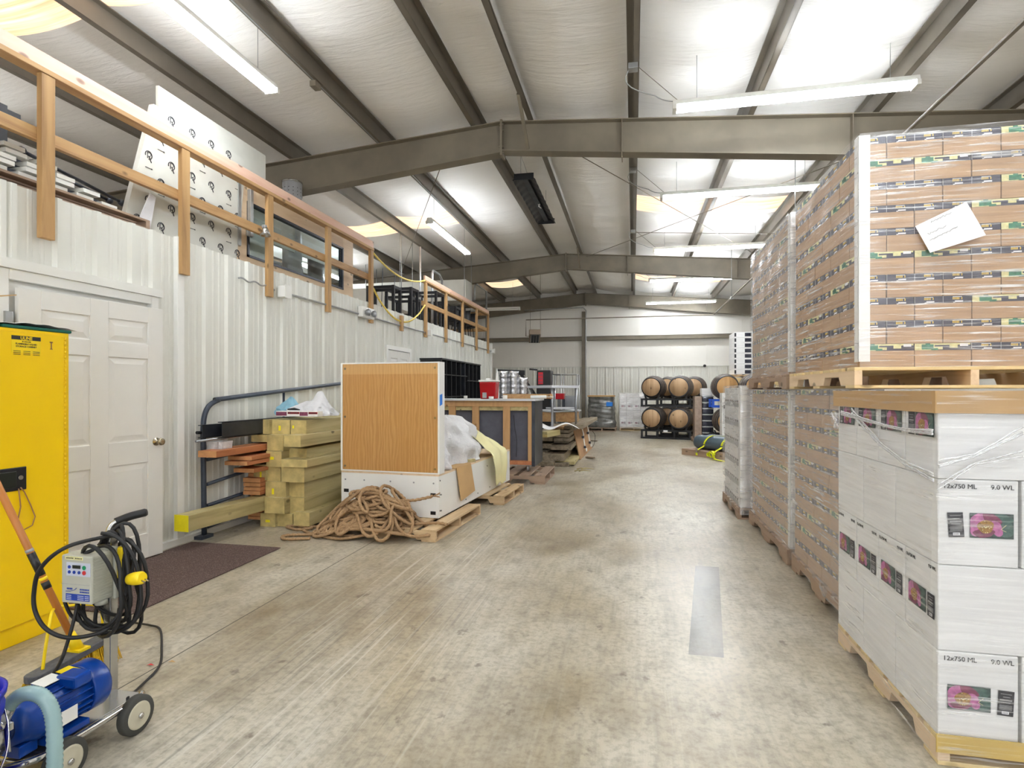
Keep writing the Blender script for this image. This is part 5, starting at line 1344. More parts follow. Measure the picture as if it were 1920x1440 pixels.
rows = [  # end faces measured in the enlarged crop: x0,x1,y0,y1, setback, tag, words
 (556,684,467,568,5.42,None,'top row, leftmost, with a red cross on its end'),
 (684,826,470,572,5.22,(0,.07,.025,.05),'top row, second from left, with a yellow tag'),
 (830,940,472,572,5.22,(-.06,.08,.02,.03),'top row, third from left, beside the oak panel'),
 (556,668,572,622,5.45,None,'second row, leftmost thin one'),
 (666,780,574,684,5.14,None,'second row, squarest pale end'),
 (783,900,577,658,5.02,None,'second row, sticking out on the right'),
 (660,768,688,795,5.12,(-.02,.09,.04,.03),'third row, middle, with a yellow tag'),
 (624,658,672,778,5.42,None,'third row, narrow and set back'),
 (800,940,668,742,5.25,None,'third row, right, set back'),
 (766,945,746,796,5.05,None,'thin board, sticking out on the right, below the third row'),
 (573,662,780,888,5.12,(.01,.06,.018,.06),'fourth row, leftmost, with a tall yellow tag'),
 (664,762,796,896,5.14,None,'fourth row, middle, with a round heart mark'),
 (765,925,798,900,5.08,None,'fourth row, right, long side showing'),
 (620,654,894,990,5.42,None,'fifth row, narrow and set back'),
 (655,798,900,1010,5.12,(-.03,.07,.025,.06),'fifth row, middle, with a yellow tag'),
 (802,925,904,1005,5.18,None,'fifth row, right, knotty'),
 (620,648,992,1090,5.42,None,'sixth row, narrow and set back'),
 (648,788,1012,1116,5.06,None,'sixth row, middle, sticking out'),
 (790,925,1008,1116,5.16,None,'sixth row, right'),
 (620,724,1118,1215,5.10,(0,.07,.05,.025),'bottom row, leftmost, with a wide yellow tag'),
 (727,846,1120,1210,5.14,None,'bottom row, middle, reddish knots'),
 (849,962,1112,1203,5.10,None,'bottom row, right, next to the rope'),
]
for (x0,x1,y0,y1,Yf,tg,wd) in rows:
    tt = lumber(f'treated timber, {wd}', Z(x0), Z(x1), Yz(y0), Yz(y1), Yf, 2.25+5.1-Yf, 'tag_yellow' if tg else None, tagpos=tg)
    if 'red cross' in wd:
        obj('red_mark', MB().tube([(-.07,-.001,.03),(.02,-.001,.12)], .006, 4).tube([(-.07,-.001,.10),(.03,-.001,.03)], .006, 4), 'oak_frame', tt)
# timbers along the right flank (long sides seen beside the oak panel)
xr = on_y(Z(1010), 900, 5.3).x
lumber('lone long treated timber with a yellow painted end, low on the left', Z(22), Z(128), Yz(1132), Yz(1240), 4.30, 1.2, None, group='lone timber')
tl_ = [o for o in bpy.data.objects if o.get('label', '').startswith('lone long')][0]
Yl = tl_.location.y; a = on_y(Z(22), Yz(1240), Yl); b = on_y(Z(128), Yz(1132), Yl)
obj('painted_end', MB().box(-(b.x-a.x)/2, (b.x-a.x)/2, -.003, -.0003, 0, b.z-a.z), 'tag_yellow', tl_)
tl_.rotation_euler = (0, 0, -.09)
# blocks carrying the stack
for k, (y, wd) in enumerate(((5.35, 'near'), (6.9, 'far'))):
    x0 = max(-3.93, on_y(Z(500), 985, y).x); x1 = xr+.0
    tag(obj('support_block', MB().box(x0, x1+.02, y, y+.1, 0, .075 if k == 0 else .09), 'treated_y'), f'{wd} wooden bearer on the floor under the timber stack', 'timber')
# cedar planks
M['cedar_end'] = flat('cedar_end_grain', S(206,150,100), .8, 0, .15, 12)
pk = [(188,316,684,732,4.72,'long reddish plank near the top, sticking out farthest'), (396,560,722,750,4.98,'thin plank below the longest one'),
 (372,530,757,786,4.95,'third plank down with a pale end'), (435,575,806,836,5.05,'fourth plank down'), (536,575,838,868,5.16,'short plank under the fourth'),
 (500,620,872,904,5.12,'fifth plank down'), (502,620,906,932,5.13,'sixth plank down'), (504,620,935,960,5.14,'seventh plank down'), (500,618,962,990,5.13,'eighth plank down'),
 (548,620,992,1012,5.2,'ninth plank down, set back'), (516,620,1014,1042,5.14,'tenth plank down'), (494,618,1045,1074,5.10,'eleventh plank down, sticking out'), (520,630,1078,1106,5.16,'twelfth plank down'), (532,620,1110,1136,5.2,'thirteenth plank down'), (534,620,1138,1160,5.2,'lowest cedar plank')]
for (x0,x1,y0,y1,Yf,wd) in pk:
    lumber('orange cedar plank, '+wd, Z(x0), Z(x1), Yz(y0+2), Yz(y1-2), Yf, 1.9, None, name='cedar_plank', mat='cedar_y', group='cedar planks beside the timbers', endm='cedar_end')
a = on_y(Z(500), Yz(1160), 5.2); tag(obj('support_block', MB().box(a.x, a.x+.17, 5.5, 5.6, 0, a.z-.003), 'treated_y'), 'short bearer under the cedar planks', 'timber')
# steel channels (seen from the side) and a thin pipe on the left
for (p0_, p1_, y0_, y1_, X_, wd) in ((380, 421, 797, 822, -3.86, 'left'), (417, 471, 791, 822, -3.74, 'right')):
    a = on_x(p0_, y1_, X_); b = on_x(p0_, y0_, X_); c_ = on_x(p1_, 800, X_)
    t = thing('steel_channel', f'dark steel channel lying beside the top timbers, {wd} one', 'steel channel', (X_, a.y, a.z), 0, 'dark steel channels')
    L_s, h = 1.6, b.z-a.z
    obj('web', MB().box(-.008, 0, 0, L_s, 0, h), 'dark_steel', t, bevel=.002); obj('flange', MB().box(-.05, 0, 0, L_s, 0, .008), 'dark_steel', t); obj('flange', MB().box(-.05, 0, 0, L_s, h-.008, h), 'dark_steel', t)
a = on_x(367, 828, -3.80); b = on_x(421, 821, -3.80)
tag(obj('thin_pipe', MB().tube([a, a+(b-a)*2.6], .011, 10), 'duct_grey'), 'thin grey pipe lying below the dark steel channels', 'pipe')
a = on_y(Z(250), Yz(680), 4.6); b = on_y(Z(352), Yz(622), 4.6)
tag(obj('plastic_tub', MB().prism([(0,0),(b.x-a.x,0),(b.x-a.x+.01,b.z-a.z),(-.01,b.z-a.z)], 0, .14, 1), 'bag', None, a), 'small clear plastic tub under the thin grey pipe', 'tub')
# plastic bags and small boxes on top
top = 1.112
def blob(name, label, cat, c, sx, sy, sz, mat, seed=0, peak=None, parent=None, sub=1, power=.8):
    r = random.Random(seed); ph = [r.uniform(0, 6) for _ in range(8)]
    mb = MB()
    def fn(u, v):
        a = 2*PI*u; b = PI/2*v
        k = 1+.10*math.sin(5*a+ph[0]+3*b)+.07*math.sin(9*a+ph[1]-4*b)+.05*math.sin(15*a+ph[2]+9*b)+.05*math.sin(11*b+ph[3]+2*a)
        x = math.cos(a)*math.cos(b)**power*k*sx; y = math.sin(a)*math.cos(b)**power*k*sy; z = math.sin(b)*sz*(1+.06*math.sin(7*a+ph[4]))
        if peak:
            for (qx, qy, qh, qr) in peak:
                z += qh*math.exp(-((x-qx)**2+(y-qy)**2)/qr**2)*(v**.5)
        return (x, y, max(0, z))
    mb.grid(fn, 72, 26)
    o = obj(name, mb, mat, parent, c if not parent else None)
    if not parent: tag(o, label, cat)
    return o
q = on_y(578, 786, 5.45)
blob('plastic_bag', 'white plastic carrier bag with a looped handle on top of the timbers', 'bag', (q.x-.0, 5.50, top+.004), .27, .15, .13, 'bag', 2, peak=[(.11, 0, .14, .07), (.17, 0, .06, .06), (-.05, 0, .02, .05)])
q = on_y(527, 786, 5.5)
blob('plastic_bag', 'pale blue plastic bag on the timbers left of the white bag', 'bag', (q.x+.02, 5.62, top+.004), .15, .12, .14, 'bag_blue', 5, peak=[(.03, 0, .06, .05)])
for k, (x0, x1, wd) in enumerate(((518, 562, 'left'), (562, 596, 'right'))):
    a = on_y(x0, 783, 5.24); b = on_y(x1, 772, 5.24)
    t = thing('screw_box', f'small flat box with red and brown print on the timbers, {wd} one', 'box', (a.x, 5.235, top+.004), 0, 'printed boxes on the timbers')
    w = b.x-a.x; obj('box_body', MB().box(0, w, 0, .10, 0, .055), 'trim_white', t, bevel=.003)
    obj('printed_band', MB().box(.002, w*.46, -.001, 0, .008, .047), 'plum', t)
    obj('printed_band', MB().box(w*.5, w-.002, -.001, 0, .026, .047), 'red', t)
    mb = MB()
    for i in range(6): mb.box(w*(.52+.075*i), w*(.575+.075*i), -.0016, -.001, .030, .043)
    obj('lettering', mb, 'ink', t)
q = on_y(547, 770, 5.28)
tag(obj('utility_knife', MB().tube([(-.05, 0, 0), (.02, .01, .004), (.09, .0, -.004)], [.008, .014, .004], 8), 'black', None, (q.x, 5.285, top+.076)), 'small black hand tool lying on the printed boxes', 'tool')

# ================================================================== OAK PANEL AND WHITE CHEST ON A PALLET
CRZ = -.068
cx0, cy0_ = -1.885, 5.33
pz = .115
pal = pallet('pale wooden pallet under the near end of the white chest', cx0-1.05, 4.96, 1.18, 1.25, .112, 'y', new=0, nd=6)
pal.rotation_euler = (0, 0, CRZ)
pallet('second wooden pallet under the middle of the white chest, jutting into the aisle', cx0-.72, 6.72, 1.08, .95, .112, 'y', new=0, nd=6, rz=CRZ)
t = thing('white_chest', 'long low white melamine chest with exposed tan top, lying on pallets', 'chest', (cx0, cy0_, pz), CRZ)
W_, L_c, H_ = 1.10, 2.52, .435
obj('side_panel', MB().box(-.02, 0, 0, L_c, 0, H_-.02), 'melamine', t, bevel=.002)
obj('side_panel', MB().box(-W_, -W_+.02, 0, L_c, 0, H_-.02), 'melamine', t, bevel=.002)
obj('front_panel', MB().box(-W_+.02, -.02, 0, .02, 0, H_-.02), 'melamine', t, bevel=.002)
obj('back_panel', MB().box(-W_+.02, -.02, L_c-.02, L_c, 0, H_-.02), 'melamine', t)
obj('top_board', MB().box(-W_, 0, 0, L_c, H_-.02, H_), 'newpal_y', t, bevel=.002)
obj('bottom_board', MB().box(-W_+.02, -.02, .02, L_c-.02, .0, .018), 'melamine', t)
for x, z in ((-.06, .23), (-.06, .05), (-1.04, .23)): obj('slot', MB().box(x-.028, x+.028, -.002, 0, z-.017, z+.017), 'black', t)
for x in (-1.05, -.83, -.53, -.27, -.055): obj('screw', MB().cyl((x, -.003, H_-.09), (x, 0, H_-.09), .009, 10), 'duct_grey', t)
for y, z in ((.02, .37), (.02, .23), (.02, .07), (.05, .225), (.05, .065), (1.5, .33), (1.15, .05), (1.6, .05), (1.9, .2), (1.9, .05), (2.3, .3), (.75, .05)): obj('screw', MB().cyl((0, y+.012, z), (.003, y+.012, z), .008, 10), 'ink', t)
# panel box standing on it
t = thing('oak_display_board', 'large square oak veneer panel in a thin white frame standing on the white chest', 'panel', (cx0+.01, cy0_-.005, pz+H_+.001), CRZ)
PW, PH_, PD = 1.115, 1.12, .13
obj('frame_side', MB().box(-.02, 0, 0, PD, 0, PH_), 'melamine', t, bevel=.002); obj('frame_side', MB().box(-PW, -PW+.02, 0, PD, 0, PH_), 'melamine', t, bevel=.002)
obj('frame_side', MB().box(-PW+.02, -.02, 0, PD, PH_-.012, PH_), 'melamine', t); obj('frame_side', MB().box(-PW+.02, -.02, 0, PD, 0, .012), 'melamine', t)
ob = obj('oak_board', MB().box(-PW+.022, -.022, .003, .018, .013, PH_-.013), 'oak', t)
for x in (-PW+.05, -.05):
    for z in (.05, PH_*.5, PH_-.06): obj('corner_clip', MB().cyl((x, -.001, z), (x, .003, z), .012, 10), 'brass', t)
tag(obj('tape_strip', MB().add([(0,-.033,0),(0,.10,.03),(0,.10,.15),(0,.03,.12),(0,-.033,.11),(.003,-.033,0),(.003,.10,.03),(.003,.10,.15),(.003,.03,.12),(.003,-.033,.11)], [(0,1,2,3,4),(9,8,7,6,5),(0,5,6,1),(1,6,7,2),(2,7,8,3),(3,8,9,4),(4,9,5,0)]), 'blue_tape', None, (cx0+.012, cy0_+.03, pz+H_+.68)), 'blue painter tape stuck on the edge of the oak panel frame', 'tape')
def ch(x, y, z): return Matrix.Translation((cx0, cy0_, pz)) @ Matrix.Rotation(CRZ, 4, 'Z') @ Vector((x, y, z))
# cardboard hanging over the side
t = thing('cardboard_sheet', 'folded brown cardboard sheet draped over the side of the white chest', 'cardboard', ch(0, .55, H_), CRZ)
obj('panel', MB().box(-.35, .008, -.13, .34, .003, .008), 'card', t)
obj('flap', MB().add([(.008,-.10,.006),(.008,.34,.006),(.03,.42,-.32),(.03,-.02,-.36),(.013,-.10,.006),(.013,.34,.006),(.036,.42,-.32),(.036,-.02,-.36)], [(0,1,2,3),(7,6,5,4),(0,4,5,1),(1,5,6,2),(2,6,7,3),(3,7,4,0)]), 'card', t)
# white poly mound, crumpled foil paper, cream sheet
m1 = blob('plastic_sheeting', 'big mound of white plastic sheeting behind the oak panel', 'plastic sheet', ch(-.42, 1.14, H_+.009), .38, .80, .50, 'poly_white', 8, power=.6)
m2 = blob('crumpled_bag', 'crumpled white paper bag spilling over the cardboard', 'bag', ch(-.20, .36, H_+.01), .17, .20, .24, 'bag', 12, peak=[(.05, -.05, .05, .08)])
r = random.Random(3); mb = MB()
def cream(u, v):       # runs from the mound over the chest edge and down
    s = u*1.25
    if s < .56: x = -.50+s*.9; z = .43*(1-s/.60)**.75
    elif s < .62: q = (s-.56)/.06; x = .004+.04*q; z = .05-.05*q
    else: x = .048+.012*math.sin(9*s); z = .0-(s-.62)*.62
    wd = .85-.46*u
    y = 1.68+.18*u+wd*(v-.5)+.03*math.sin(6*s)
    z += (.03*math.sin(10*v+4*s)+.02)*(1-.5*u) + .012*math.sin(24*v+7*s)
    z -= .30*max(0, v-.55)*max(0, 1-s/.56)
    x += .018*math.sin(13*v+3*s)+(.04 if s > .56 else 0)
    return (x, y, z+.0)
mb.grid(cream, 44, 30)
tag(obj('fabric_sheet', mb, 'cream_sheet', None, ch(0, 0, H_+.012), (0, 0, CRZ), solid=.004), 'pale cream sheet hanging over the far part of the white chest', 'fabric')
for k, (x, y, a) in enumerate(((-.12, 1.18, .3), (-.05, 1.02, 1.2), (-.2, 1.22, -.3))):
    tag(obj('wood_offcut', MB().box(-.05, .05, -.022, .022, 0, .035), 'treated_y', None, ch(x+.02*k, y, H_+.001+.0), (0, 0, a), bevel=.002), f'small wood offcut lying on the white chest, {NTH[k]} from the cardboard', 'wood offcut')

# ================================================================== ROPE HEAP
r = random.Random(12)
hc = Vector((-2.42, 5.02, 0))
def heap(x, y, z=0): 
    d2 = ((x)/.50)**2+((y)/.30)**2
    return .43*max(0, 1-d2)**.6
P = []; npt = 1500; a = 0; cx_, cy_, cr = 0, 0, .2
for k in range(78):
    cx_ = r.gauss(0, .19); cy_ = r.gauss(0, .07); rx = r.uniform(.13, .30); ry = r.uniform(.07, .15); ph = r.uniform(0, 6.28); tilt = r.uniform(-1.4, 1.4)
    if k > 68: cx_, cy_, rx, ry = r.uniform(-.35, -.15), r.uniform(-.16, -.10), r.uniform(.25, .34), r.uniform(.06, .10)
    n = 20
    for i in range(n):
        a = ph+2*PI*i/n*(1 if k % 3 else -1)
        x = cx_+rx*math.cos(a)*math.cos(tilt)-ry*math.sin(a)*math.sin(tilt); y = cy_+rx*math.cos(a)*math.sin(tilt)*.5+ry*math.sin(a)
        lvl = r.uniform(.0, .02)
        z = heap(x, y)*(.2+.8*k/68)+.05*math.sin(a+ph)*(k/68) if k <= 68 else heap(x, y)*.5
        y = max(-.45, min(.22, y)); 
        if y > .17 and z < .2: z += .0
        P.append(Vector((x, y, .016+z+.012*math.sin(3*a)+lvl)))
Q = []
for i in range(0, len(P)):
    w0 = [P[max(0, min(len(P)-1, i+j))] for j in (-3, -2, -1, 0, 1, 2, 3)]
    v = Vector((0,0,0)); 
    for q, wt in zip(w0, (.06, .12, .2, .24, .2, .12, .06)): v += q*wt
    v.z = max(.014, v.z); Q.append(v)
Q = smooth_path(Q, 3)
mb = MB().tube(Q, .0148, 8, lobes=3, twist=130)
# tails
tails = [[(-.75, -.02, .016), (-.62, -.12, .016), (-.40, -.22, .016), (-.2, -.26, .02), (0, -.2, .05)], [(-.95, .18, .016), (-.85, .10, .016), (-.62, .14, .016), (-.45, .1, .05)], [(.2, .05, .33), (.36, .06, .335), (.50, .10, .36), (.545, .11, .375)],
         [(.25, .05, .1), (.45, -.02, .135), (.62, .05, .135), (.72, .02, .13)], [(-.98, .05, .016), (-.8, -.02, .016), (-.7, .06, .02), (-.85, .14, .02), (-.98, .05, .02)], [(-.5,-.3,.016),(-.72,-.36,.016),(-.78,-.25,.016),(-.5,-.16,.016),(-.1,-.22,.04)]]
for tl in tails: mb.tube(smooth_path(tl, 14), .0135, 8, lobes=3, twist=130)
t = thing('rope_heap', 'big tangled heap of brown manila rope in front of the white chest', 'rope', hc)
obj('rope', mb, 'rope', t)
mb = MB()
for k in range(16): 
    v = Vector((.03, r.uniform(-.02, .02), r.uniform(-.025, .03))); mb.tube([(.545, .11, .375), Vector((.575, .115, .38))+v*.6, Vector((.585, .118, .385))+v], [.006, .003, .002], 4)
obj('frayed_end', mb, 'rope', t)
# ================================================================== BEYOND THE CHEST, LEFT SIDE
# black pigeonhole unit
fx = -3.45; q0 = on_x(828, 674, fx); q1 = on_x(901, 685, fx)
t = thing('pigeonhole_unit', 'big black pigeonhole shelf unit standing against the partition beyond the oak panel', 'shelf unit', (fx-.42, q0.y, 0))
Lp = q1.y-q0.y; hp_ = 1.96
obj('side', MB().box(0, .42, 0, .03, 0, hp_), 'black_metal', t, bevel=.003); obj('side', MB().box(0, .42, Lp-.03, Lp, 0, hp_), 'black_metal', t, bevel=.003)
obj('top', MB().box(-.01, .43, -.01, Lp+.01, hp_, hp_+.03), 'black_metal', t, bevel=.003); obj('back', MB().box(0, .015, .03, Lp-.03, 0, hp_), 'black', t)
for k in range(1, 5): obj('shelf', MB().box(.015, .415, .03, Lp*.62, k*.42, k*.42+.02), 'black_metal', t)
for k in range(1, 3): obj('shelf', MB().box(.015, .415, Lp*.62, Lp-.03, .35+k*.62, .37+k*.62), 'black_metal', t)
for k in range(1, 9):
    y = Lp*k/9; obj('divider', MB().box(.015, .415, y-.011, y+.011, 0, hp_), 'black_metal' if k != 5 else 'dark_steel', t)
obj('diagonal_board', MB().beam((.30, Lp*.62, .85), (.30, Lp*.70, 1.9), .03, .3), 'black_metal', t)
q = on_x(862, 732, fx+.02)
tag(obj('printed_tube', MB().cyl((fx-.03, q.y, .875), (fx-.03, q.y, 1.12), .04, 14), 'barrel_head'), 'small tan and red can standing in the black pigeonhole unit', 'can')
# counter / bench with studs
by = 8.55; bx1 = on_y(1003, 800, by).x; bx0 = -3.15; bz1 = 1.225; bz0 = .24
t = thing('service_counter', 'unfinished bar counter with open stud back and grey boards, on castors', 'counter', (bx0, by, 0))
w = bx1-bx0
obj('counter_top', MB().box(-.15, w+.02, -.06, .78, bz1, bz1+.028), 'counter', t, bevel=.004)
obj('top_rail', MB().box(0, w-.05, 0, .07, bz1-.09, bz1), 'frame_wood', t, bevel=.003)
obj('sub_rail', MB().box(.05, w-.05, .03, .09, bz1-.15, bz1-.09), 'treated_y', t)
obj('bottom_rail', MB().box(0, w-.05, 0, .10, bz0, bz0+.06), 'cedar_y', t, bevel=.003)
for px in (848, 892, 950): 
    x = on_y(px, 800, by).x-bx0; obj('stud', MB().box(x-.06, x+.05, .0, .045, bz0+.06, bz1-.09), 'frame_wood', t, bevel=.003)
obj('stud', MB().box(w-.11, w-.05, 0, .05, bz0+.06, bz1-.09), 'frame_wood', t, bevel=.003)
obj('back_board', MB().box(.0, w-.05, .10, .112, bz0+.02, bz1), 'grey_panel', t)
obj('end_board', MB().box(w-.05, w, -.01, .74, bz0-.02, bz1), 'dark_steel', t, bevel=.003)
obj('wire', MB().tube(smooth_path([(w-.35, .09, 1.0), (w-.33, .07, .8), (w-.3, .08, .6), (w-.31, .085, .35)], 5), .004, 6), 'ink', t)
for x in (.1, w-.12):
    c_ = obj('castor', MB().lathe([(.012,-.016),(.045,-.016),(.048,0),(.045,.016),(.012,.016)], 18, axis='x', loc=(x, .08, .183)), 'duct_grey', t)
    obj('fork', MB().box(x-.03, x+.03, .05, .11, .218, .24), 'chrome', c_)
q = on_y(960, 890, 8.3)
pallet('grey weathered pallet carrying the unfinished bar counter', bx1-1.12, 8.25, 1.32, 1.05, .132, 'y', new=2, nd=6)
pallet('weathered pallet under the left end of the bar counter', bx0-.15, 8.3, .52, 1.0, .132, 'y', new=2, nd=6)
ctz = bz1+.03
# things on the counter
q = on_y(917, 748, by+.2)
t = thing('red_bin', 'glossy red bin with a white lid on the bar counter', 'bin', (q.x, by+.22, ctz))
obj('bin_body', MB().add([(-.12,-.11,0),(.12,-.11,0),(.12,.11,0),(-.12,.11,0),(-.135,-.13,.27),(.135,-.13,.27),(.135,.13,.27),(-.135,.13,.27)], [(0,3,2,1),(4,5,6,7),(0,1,5,4),(1,2,6,5),(2,3,7,6),(3,0,4,7)]), 'red', t, bevel=.012)
obj('lid', MB().box(-.145, .145, -.14, .14, .272, .298).box(-.05, .02, -.03, .03, .298, .33), 'trim_white', t, bevel=.006)
obj('printed_label', MB().box(-.08, -.015, -.128, -.120, .015, .10), 'label_grey', t)
q = on_y(932, 700, by+.6)
tag(obj('white_spike', MB().lathe([(.035, 0), (.034, .2), (.022, .38), (.004, .50)], 16), 'trim_white', None, (on_y(932, 740, by+.62).x, by+.62, ctz)), 'tall white pointed nozzle behind the red bin', 'nozzle')
for k, (p, h_, r_) in enumerate(((873, .05, .03), (921, .04, .04), (947, .06, .035))):
    q = on_y(p, 748, by+.0); tag(obj('small_cup', MB().lathe([(r_*.85, 0), (r_, .004), (r_, h_), (r_*.8, h_)], 16), 'trim_white', None, (q.x, by+.0, ctz)), f'small white cup on the front edge of the bar counter, {["left","middle","right"][k]} one', 'cup', 'small cups on the bar counter')
q = on_y(968, 745, by+.3)
tag(obj('flat_board', MB().box(-.26, .55, -.04, .04, 0, .075), 'pine_y', None, (q.x, by+.52, ctz)), 'pale wooden board standing on edge at the right of the bar counter', 'board')
tag(obj('caulk_tube', MB().cyl((0, 0, .03), (.25, 0, .03), .025, 12).cyl((.25, 0, .03), (.36, .02, .03), .006, 8), 'trim_white', None, (bx1-.12, by+.3, ctz)), 'white sealant tube lying at the right end of the bar counter', 'tube')
# silver foil ducting and black frame further back, standing on the floor
yb = 13.2
for k, (p, h_) in enumerate(((943, 1.86), (961, 1.90), (978, 1.72))):
    q = on_y(p, 720, yb)
    mb = MB(); mb.tube([(0, 0, z*.05) for z in range(int(h_/.05)+1)], [.135+.012*math.sin(z*2.4) for z in range(int(h_/.05)+1)], 20)
    tag(obj('foil_duct', mb, 'foil', None, (q.x, yb+.06*k, 0)), f'upright crumpled silver ducting behind the counter, {["left","middle","right"][k]} one', 'ducting', 'silver ducting bundles')
def on(px, py, Y): return on_y(px, py, Y)
a, b = on(933, 697, 14.0), on(978, 697, 14.0)
t = thing('folded_frame', 'black folding steel frame with a slanting leg behind the silver ducting', 'frame', (a.x, 14.0, 0))
o_ = Vector((a.x, 14.0, 0))
obj('top_bar', MB().beam(a-o_, on(984, 699, 14.0)-o_, .1, .12), 'black_metal', t); obj('slanted_leg', MB().beam(on(976, 700, 14.0)-o_, on(1003, 740, 14.0)-o_+Vector((0,0,0)), .07, .07), 'black_metal', t)
obj('slanted_leg', MB().beam(on(1003, 740, 14.0)-o_, Vector((on(1010, 760, 14.0).x, 14.0, 0))-o_, .07, .07), 'black_metal', t); obj('leg', MB().beam(a-o_, Vector((a.x, 14.0, 0))-o_, .06, .06), 'black_metal', t)
a, b = on(1003, 742, 13.6), on(1032, 694, 13.6)
t = thing('black_machine', 'tall black machine with a red keypad panel standing behind the counter', 'machine', ((a.x+b.x)/2, 13.6, 0))
w = b.x-a.x
obj('housing', MB().add([(-w/2,0,0),(w/2,0,0),(w/2,.5,0),(-w/2,.5,0),(-w*.38,0,b.z),(w/2,0,b.z),(w/2,.5,b.z),(-w*.38,.5,b.z)], [(0,3,2,1),(4,5,6,7),(0,1,5,4),(1,2,6,5),(2,3,7,6),(3,0,4,7)]), 'black', t, bevel=.02)
obj('red_panel', MB().box(-w*.28, w*.02, -.012, .0, b.z-.34, b.z-.05), 'red_btn', t)
mb = MB()
for i in range(3):
    for j in range(3): mb.box(-w*.25+w*.09*i, -w*.19+w*.09*i, -.016, -.012, b.z-.31+.085*j, b.z-.27+.085*j)
obj('keypad', mb, 'plum', t)
obj('arm', MB().beam((-w*.38, .1, b.z+.01), (-w*.9, .1, b.z+.03), .05, .04), 'black_metal', t)
t = thing('red_crate', 'small red crate on a stand to the right of the black machine', 'crate', (on(1040, 740, 13.4).x, 13.4, 0))
obj('crate_body', MB().box(-.12, .22, 0, .3, 1.18, 1.32), 'red', t, bevel=.01)
for x in (-.1, .2):
    for y in (.02, .28): obj('leg', MB().box(x-.015, x+.015, y-.015, y+.015, 0, 1.18), 'dark_steel', t)
# wire rack / trolley by the column
a = on(1036, 702, 13.9); b = on(1082, 702, 13.9)
t = thing('tube_rack', 'thin steel tube rack standing near the end-wall column', 'rack', (a.x, 13.9, 0)); w = b.x-a.x
for x in (0, w*.35, w):
    obj('upright', MB().tube([(x, 0, 0), (x, 0, a.z)], .016, 8), 'galv', t)
    obj('upright', MB().tube([(x, .5, 0), (x, .5, a.z)], .016, 8), 'galv', t)
for z in (a.z, .9, .55): obj('cross_bar', MB().tube([(0, 0, z), (w, 0, z)], .014, 8), 'galv', t); obj('cross_bar', MB().tube([(0, .5, z), (w, .5, z)], .014, 8), 'galv', t)
obj('shelf', MB().box(0, w, 0, .5, .62, .64), 'dark_steel', t)
t = thing('steel_box', 'upright grey steel locker under the tube rack', 'locker', (on(1062, 760, 15.5).x, 15.5, 0)); obj('cabinet_body', MB().box(-.25, .25, 0, .5, 0, 1.25), 'galv', t, bevel=.006); obj('door', MB().box(-.22, .22, -.012, 0, .08, 1.2), 'duct_grey', t)
# plank pile
ly = 9.75
def plank(label, pa, pb, ya, yb, Y, L, rz=0, mat='old_y', rx=0):
    Y = 10.15+(Y-9.05)*.45
    a = on_y(pa, yb, Y); b = on_y(pb, ya, Y); w = b.x-a.x; h = b.z-a.z
    t = thing('old_plank', label, 'plank', ((a.x+b.x)/2, Y, max(.0, a.z)), rz, 'weathered planks in the pile')
    obj('body', MB().box(-w/2, w/2, 0, L, 0, h-.003), mat, t, bevel=.004, rot=(rx, 0, 0))
    return t
q = lambda x, y: (980+x/7.2, 690+y/7.2)
pl_ = [(385,620,838,875,9.9,'top, right column'),(388,622,888,935,9.75,'second, right column'),(418,640,945,985,9.85,'third, right column'),(420,610,985,1010,10.1,'fourth, right column'),(380,650,1045,1105,9.55,'fifth, right column, wide'),
       (165,400,872,930,10.0,'top, left column'),(165,402,935,985,9.8,'second, left column'),(165,260,990,1030,10.1,'third, left column, short'),(165,390,1025,1085,9.7,'fourth, left column'),(165,330,1100,1140,10.0,'fifth, left column'),(165,300,1140,1195,9.6,'sixth, left column'),
       (270,560,1160,1250,9.3,'broad warped one near the bottom'),(170,415,1262,1320,9.05,'bottom, sticking out to the front left'),(420,700,1262,1300,9.5,'pale one near the floor'),(430,620,1315,1365,9.25,'lowest, in the middle')]
for k, (x0, x1, y0, y1, Y, wd) in enumerate(pl_):
    a, b = q(x0, y0), q(x1, y1)
    plank('weathered plank in the pile beyond the counter, '+wd, a[0], b[0], a[1], b[1], Y, 3.0 if k < 11 else 2.0, rz=(-.05 if k % 3 == 0 else .0), mat='old_y' if k != 13 else 'treated_y')
a = on_y(*q(215, 950), 10.0); t = thing('timber_offcut', 'short pale treated post end sticking out of the plank pile', 'timber', (a.x+.10, 10.0, a.z+.02), -.5)
obj('body', MB().box(-.07, .07, 0, .40, 0, .10), 'treated_y', t, bevel=.004, rot=(.06, 0, 0)); obj('end_grain', MB().box(-.068, .068, -.003, 0, .002, .098), 'treated_end', t)
xc0, xc1 = on_y(q(165,0)[0], 830, 10.5).x, on_y(q(640,0)[0], 830, 10.5).x
for k, y in enumerate((10.65, 12.4)): tag(obj('support_block', MB().box(xc0, xc1, y, y+.1, 0, .03 if not k else .35), 'treated_y'), f'{["near","far"][k]} bearer under the weathered plank pile', 'timber')
ztp = on_y(500, q(0, 838)[1], 10.5).z
ztp = on_y(q(500,0)[0], q(0,838)[1], 10.5).z
for k, (pa, pb, wd) in enumerate(((500, 800, 'right'), (470, 720, 'middle'), (600, 830, 'outer'))):
    a = on_z(*[0, 0], 0) if False else None
for k, (dx, wd) in enumerate(((.10, 'left'), (.26, 'middle'), (.44, 'right'))):
    t = thing('long_board', f'long brown board lying on top of the plank pile, {wd} one', 'board', (xc0+.35+dx, 10.6+.1*k, ztp+.006+.0*k), -.02, 'boards on top of the plank pile')
    obj('body', MB().box(-.08, .08, 0, 3.4, 0, .04+.02*k), 'old_y' if k else 'pine_y', t, bevel=.003)
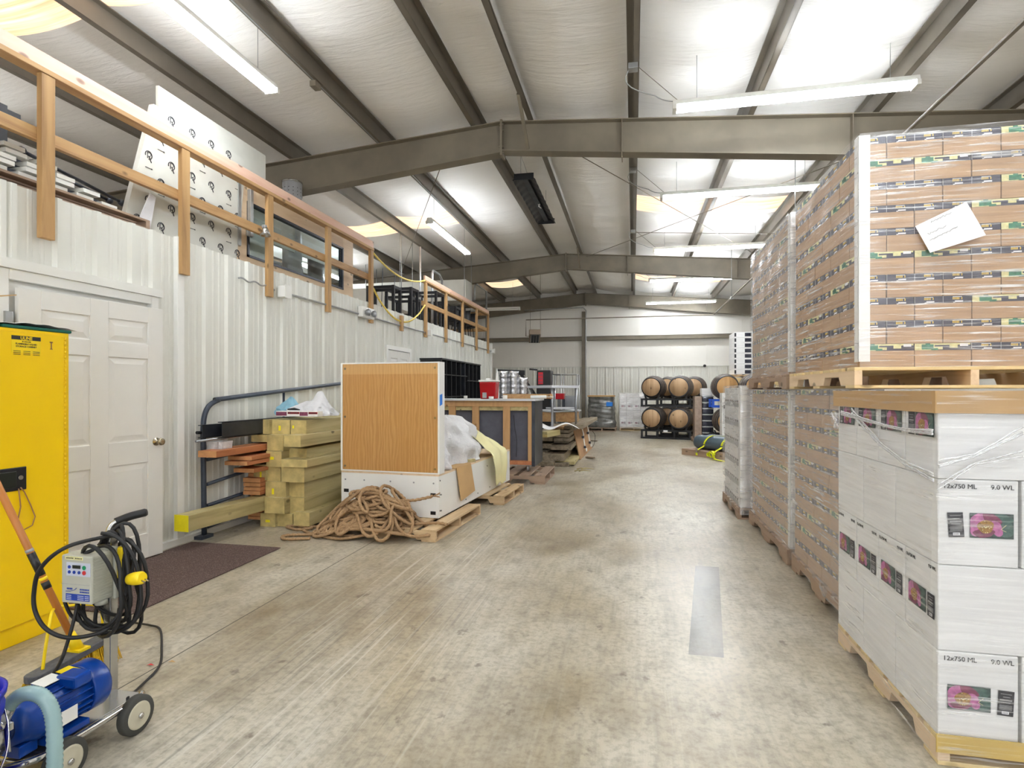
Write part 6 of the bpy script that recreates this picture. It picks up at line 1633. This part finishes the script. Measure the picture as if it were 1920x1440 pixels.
# rippled white sheet
Z_s = ztp+.045
a = on_y(q(165,0)[0], 800, 10.25); b = on_y(q(780,0)[0], 800, 10.25)
mb = MB(); wsh = b.x-a.x
mb.grid(lambda u, v: (wsh*u*(1-.15*v), .62*v-.12*u, .05+.055*math.sin(2*PI*u*1.25+2.2)*(1-.2*v)), 40, 10)
tag(obj('plastic_sheet', mb, 'paper', None, (a.x, 10.25, Z_s-.015), solid=.004), 'rippled white plastic sheet lying on the front of the plank pile', 'plastic sheet')
# leaning tan board with two long handles
P4 = [(700, 838), (855, 670), (938, 1050), (782, 1238)]
A_ = on_y(*q(*P4[0]), 9.75); 
bl_ = on_z(*q(782, 1238), .005); br_ = on_z(*q(938, 1080), .005)
h_ = .80
lean = Vector((-.30, 0, 0))
tlp = bl_+Vector((-.13, .0, .60)); trp = br_+Vector((-.13, .0, .66))
t = thing('leaning_door', 'tan cabinet door with two long wavy handles leaning on the plank pile', 'cabinet door', bl_)
vs = [Vector((0,0,0)), br_-bl_, trp-bl_, tlp-bl_]; n_ = (vs[1]).cross(vs[3]).normalized()*.02
mb = MB().add(vs+[v-n_ for v in vs], [(0,1,2,3),(7,6,5,4),(0,4,5,1),(1,5,6,2),(2,6,7,3),(3,7,4,0)])
obj('panel', mb, 'mdf', t)
def bil(u, v): return vs[0]*(1-u)*(1-v)+vs[1]*u*(1-v)+vs[2]*u*v+vs[3]*(1-u)*v + n_*2.2
for u in (.36, .78):
    obj('handle', MB().tube(smooth_path([bil(u, .12), bil(u+.02, .2), bil(u-.04, .24), bil(u-.02, .6), bil(u+.03, .68), bil(u+.02, .88)], 5), .014, 8), 'trim_white', t)
    for v in (.28, .62): obj('clip', MB().cbox(*bil(u-.05, v), .05, .05, .05), 'dark_steel', t)
for k, (px_, py_, l) in enumerate(((1155-0, 0, ''),)): pass
tag(obj('curled_cable', MB().tube(smooth_path([br_+Vector((.0, .1, .40)), br_+Vector((.06, .12, .3)), br_+Vector((.05, .1, .12)), br_+Vector((0, .05, .006))], 6), .006, 6), 'ink'), 'thin cable curling beside the leaning tan door', 'cable')
for k, (pp, l) in enumerate((((1140-0, 0), ''),)): pass
for k, (a_, b_, wd) in enumerate((((925, 1210), (960, 1220), 'near'), ((940, 985), (1003, 990), 'far'))):
    p0_, p1_ = on_z(*q(a_[0]-60, a_[1]), .012), on_z(*q(*b_), .012)
    t = thing('floor_board', f'short board end lying on the floor under the leaning tan door, {wd} one', 'board', p0_, 0); obj('body', MB().beam((0,0,.012), p1_-p0_+Vector((0,0,.012)), .09, .025), 'old_y', t)
# splintered scraps
for k in range(4):
    a = on_z(*q(700+30*k, 1390-25*(k % 2)), .012); tag(obj('splinter', MB().tube([(0,0,0), (.07, .05*(k%2)-.02, .02), (.14+.03*k, .03, .0)], [.012, .009, .003], 5), 'treated_y', None, a), f'pale splinter on the floor in front of the plank pile, {NTH[k]} from the left', 'debris', 'wood splinters on the floor')
# steel table standing on the pile
tz = on_y(1035, 723, 11.2).z
xa, xb = on_y(986, 728, 11.2).x, on_y(1088, 722, 11.2).x
t = thing('work_table', 'metal legged table with a pale top standing on the plank pile', 'table', (xa, 11.0, 0)); w = xb-xa
base = ztp+.05
obj('table_top', MB().add([(0,.35,tz-.05),(w*.55,-.35,tz-.05),(w,.1,tz-.05),(w*.45,.85,tz-.05),(0,.35,tz),(w*.55,-.35,tz),(w,.1,tz),(w*.45,.85,tz)], [(0,3,2,1),(4,5,6,7),(0,1,5,4),(1,2,6,5),(2,3,7,6),(3,0,4,7)]), 'counter', t, bevel=.004)
for (x, y) in ((.08, .36), (w*.55, -.26), (w*.93, .12), (w*.46, .76)):
    obj('leg', MB().tube([(x, y, base), (x, y, tz-.05)], .024, 10), 'duct_grey', t)
for a, b in (((w*.55, -.26), (w*.93, .12)), ((.08, .36), (w*.55, -.26)), ((w*.93, .12), (w*.46, .76))):
    obj('stretcher', MB().tube([(*a, base+.28), (*b, base+.28)], .014, 8), 'duct_grey', t)
obj('lower_shelf', MB().add([(w*.55,-.2,base+.33),(w*.9,.12,base+.33),(w*.75,.3,base+.33),(w*.4,0,base+.33),(w*.55,-.2,base+.36),(w*.9,.12,base+.36),(w*.75,.3,base+.36),(w*.4,0,base+.36)], [(0,3,2,1),(4,5,6,7),(0,1,5,4),(1,2,6,5),(2,3,7,6),(3,0,4,7)]), 'counter', t)
t = thing('drawer_box', 'pale wooden box under the table on the plank pile', 'box', (xa+.1, 11.9, ztp+.07)); obj('box_body', MB().box(0, .85, .15, .5, 0, .22), 'pine_y', t, bevel=.004); obj('lid', MB().box(-.02, .9, .1, .55, .225, .25), 'counter', t)

# ================================================================== END WALL AREA
def onb(px, py, Y=20.0): return on_y(px, py, Y)
# wrapped barrel pallet, grey film
a, b = onb(1100, 800, 19.6), onb(1153, 742, 19.6)
pallet('pallet under the grey wrapped load by the column', a.x+.04, 19.6, b.x-a.x, 1.05, .12, 'x', new=2)
w = b.x-a.x; t = thing('wrapped_load', 'bulging load in shiny grey wrap near the end-wall column', 'wrapped load', (a.x+w/2, 20.12, .122))
mb = MB(); H_w = b.z-.16
def wl(u, v):
    a_ = 2*PI*u; c, s = math.cos(a_), math.sin(a_); k = 1/max(abs(c), abs(s))**.75
    sw = 1+.13*math.exp(-((v-.12)/.13)**2)-.03*math.sin(v*9)+.012*math.sin(40*v+2*c)
    return (c*k*w*.49*sw, s*k*.5*sw, H_w*v)
mb.grid(wl, 60, 30); M['greyfilm'] = flat('grey_film', S(112,112,108), .18, .35, .45, 7, bump=.7)
obj('film', mb, 'greyfilm', t)
obj('top_sheet', MB().box(-w*.48, w*.48, -.5, .5, H_w, H_w+.05), 'card', t)
obj('sticker', MB().box(w*.20, w*.42, -.57, -.535, H_w-.32, H_w-.18), 'blue_tape', t)
# white wrapped load with red marks
a, b = onb(1162, 804, 20.1), onb(1214, 738, 20.1)
pallet('pallet under the white wrapped carton load at the end wall', a.x, 20.1, b.x-a.x+.02, 1.05, .12, 'x', new=1)
w = b.x-a.x
nW = 4; tiers = 4; hh = (b.z-.125)/tiers
for k in range(tiers):
    for i in range(nW):
        t = thing('white_carton', f'white carton at the end wall, {ORD[k]} tier, {NTH[i]} from the left', 'carton', (a.x+w/nW*i, 20.12, .122+hh*k), 0, 'white cartons at the end wall')
        obj('carton_body', MB().box(.003, w/nW-.003, 0, .35, 0, hh-.003), 'whitebox', t, bevel=.005)
        if k in (0, 2):
            obj('picture_label', MB().box(.05, .14, -.002, 0, hh*.4, hh*.62), 'plum', t); obj('back_label', MB().box(.16, .19, -.002, 0, hh*.38, hh*.64), 'label_dark', t)
wrap('cloudy wrap round the white carton load at the end wall', a.x-.01, a.x+w+.01, 20.09, 21.1, .08, b.z+.03, 'film', .008, seed=23)
# barrels and racks
def barrel_parts(t, head='barrel_head', stave='barrel'):
    Lb = .90; prof = []
    n = 14
    for i in range(n+1):
        v = i/n; prof.append((.272+.066*math.sin(PI*v)**.9, -Lb/2+Lb*v))
    obj('staves', MB().lathe(prof, 36, axis='y'), stave, t)
    for y0_, y1_ in ((-.45, -.405), (-.33, -.295), (-.17, -.14), (.14, .17), (.295, .33), (.405, .45)):
        r0 = .272+.066*math.sin(PI*(y0_+.45)/.9)**.9 if abs(y0_) < .45 else .272; r1 = .272+.066*max(0, math.sin(PI*(y1_+.45)/.9))**.9
        obj('hoop', MB().lathe([(r0-.004, y0_), (r0+.005, y0_), (r1+.005, y1_), (r1-.004, y1_)], 36, axis='y'), 'dark_steel', t)
    for s in (-1, 1):
        m_ = MB().lathe([(.01, s*.452), (.252, s*.452)] if s < 0 else [(.252, s*.452), (.01, s*.452)], 36, axis='y')
        obj('head', MB().lathe([(.255, s*.440), (.255, s*.4515), (.004, s*.4520)], 36, axis='y'), head, t)
    obj('bung', MB().cyl((0, 0, .333), (0, 0, .352), .025, 12), 'trim_white', t)
B0 = thing('oak_barrel', 'oak barrel, top left of the front rack', 'barrel', (0, 0, 0)); barrel_parts(B0)
ang = -R(13)
rx, ry = onb(1252, 822, 16.6).x+.02, 16.6
fw = Vector((-math.sin(ang), math.cos(ang), 0)); rt = Vector((math.cos(ang), math.sin(ang), 0))
def rack(label, c, z, rz, mat='black_metal', W_=1.42, h=.25, legs=True):
    t = thing('barrel_rack', label, 'barrel rack', (c.x, c.y, z), rz, 'steel barrel racks')
    for y in (-.30, .30):
        obj('top_rail', MB().box(-W_/2, W_/2, y-.03, y+.03, h-.05, h), mat, t, bevel=.003)
        obj('bottom_rail', MB().box(-W_/2, W_/2, y-.03, y+.03, 0.0, .05), mat, t, bevel=.003)
        for x in (-W_/2+.03, -.24, .24, W_/2-.03): obj('post', MB().box(x-.025, x+.025, y-.025, y+.025, .05, h-.05), mat, t)
        for x in (-.385, .385):
            mb = MB().prism([(x-.20, h), (x-.14, h), (x-.19, h+.10), (x-.23, h+.11)], y-.025, y+.025, 1).prism([(x+.14, h), (x+.20, h), (x+.23, h+.11), (x+.19, h+.10)], y-.025, y+.025, 1)
            obj('cradle', mb, mat, t)['kind'] = 'stuff'
    for x in (-W_/2+.03, W_/2-.03): obj('side_rail', MB().box(x-.025, x+.025, -.27, .27, h-.05, h), mat, t)
    return t
def place_barrel(first, c, z, rz, label, grp='oak barrels on the racks'):
    if first: o = B0; o.location = (c.x, c.y, z); o.rotation_euler = (0, 0, rz); o['label'] = label; o['group'] = grp
    else: o = dup(B0, (c.x, c.y, z), (0, 0, rz), label, grp)
    return o
z1_, z2_ = .28+.315, 1.17+.315
fst = True
for dpt, wd, off in ((0, 'front', 0.0), (1.15, 'rear', .24)):
    C_ = Vector((rx, ry+.45, 0))+fw*dpt+rt*off
    rack(f'low black steel rack under the bottom barrels, {wd} pair', C_, .0, ang, h=.26)
    rack(f'black steel rack between the two barrel layers, {wd} pair', C_, .925, ang, h=.235)
    for z, lv in ((z1_, 'bottom'), (z2_, 'top')):
        for s, sd in ((-1, 'left'), (1, 'right')):
            place_barrel(fst, C_+rt*(.385*s), z, ang, f'oak barrel on the steel racks, {wd} pair, {lv} {sd}'); fst = False
# label on rack
t = Vector((rx, ry+.45, 0))-fw*.335
tag(obj('rack_tag', MB().box(-.06, .06, -.004, 0, 0, .05), 'paper', None, (t.x, t.y-.002, .205), (0, 0, ang)), 'small white tag on the lowest front barrel rack', 'tag')
# right hand barrels on a blue crate rack
B2c = thing('oak_barrel', 'x', 'barrel'); barrel_parts(B2c, 'barrel_head2')
by2 = 15.2
c1 = on_y(1364, 725, by2); c2_ = on_y(1367, 788, by2+.0)
B2c.location = (c1.x, by2+.45, c1.z); B2c['label'] = 'oak barrel with a bright yellow head, on the blue crate at the right'; B2c['group'] = 'oak barrels by the blue crate'
z2b = .34+.02
d2 = dup(B2c, (c1.x+.03, by2+.45, .60), None, 'oak barrel half hidden behind the white loads, below the blue crate', 'oak barrels by the blue crate')
dup(B2c, (c1.x+.72, by2+.55, c1.z+.0), None, 'oak barrel at the far right, mostly hidden by the white wrapped load', 'oak barrels by the blue crate')
t = thing('blue_rack', 'blue steel rack between the two right-hand barrels', 'barrel rack', (c1.x, by2+.45, 0)); zb_, zt_ = .95, c1.z-.325
for y in (-.3, .3):
    obj('top_rail', MB().box(-.36, 1.05, y-.03, y+.03, zt_-.05, zt_), 'blue_crate', t); obj('bottom_rail', MB().box(-.36, 1.05, y-.03, y+.03, zb_, zb_+.05), 'blue_crate', t)
    for x in (-.33, .0, .34, 1.02): obj('post', MB().box(x-.03, x+.03, y-.03, y+.03, zb_+.05, zt_-.05), 'blue_crate', t)
rack('low dark rack under the right-hand barrels', Vector((c1.x+.3, by2+.45, 0)), 0, 0, W_=1.3, h=.27)
# tall dark banded stack, post, pale frame
a, b = on_y(1317, 815, 16.0), on_y(1338, 742, 16.0)
pallet('pallet with a reddish edge under the tall dark wrapped stack', a.x-.25, 15.9, 1.0, 1.0, .1, 'x', new=2)
w = b.x-a.x; n = 7; hh = (b.z-.105)/n; M['film_carton'] = flat('wrapped_carton', S(160,140,124), .3, 0, .2, 12, bump=.5); M['darkwrap'] = flat('dark_wrap', S(52,54,66), .15, .2, .5, 8, bump=.6)
for k in range(n):
    t = thing('can_tray', f'dark tray of cans in the tall stack left of the right-hand barrels, {ORD[k]} one', 'tray', (a.x, 16.0, .105+hh*k), 0, 'dark can trays in the tall stack')
    obj('cans', MB().box(0, w, 0, .5, 0, hh-.04), 'darkwrap', t, bevel=.02); obj('film_edge', MB().box(-.004, w+.004, -.004, .5, hh-.04, hh-.004), 'galv', t, bevel=.008)
t = thing('carton_stack', 'grey-brown wrapped carton column beside the dark can trays', 'cartons', (a.x-.20, 16.02, .105)); obj('carton_body', MB().box(0, .19, 0, .5, 0, hh*n-.02), 'film_carton', t, bevel=.01)
tag(obj('white_box', MB().box(0, w*.95, 0, .4, 0, .2), 'whitebox', None, (a.x-.02, 16.0, .105+hh*n), bevel=.01), 'plain white box on top of the dark can trays', 'box')
a, b = on_y(1305, 812, 17.6), on_y(1311, 748, 17.6)
tag(obj('wooden_post', MB().box(a.x, b.x+.03, 17.6, 17.75, 0, b.z), 'treated_y', bevel=.005), 'pale upright wooden post right of the black barrel racks', 'post')
a, b = on_y(1289, 816, 18.2), on_y(1303, 746, 18.2)
t = thing('cream_frame', 'cream painted steel frame behind the black barrel racks', 'frame', (a.x, 18.2, 0)); w = b.x-a.x
for x in (0, w): obj('post', MB().box(x-.025, x+.025, 0, .05, 0, b.z), 'hub', t)
for z in (.45, .95, b.z-.05): obj('cross_rail', MB().box(-.3, w, .05, .10, z, z+.05), 'hub', t)
obj('foot', MB().box(-.3, w+.02, .0, .05, 0.0, .05), 'hub', t)
# white load behind the third load
a, b = on_y(1354, 822, 14.3), on_y(1372, 736, 14.3)
t0 = Vector((a.x, 14.3, 0)); ns = 5; hh = (b.z-.13)/ns
pallet('pallet under the slim white carton load beside the right-hand barrels', a.x-.02, 14.28, 1.05, .8, .12, 'x', new=2)
for k in range(ns):
    t = thing('white_carton', f'white carton with small dark marks, {ORD[k]} tier, in front of the yellow-headed barrels', 'carton', (a.x, 14.3, .122+hh*k), 0, 'white cartons in front of the right-hand barrels')
    obj('carton_body', MB().box(0, .9, 0, .4, 0, hh-.003), 'whitebox', t, bevel=.005)
    if k in (0, 3):
        for j in range(3): obj('picture_label', MB().box(.03+.08*j, .08+.08*j, -.003, 0, hh*.45, hh*.8), 'label_dark', t)
# upper dark and white load on a high pallet
Yu = 17.2; a, b = on_y(1377, 702, Yu), on_y(1404, 622, Yu)
t = thing('storage_rack', 'tall wooden stand under the high dark and white load at the far right', 'stand', (a.x-.1, Yu, 0))
for x in (0, 1.2):
    for y in (0, .95): obj('post', MB().box(x, x+.09, y, y+.09, 0, a.z-.28), 'newpal_x', t)
obj('deck', MB().box(-.02, 1.31, -.02, 1.06, a.z-.28, a.z-.10), 'newpal_x', t, bevel=.004)
pallet('yellow-brown pallet on the high stand at the far right', a.x-.12, Yu-.02, 1.3, 1.05, .095, 'y', new=0, z=a.z-.098)
n = 8; hh = (b.z-a.z)/n
for k in range(n):
    t = thing('white_tray_carton', f'dark-edged white tray in the high load at the far right, {ORD[k]} one', 'tray', (a.x, Yu, a.z+hh*k), 0, 'trays in the high far load')
    obj('tray_body', MB().box(0, 1.0, 0, .9, 0, hh-.004), 'whitebox', t, bevel=.004)
    obj('dark_edge', MB().box(.0, .05, -.004, 0, .02, hh-.03), 'label_dark', t); obj('dark_print', MB().box(.28, .46, -.004, 0, .02, hh-.03), 'darkwrap', t)
# ---- grey tanks strapped on a flat dolly
ya = 12.5
p0_, p1_ = on_z(1277, 852, 0), on_z(1380, 866, 0)
t = thing('flat_dolly', 'flat weathered wooden skid under the grey tanks', 'skid', (p0_.x, p0_.y, 0), math.atan2(p1_.y-p0_.y, p1_.x-p0_.x)-.0)
rzd = t.rotation_euler[2]
for k in range(5): obj('deck_board', MB().box(0, 1.75, .02+.2*k, .2+.2*k, .09, .13), 'oldpal_x', t, bevel=.004)
for y in (.02, .45, .9): obj('runner', MB().box(0, 1.75, y, y+.09, 0, .09), 'oldpal_x', t)
Md = Matrix.Translation((p0_.x, p0_.y, 0)) @ Matrix.Rotation(rzd, 4, 'Z')
def tank(label, y, z=.285, x0=.14):
    t = thing('gas_tank', label, 'tank', Md @ Vector((x0, y, z)), rzd, 'grey tanks on the skid')
    r_ = .15
    obj('shell', MB().lathe([(.01, -.0), (r_*.55, .012), (r_*.85, .045), (r_, .11), (r_, 1.3), (r_*.85, 1.37), (r_*.3, 1.42)], 28, axis='x'), 'tank_grey', t)
    obj('valve', MB().cyl((1.42, 0, 0), (1.5, 0, 0), .03, 12), 'brass', t)
    return t
tk = tank('front grey cylindrical tank strapped on the wooden skid', .30)
tank('rear grey cylindrical tank strapped on the wooden skid', .62)
text('lettering', 'VGS', .11, 'paper', tk, (.92, -.1515, -.03), (PI/2, 0, 0), 'LEFT', .001)
def strap_pts(x, dx=.0, tail=True):
    P = [(x-.02, .02, .06), (x-.02, .05, .15), (x, .14, .25), (x+.04, .22, .38), (x+.07, .32, .425), (x+.10, .46, .40), (x+.12, .62, .425), (x+.14, .76, .36), (x+.15, .80, .2)]
    return P
def ribbon(P, w, mat, name, label, n=6, axis=Vector((1, 0, 0))):
    Q = smooth_path(P, n); mb = MB(); vs = []
    for q_ in Q: vs += [Md @ (q_-axis*w/2), Md @ (q_+axis*w/2)]
    mb.add(vs, [(2*i, 2*i+1, 2*i+3, 2*i+2) for i in range(len(Q)-1)], 0, True)
    return tag(obj(name, mb, mat, solid=.004), label, 'strap', 'yellow straps over the tanks')
def over(x0, x1, a0=205):
    P = [(x0, -.012, .03), (x0+.01, -.012, .13)]
    for k, a in enumerate((a0, 180, 155, 130, 105, 80)): P.append((x0+(x1-x0)*(k+1)/12, .30+.16*math.cos(R(a)), .285+.16*math.sin(R(a))))
    for k, a in enumerate((120, 95, 70, 45, 20)): P.append((x0+(x1-x0)*(k+7)/12, .62+.16*math.cos(R(a)), .285+.16*math.sin(R(a))))
    return P
ribbon(over(.46, .86) or [(.50, .015, -.0+.03), (.50, .012, .12), (.53, .13, .22), (.58, .17, .33), (.66, .28, .43), (.75, .44, .42), (.80, .62, .43), (.82, .78, .33)], .05, 'yellow_strap', 'ratchet_strap', 'yellow strap with a buckle over the left part of the grey tanks')
ribbon([(1.06, -.10, .012)]+over(.92, 1.35)[0:], .06, 'yellow_strap', 'ratchet_strap', 'yellow strap looping over the middle of the grey tanks')
ribbon([(.98+.09*math.cos(a)*(1-.05*a), -.16+.04*math.sin(a*.5), .10+.08*math.sin(a)*(1-.05*a)) for a in [k*.5 for k in range(22)]], .06, 'yellow_strap', 'ratchet_strap', 'coil of yellow strap on the floor beside the wooden skid', axis=Vector((0, 1, 0)))
ribbon([(1.0, -.14, .01), (1.12, -.18, .02), (1.3, -.2, .012), (1.5, -.16, .012)], .07, 'yellow_strap', 'ratchet_strap', 'flat tail of yellow strap on the floor beside the wooden skid', axis=Vector((0, 1, 0)))
q = Md @ Vector((.465, -.02, .12)); tag(obj('buckle', MB().cbox(0, 0, 0, .06, .02, .07), 'chrome', None, q, (0, 0, rzd), bevel=.004), 'small metal buckle on the left yellow strap', 'buckle')
tag(obj('green_ratchet', MB().tube(smooth_path([(0,0,0),(.1,.05,.06),(.2,0,.02),(.3,.06,.05)], 5), .02, 6), 'green_ink', None, Md @ Vector((.62, .9, .13))), 'green webbing lump behind the grey tanks', 'strap')

# ================================================================== HEATER, PIPES AND WIRES
Yh = 17.5; a, b = on_y(991, 642, Yh), on_y(1016, 617, Yh)
t = thing('unit_heater', 'tilted ceramic panel heater hanging before the end wall', 'heater', ((a.x+b.x)/2, Yh, (a.z+b.z)/2), 0, None, rot=(0, 0, .25))
w, h = (b.x-a.x)*.82, b.z-a.z
M['heater'] = flat('heater_casing', S(150,132,112), .5, .2)
obj('casing', MB().prism([(0, h*.5), (0, h*.12), (.28, -h*.5), (.42, -h*.5+.05), (.34, h*.5)], -w/2, w/2, 0), 'heater', t, bevel=.006)
obj('grille', MB().add([(-w*.42, -.012, h*.08), (w*.42, -.012, h*.08), (w*.42, .262, -h*.49), (-w*.42, .262, -h*.49)], [(0,1,2,3)]), 'duct_grey', t, solid=.01)
for k in (-1, 0, 1): obj('element', MB().beam((k*w*.24, -.03, h*.0), (k*w*.24, .22, -h*.47), .06, .02), 'dark_steel', t)
for k, (dx, l) in enumerate(((-.18, 'left'), (.14, 'right'))):
    tag(obj('support_chain', MB().tube([(t.location.x+dx, Yh+.15, t.location.z+h*.5), (t.location.x+dx, Yh+.15, roof_z(t.location.x+dx)+.2)], .006, 6), 'steel'), f'{l} chain holding the tilted panel heater', 'chain')
a = on_y(985, 622, Yh); c = on_y(985, 599, Yh); xx = 6.8
d_ = on_y(1337, 592, Yh)
P = [(t.location.x-w/2, Yh+.1, t.location.z), (a.x, Yh+.1, t.location.z), (a.x, Yh+.1, c.z), (d_.x, Yh+.1, c.z)]
far = Vector((d_.x, Yh+.1, c.z)); near = on_y(1912, 34, 2.55)
near = Vector((d_.x, 1.2, c.z))
tag(obj('gas_pipe', MB().tube(P+[(d_.x+.02, Yh+.05, c.z), (d_.x+.03, 2.0, c.z)], .017, 8, smooth=False), 'steel'), 'long thin gas pipe crossing to the heater and running overhead to the right', 'pipe')
for k, y in enumerate((3.6, 9.0, 14.5)):
    tag(obj('pipe_hanger', MB().tube([(d_.x+.03, y, c.z+.015), (d_.x+.03, y, roof_z(d_.x)+.2)], .006, 6).box(d_.x, d_.x+.06, y-.02, y+.02, c.z-.03, c.z+.03), 'galv'), f'rod hanger of the overhead gas pipe, {["nearest","middle","farthest"][k]} one', 'pipe hanger')
cxp = cx+.02
tag(obj('conduit', MB().tube(smooth_path([(cx+.10, Y1-.28, .0), (cx+.10, Y1-.28, 1.5), (cx+.10, Y1-.3, 4.0), (cx+.08, Y1-.42, 4.4), (cx-.3, Y1-.45, 4.46), (cx-2.2, Y1-.45, 4.42)], 5), .02, 8), 'galv'), 'pipe rising beside the end-wall column and bending left under the roof', 'pipe')
# conduit on the second left purlin with boxes
xx = -3.48; zz = roof_z(xx)+.03
P = []; 
for k in range(60):
    y = 1.0+k*.3; P.append((xx-.04+(.035 if 4 < k % 18 < 9 else 0), y, zz-.03-(.02 if 4 < k % 18 < 9 else 0)))
tag(obj('conduit', MB().tube(P, .009, 7), 'galv'), 'thin conduit fixed along the underside of the second purlin left of the ridge', 'conduit')
for k, p in enumerate(((594, 195), (762, 352))):
    q = on_x(p[0], p[1], xx-.03); tag(obj('junction_box', MB().box(xx-.085, xx-.01, q.y-.06, q.y+.06, zz-.10, zz-.035), 'steel', bevel=.004), f'box on the conduit of the left purlin, {["nearer","farther"][k]} one', 'electrical box', 'boxes on the left purlin')
# diagonal bracing cables
def cable(label, a, b): tag(obj('brace_cable', MB().tube([a, b], .006, 6), 'steel'), label, 'cable', 'roof bracing cables')
cable('bracing cable from the first beam at the ridge towards the far right', (-1.0, 7.65, 4.75), (3.4, 14.9, 4.45))
cable('bracing cable from the first beam on the right towards the ridge', (3.4, 7.65, 4.50), (-1.2, 14.9, 4.9))
cable('bracing cable under the left slope from the first beam to the railing end', (-2.6, 7.65, 4.75), (-6.0, 14.0, 4.5))
cable('loose wire strung level between the aisle lights at the third fixture', (.05, 12.2, 4.72), (4.1, 12.4, 4.5))
# small camera on the end wall, fixture at frame 3
q = on_y(1321, 686, Y1-.1); tag(obj('security_camera', MB().lathe([(.05, 0), (.05, .03), (.035, .06), (.01, .075)], 16, axis='y', loc=(0, -.06, 0)).box(-.04, .04, -.0, .02, -.04, .04), 'black', None, (q.x, Y1-.1, q.z)), 'small black dome camera on the end-wall sheeting', 'camera')
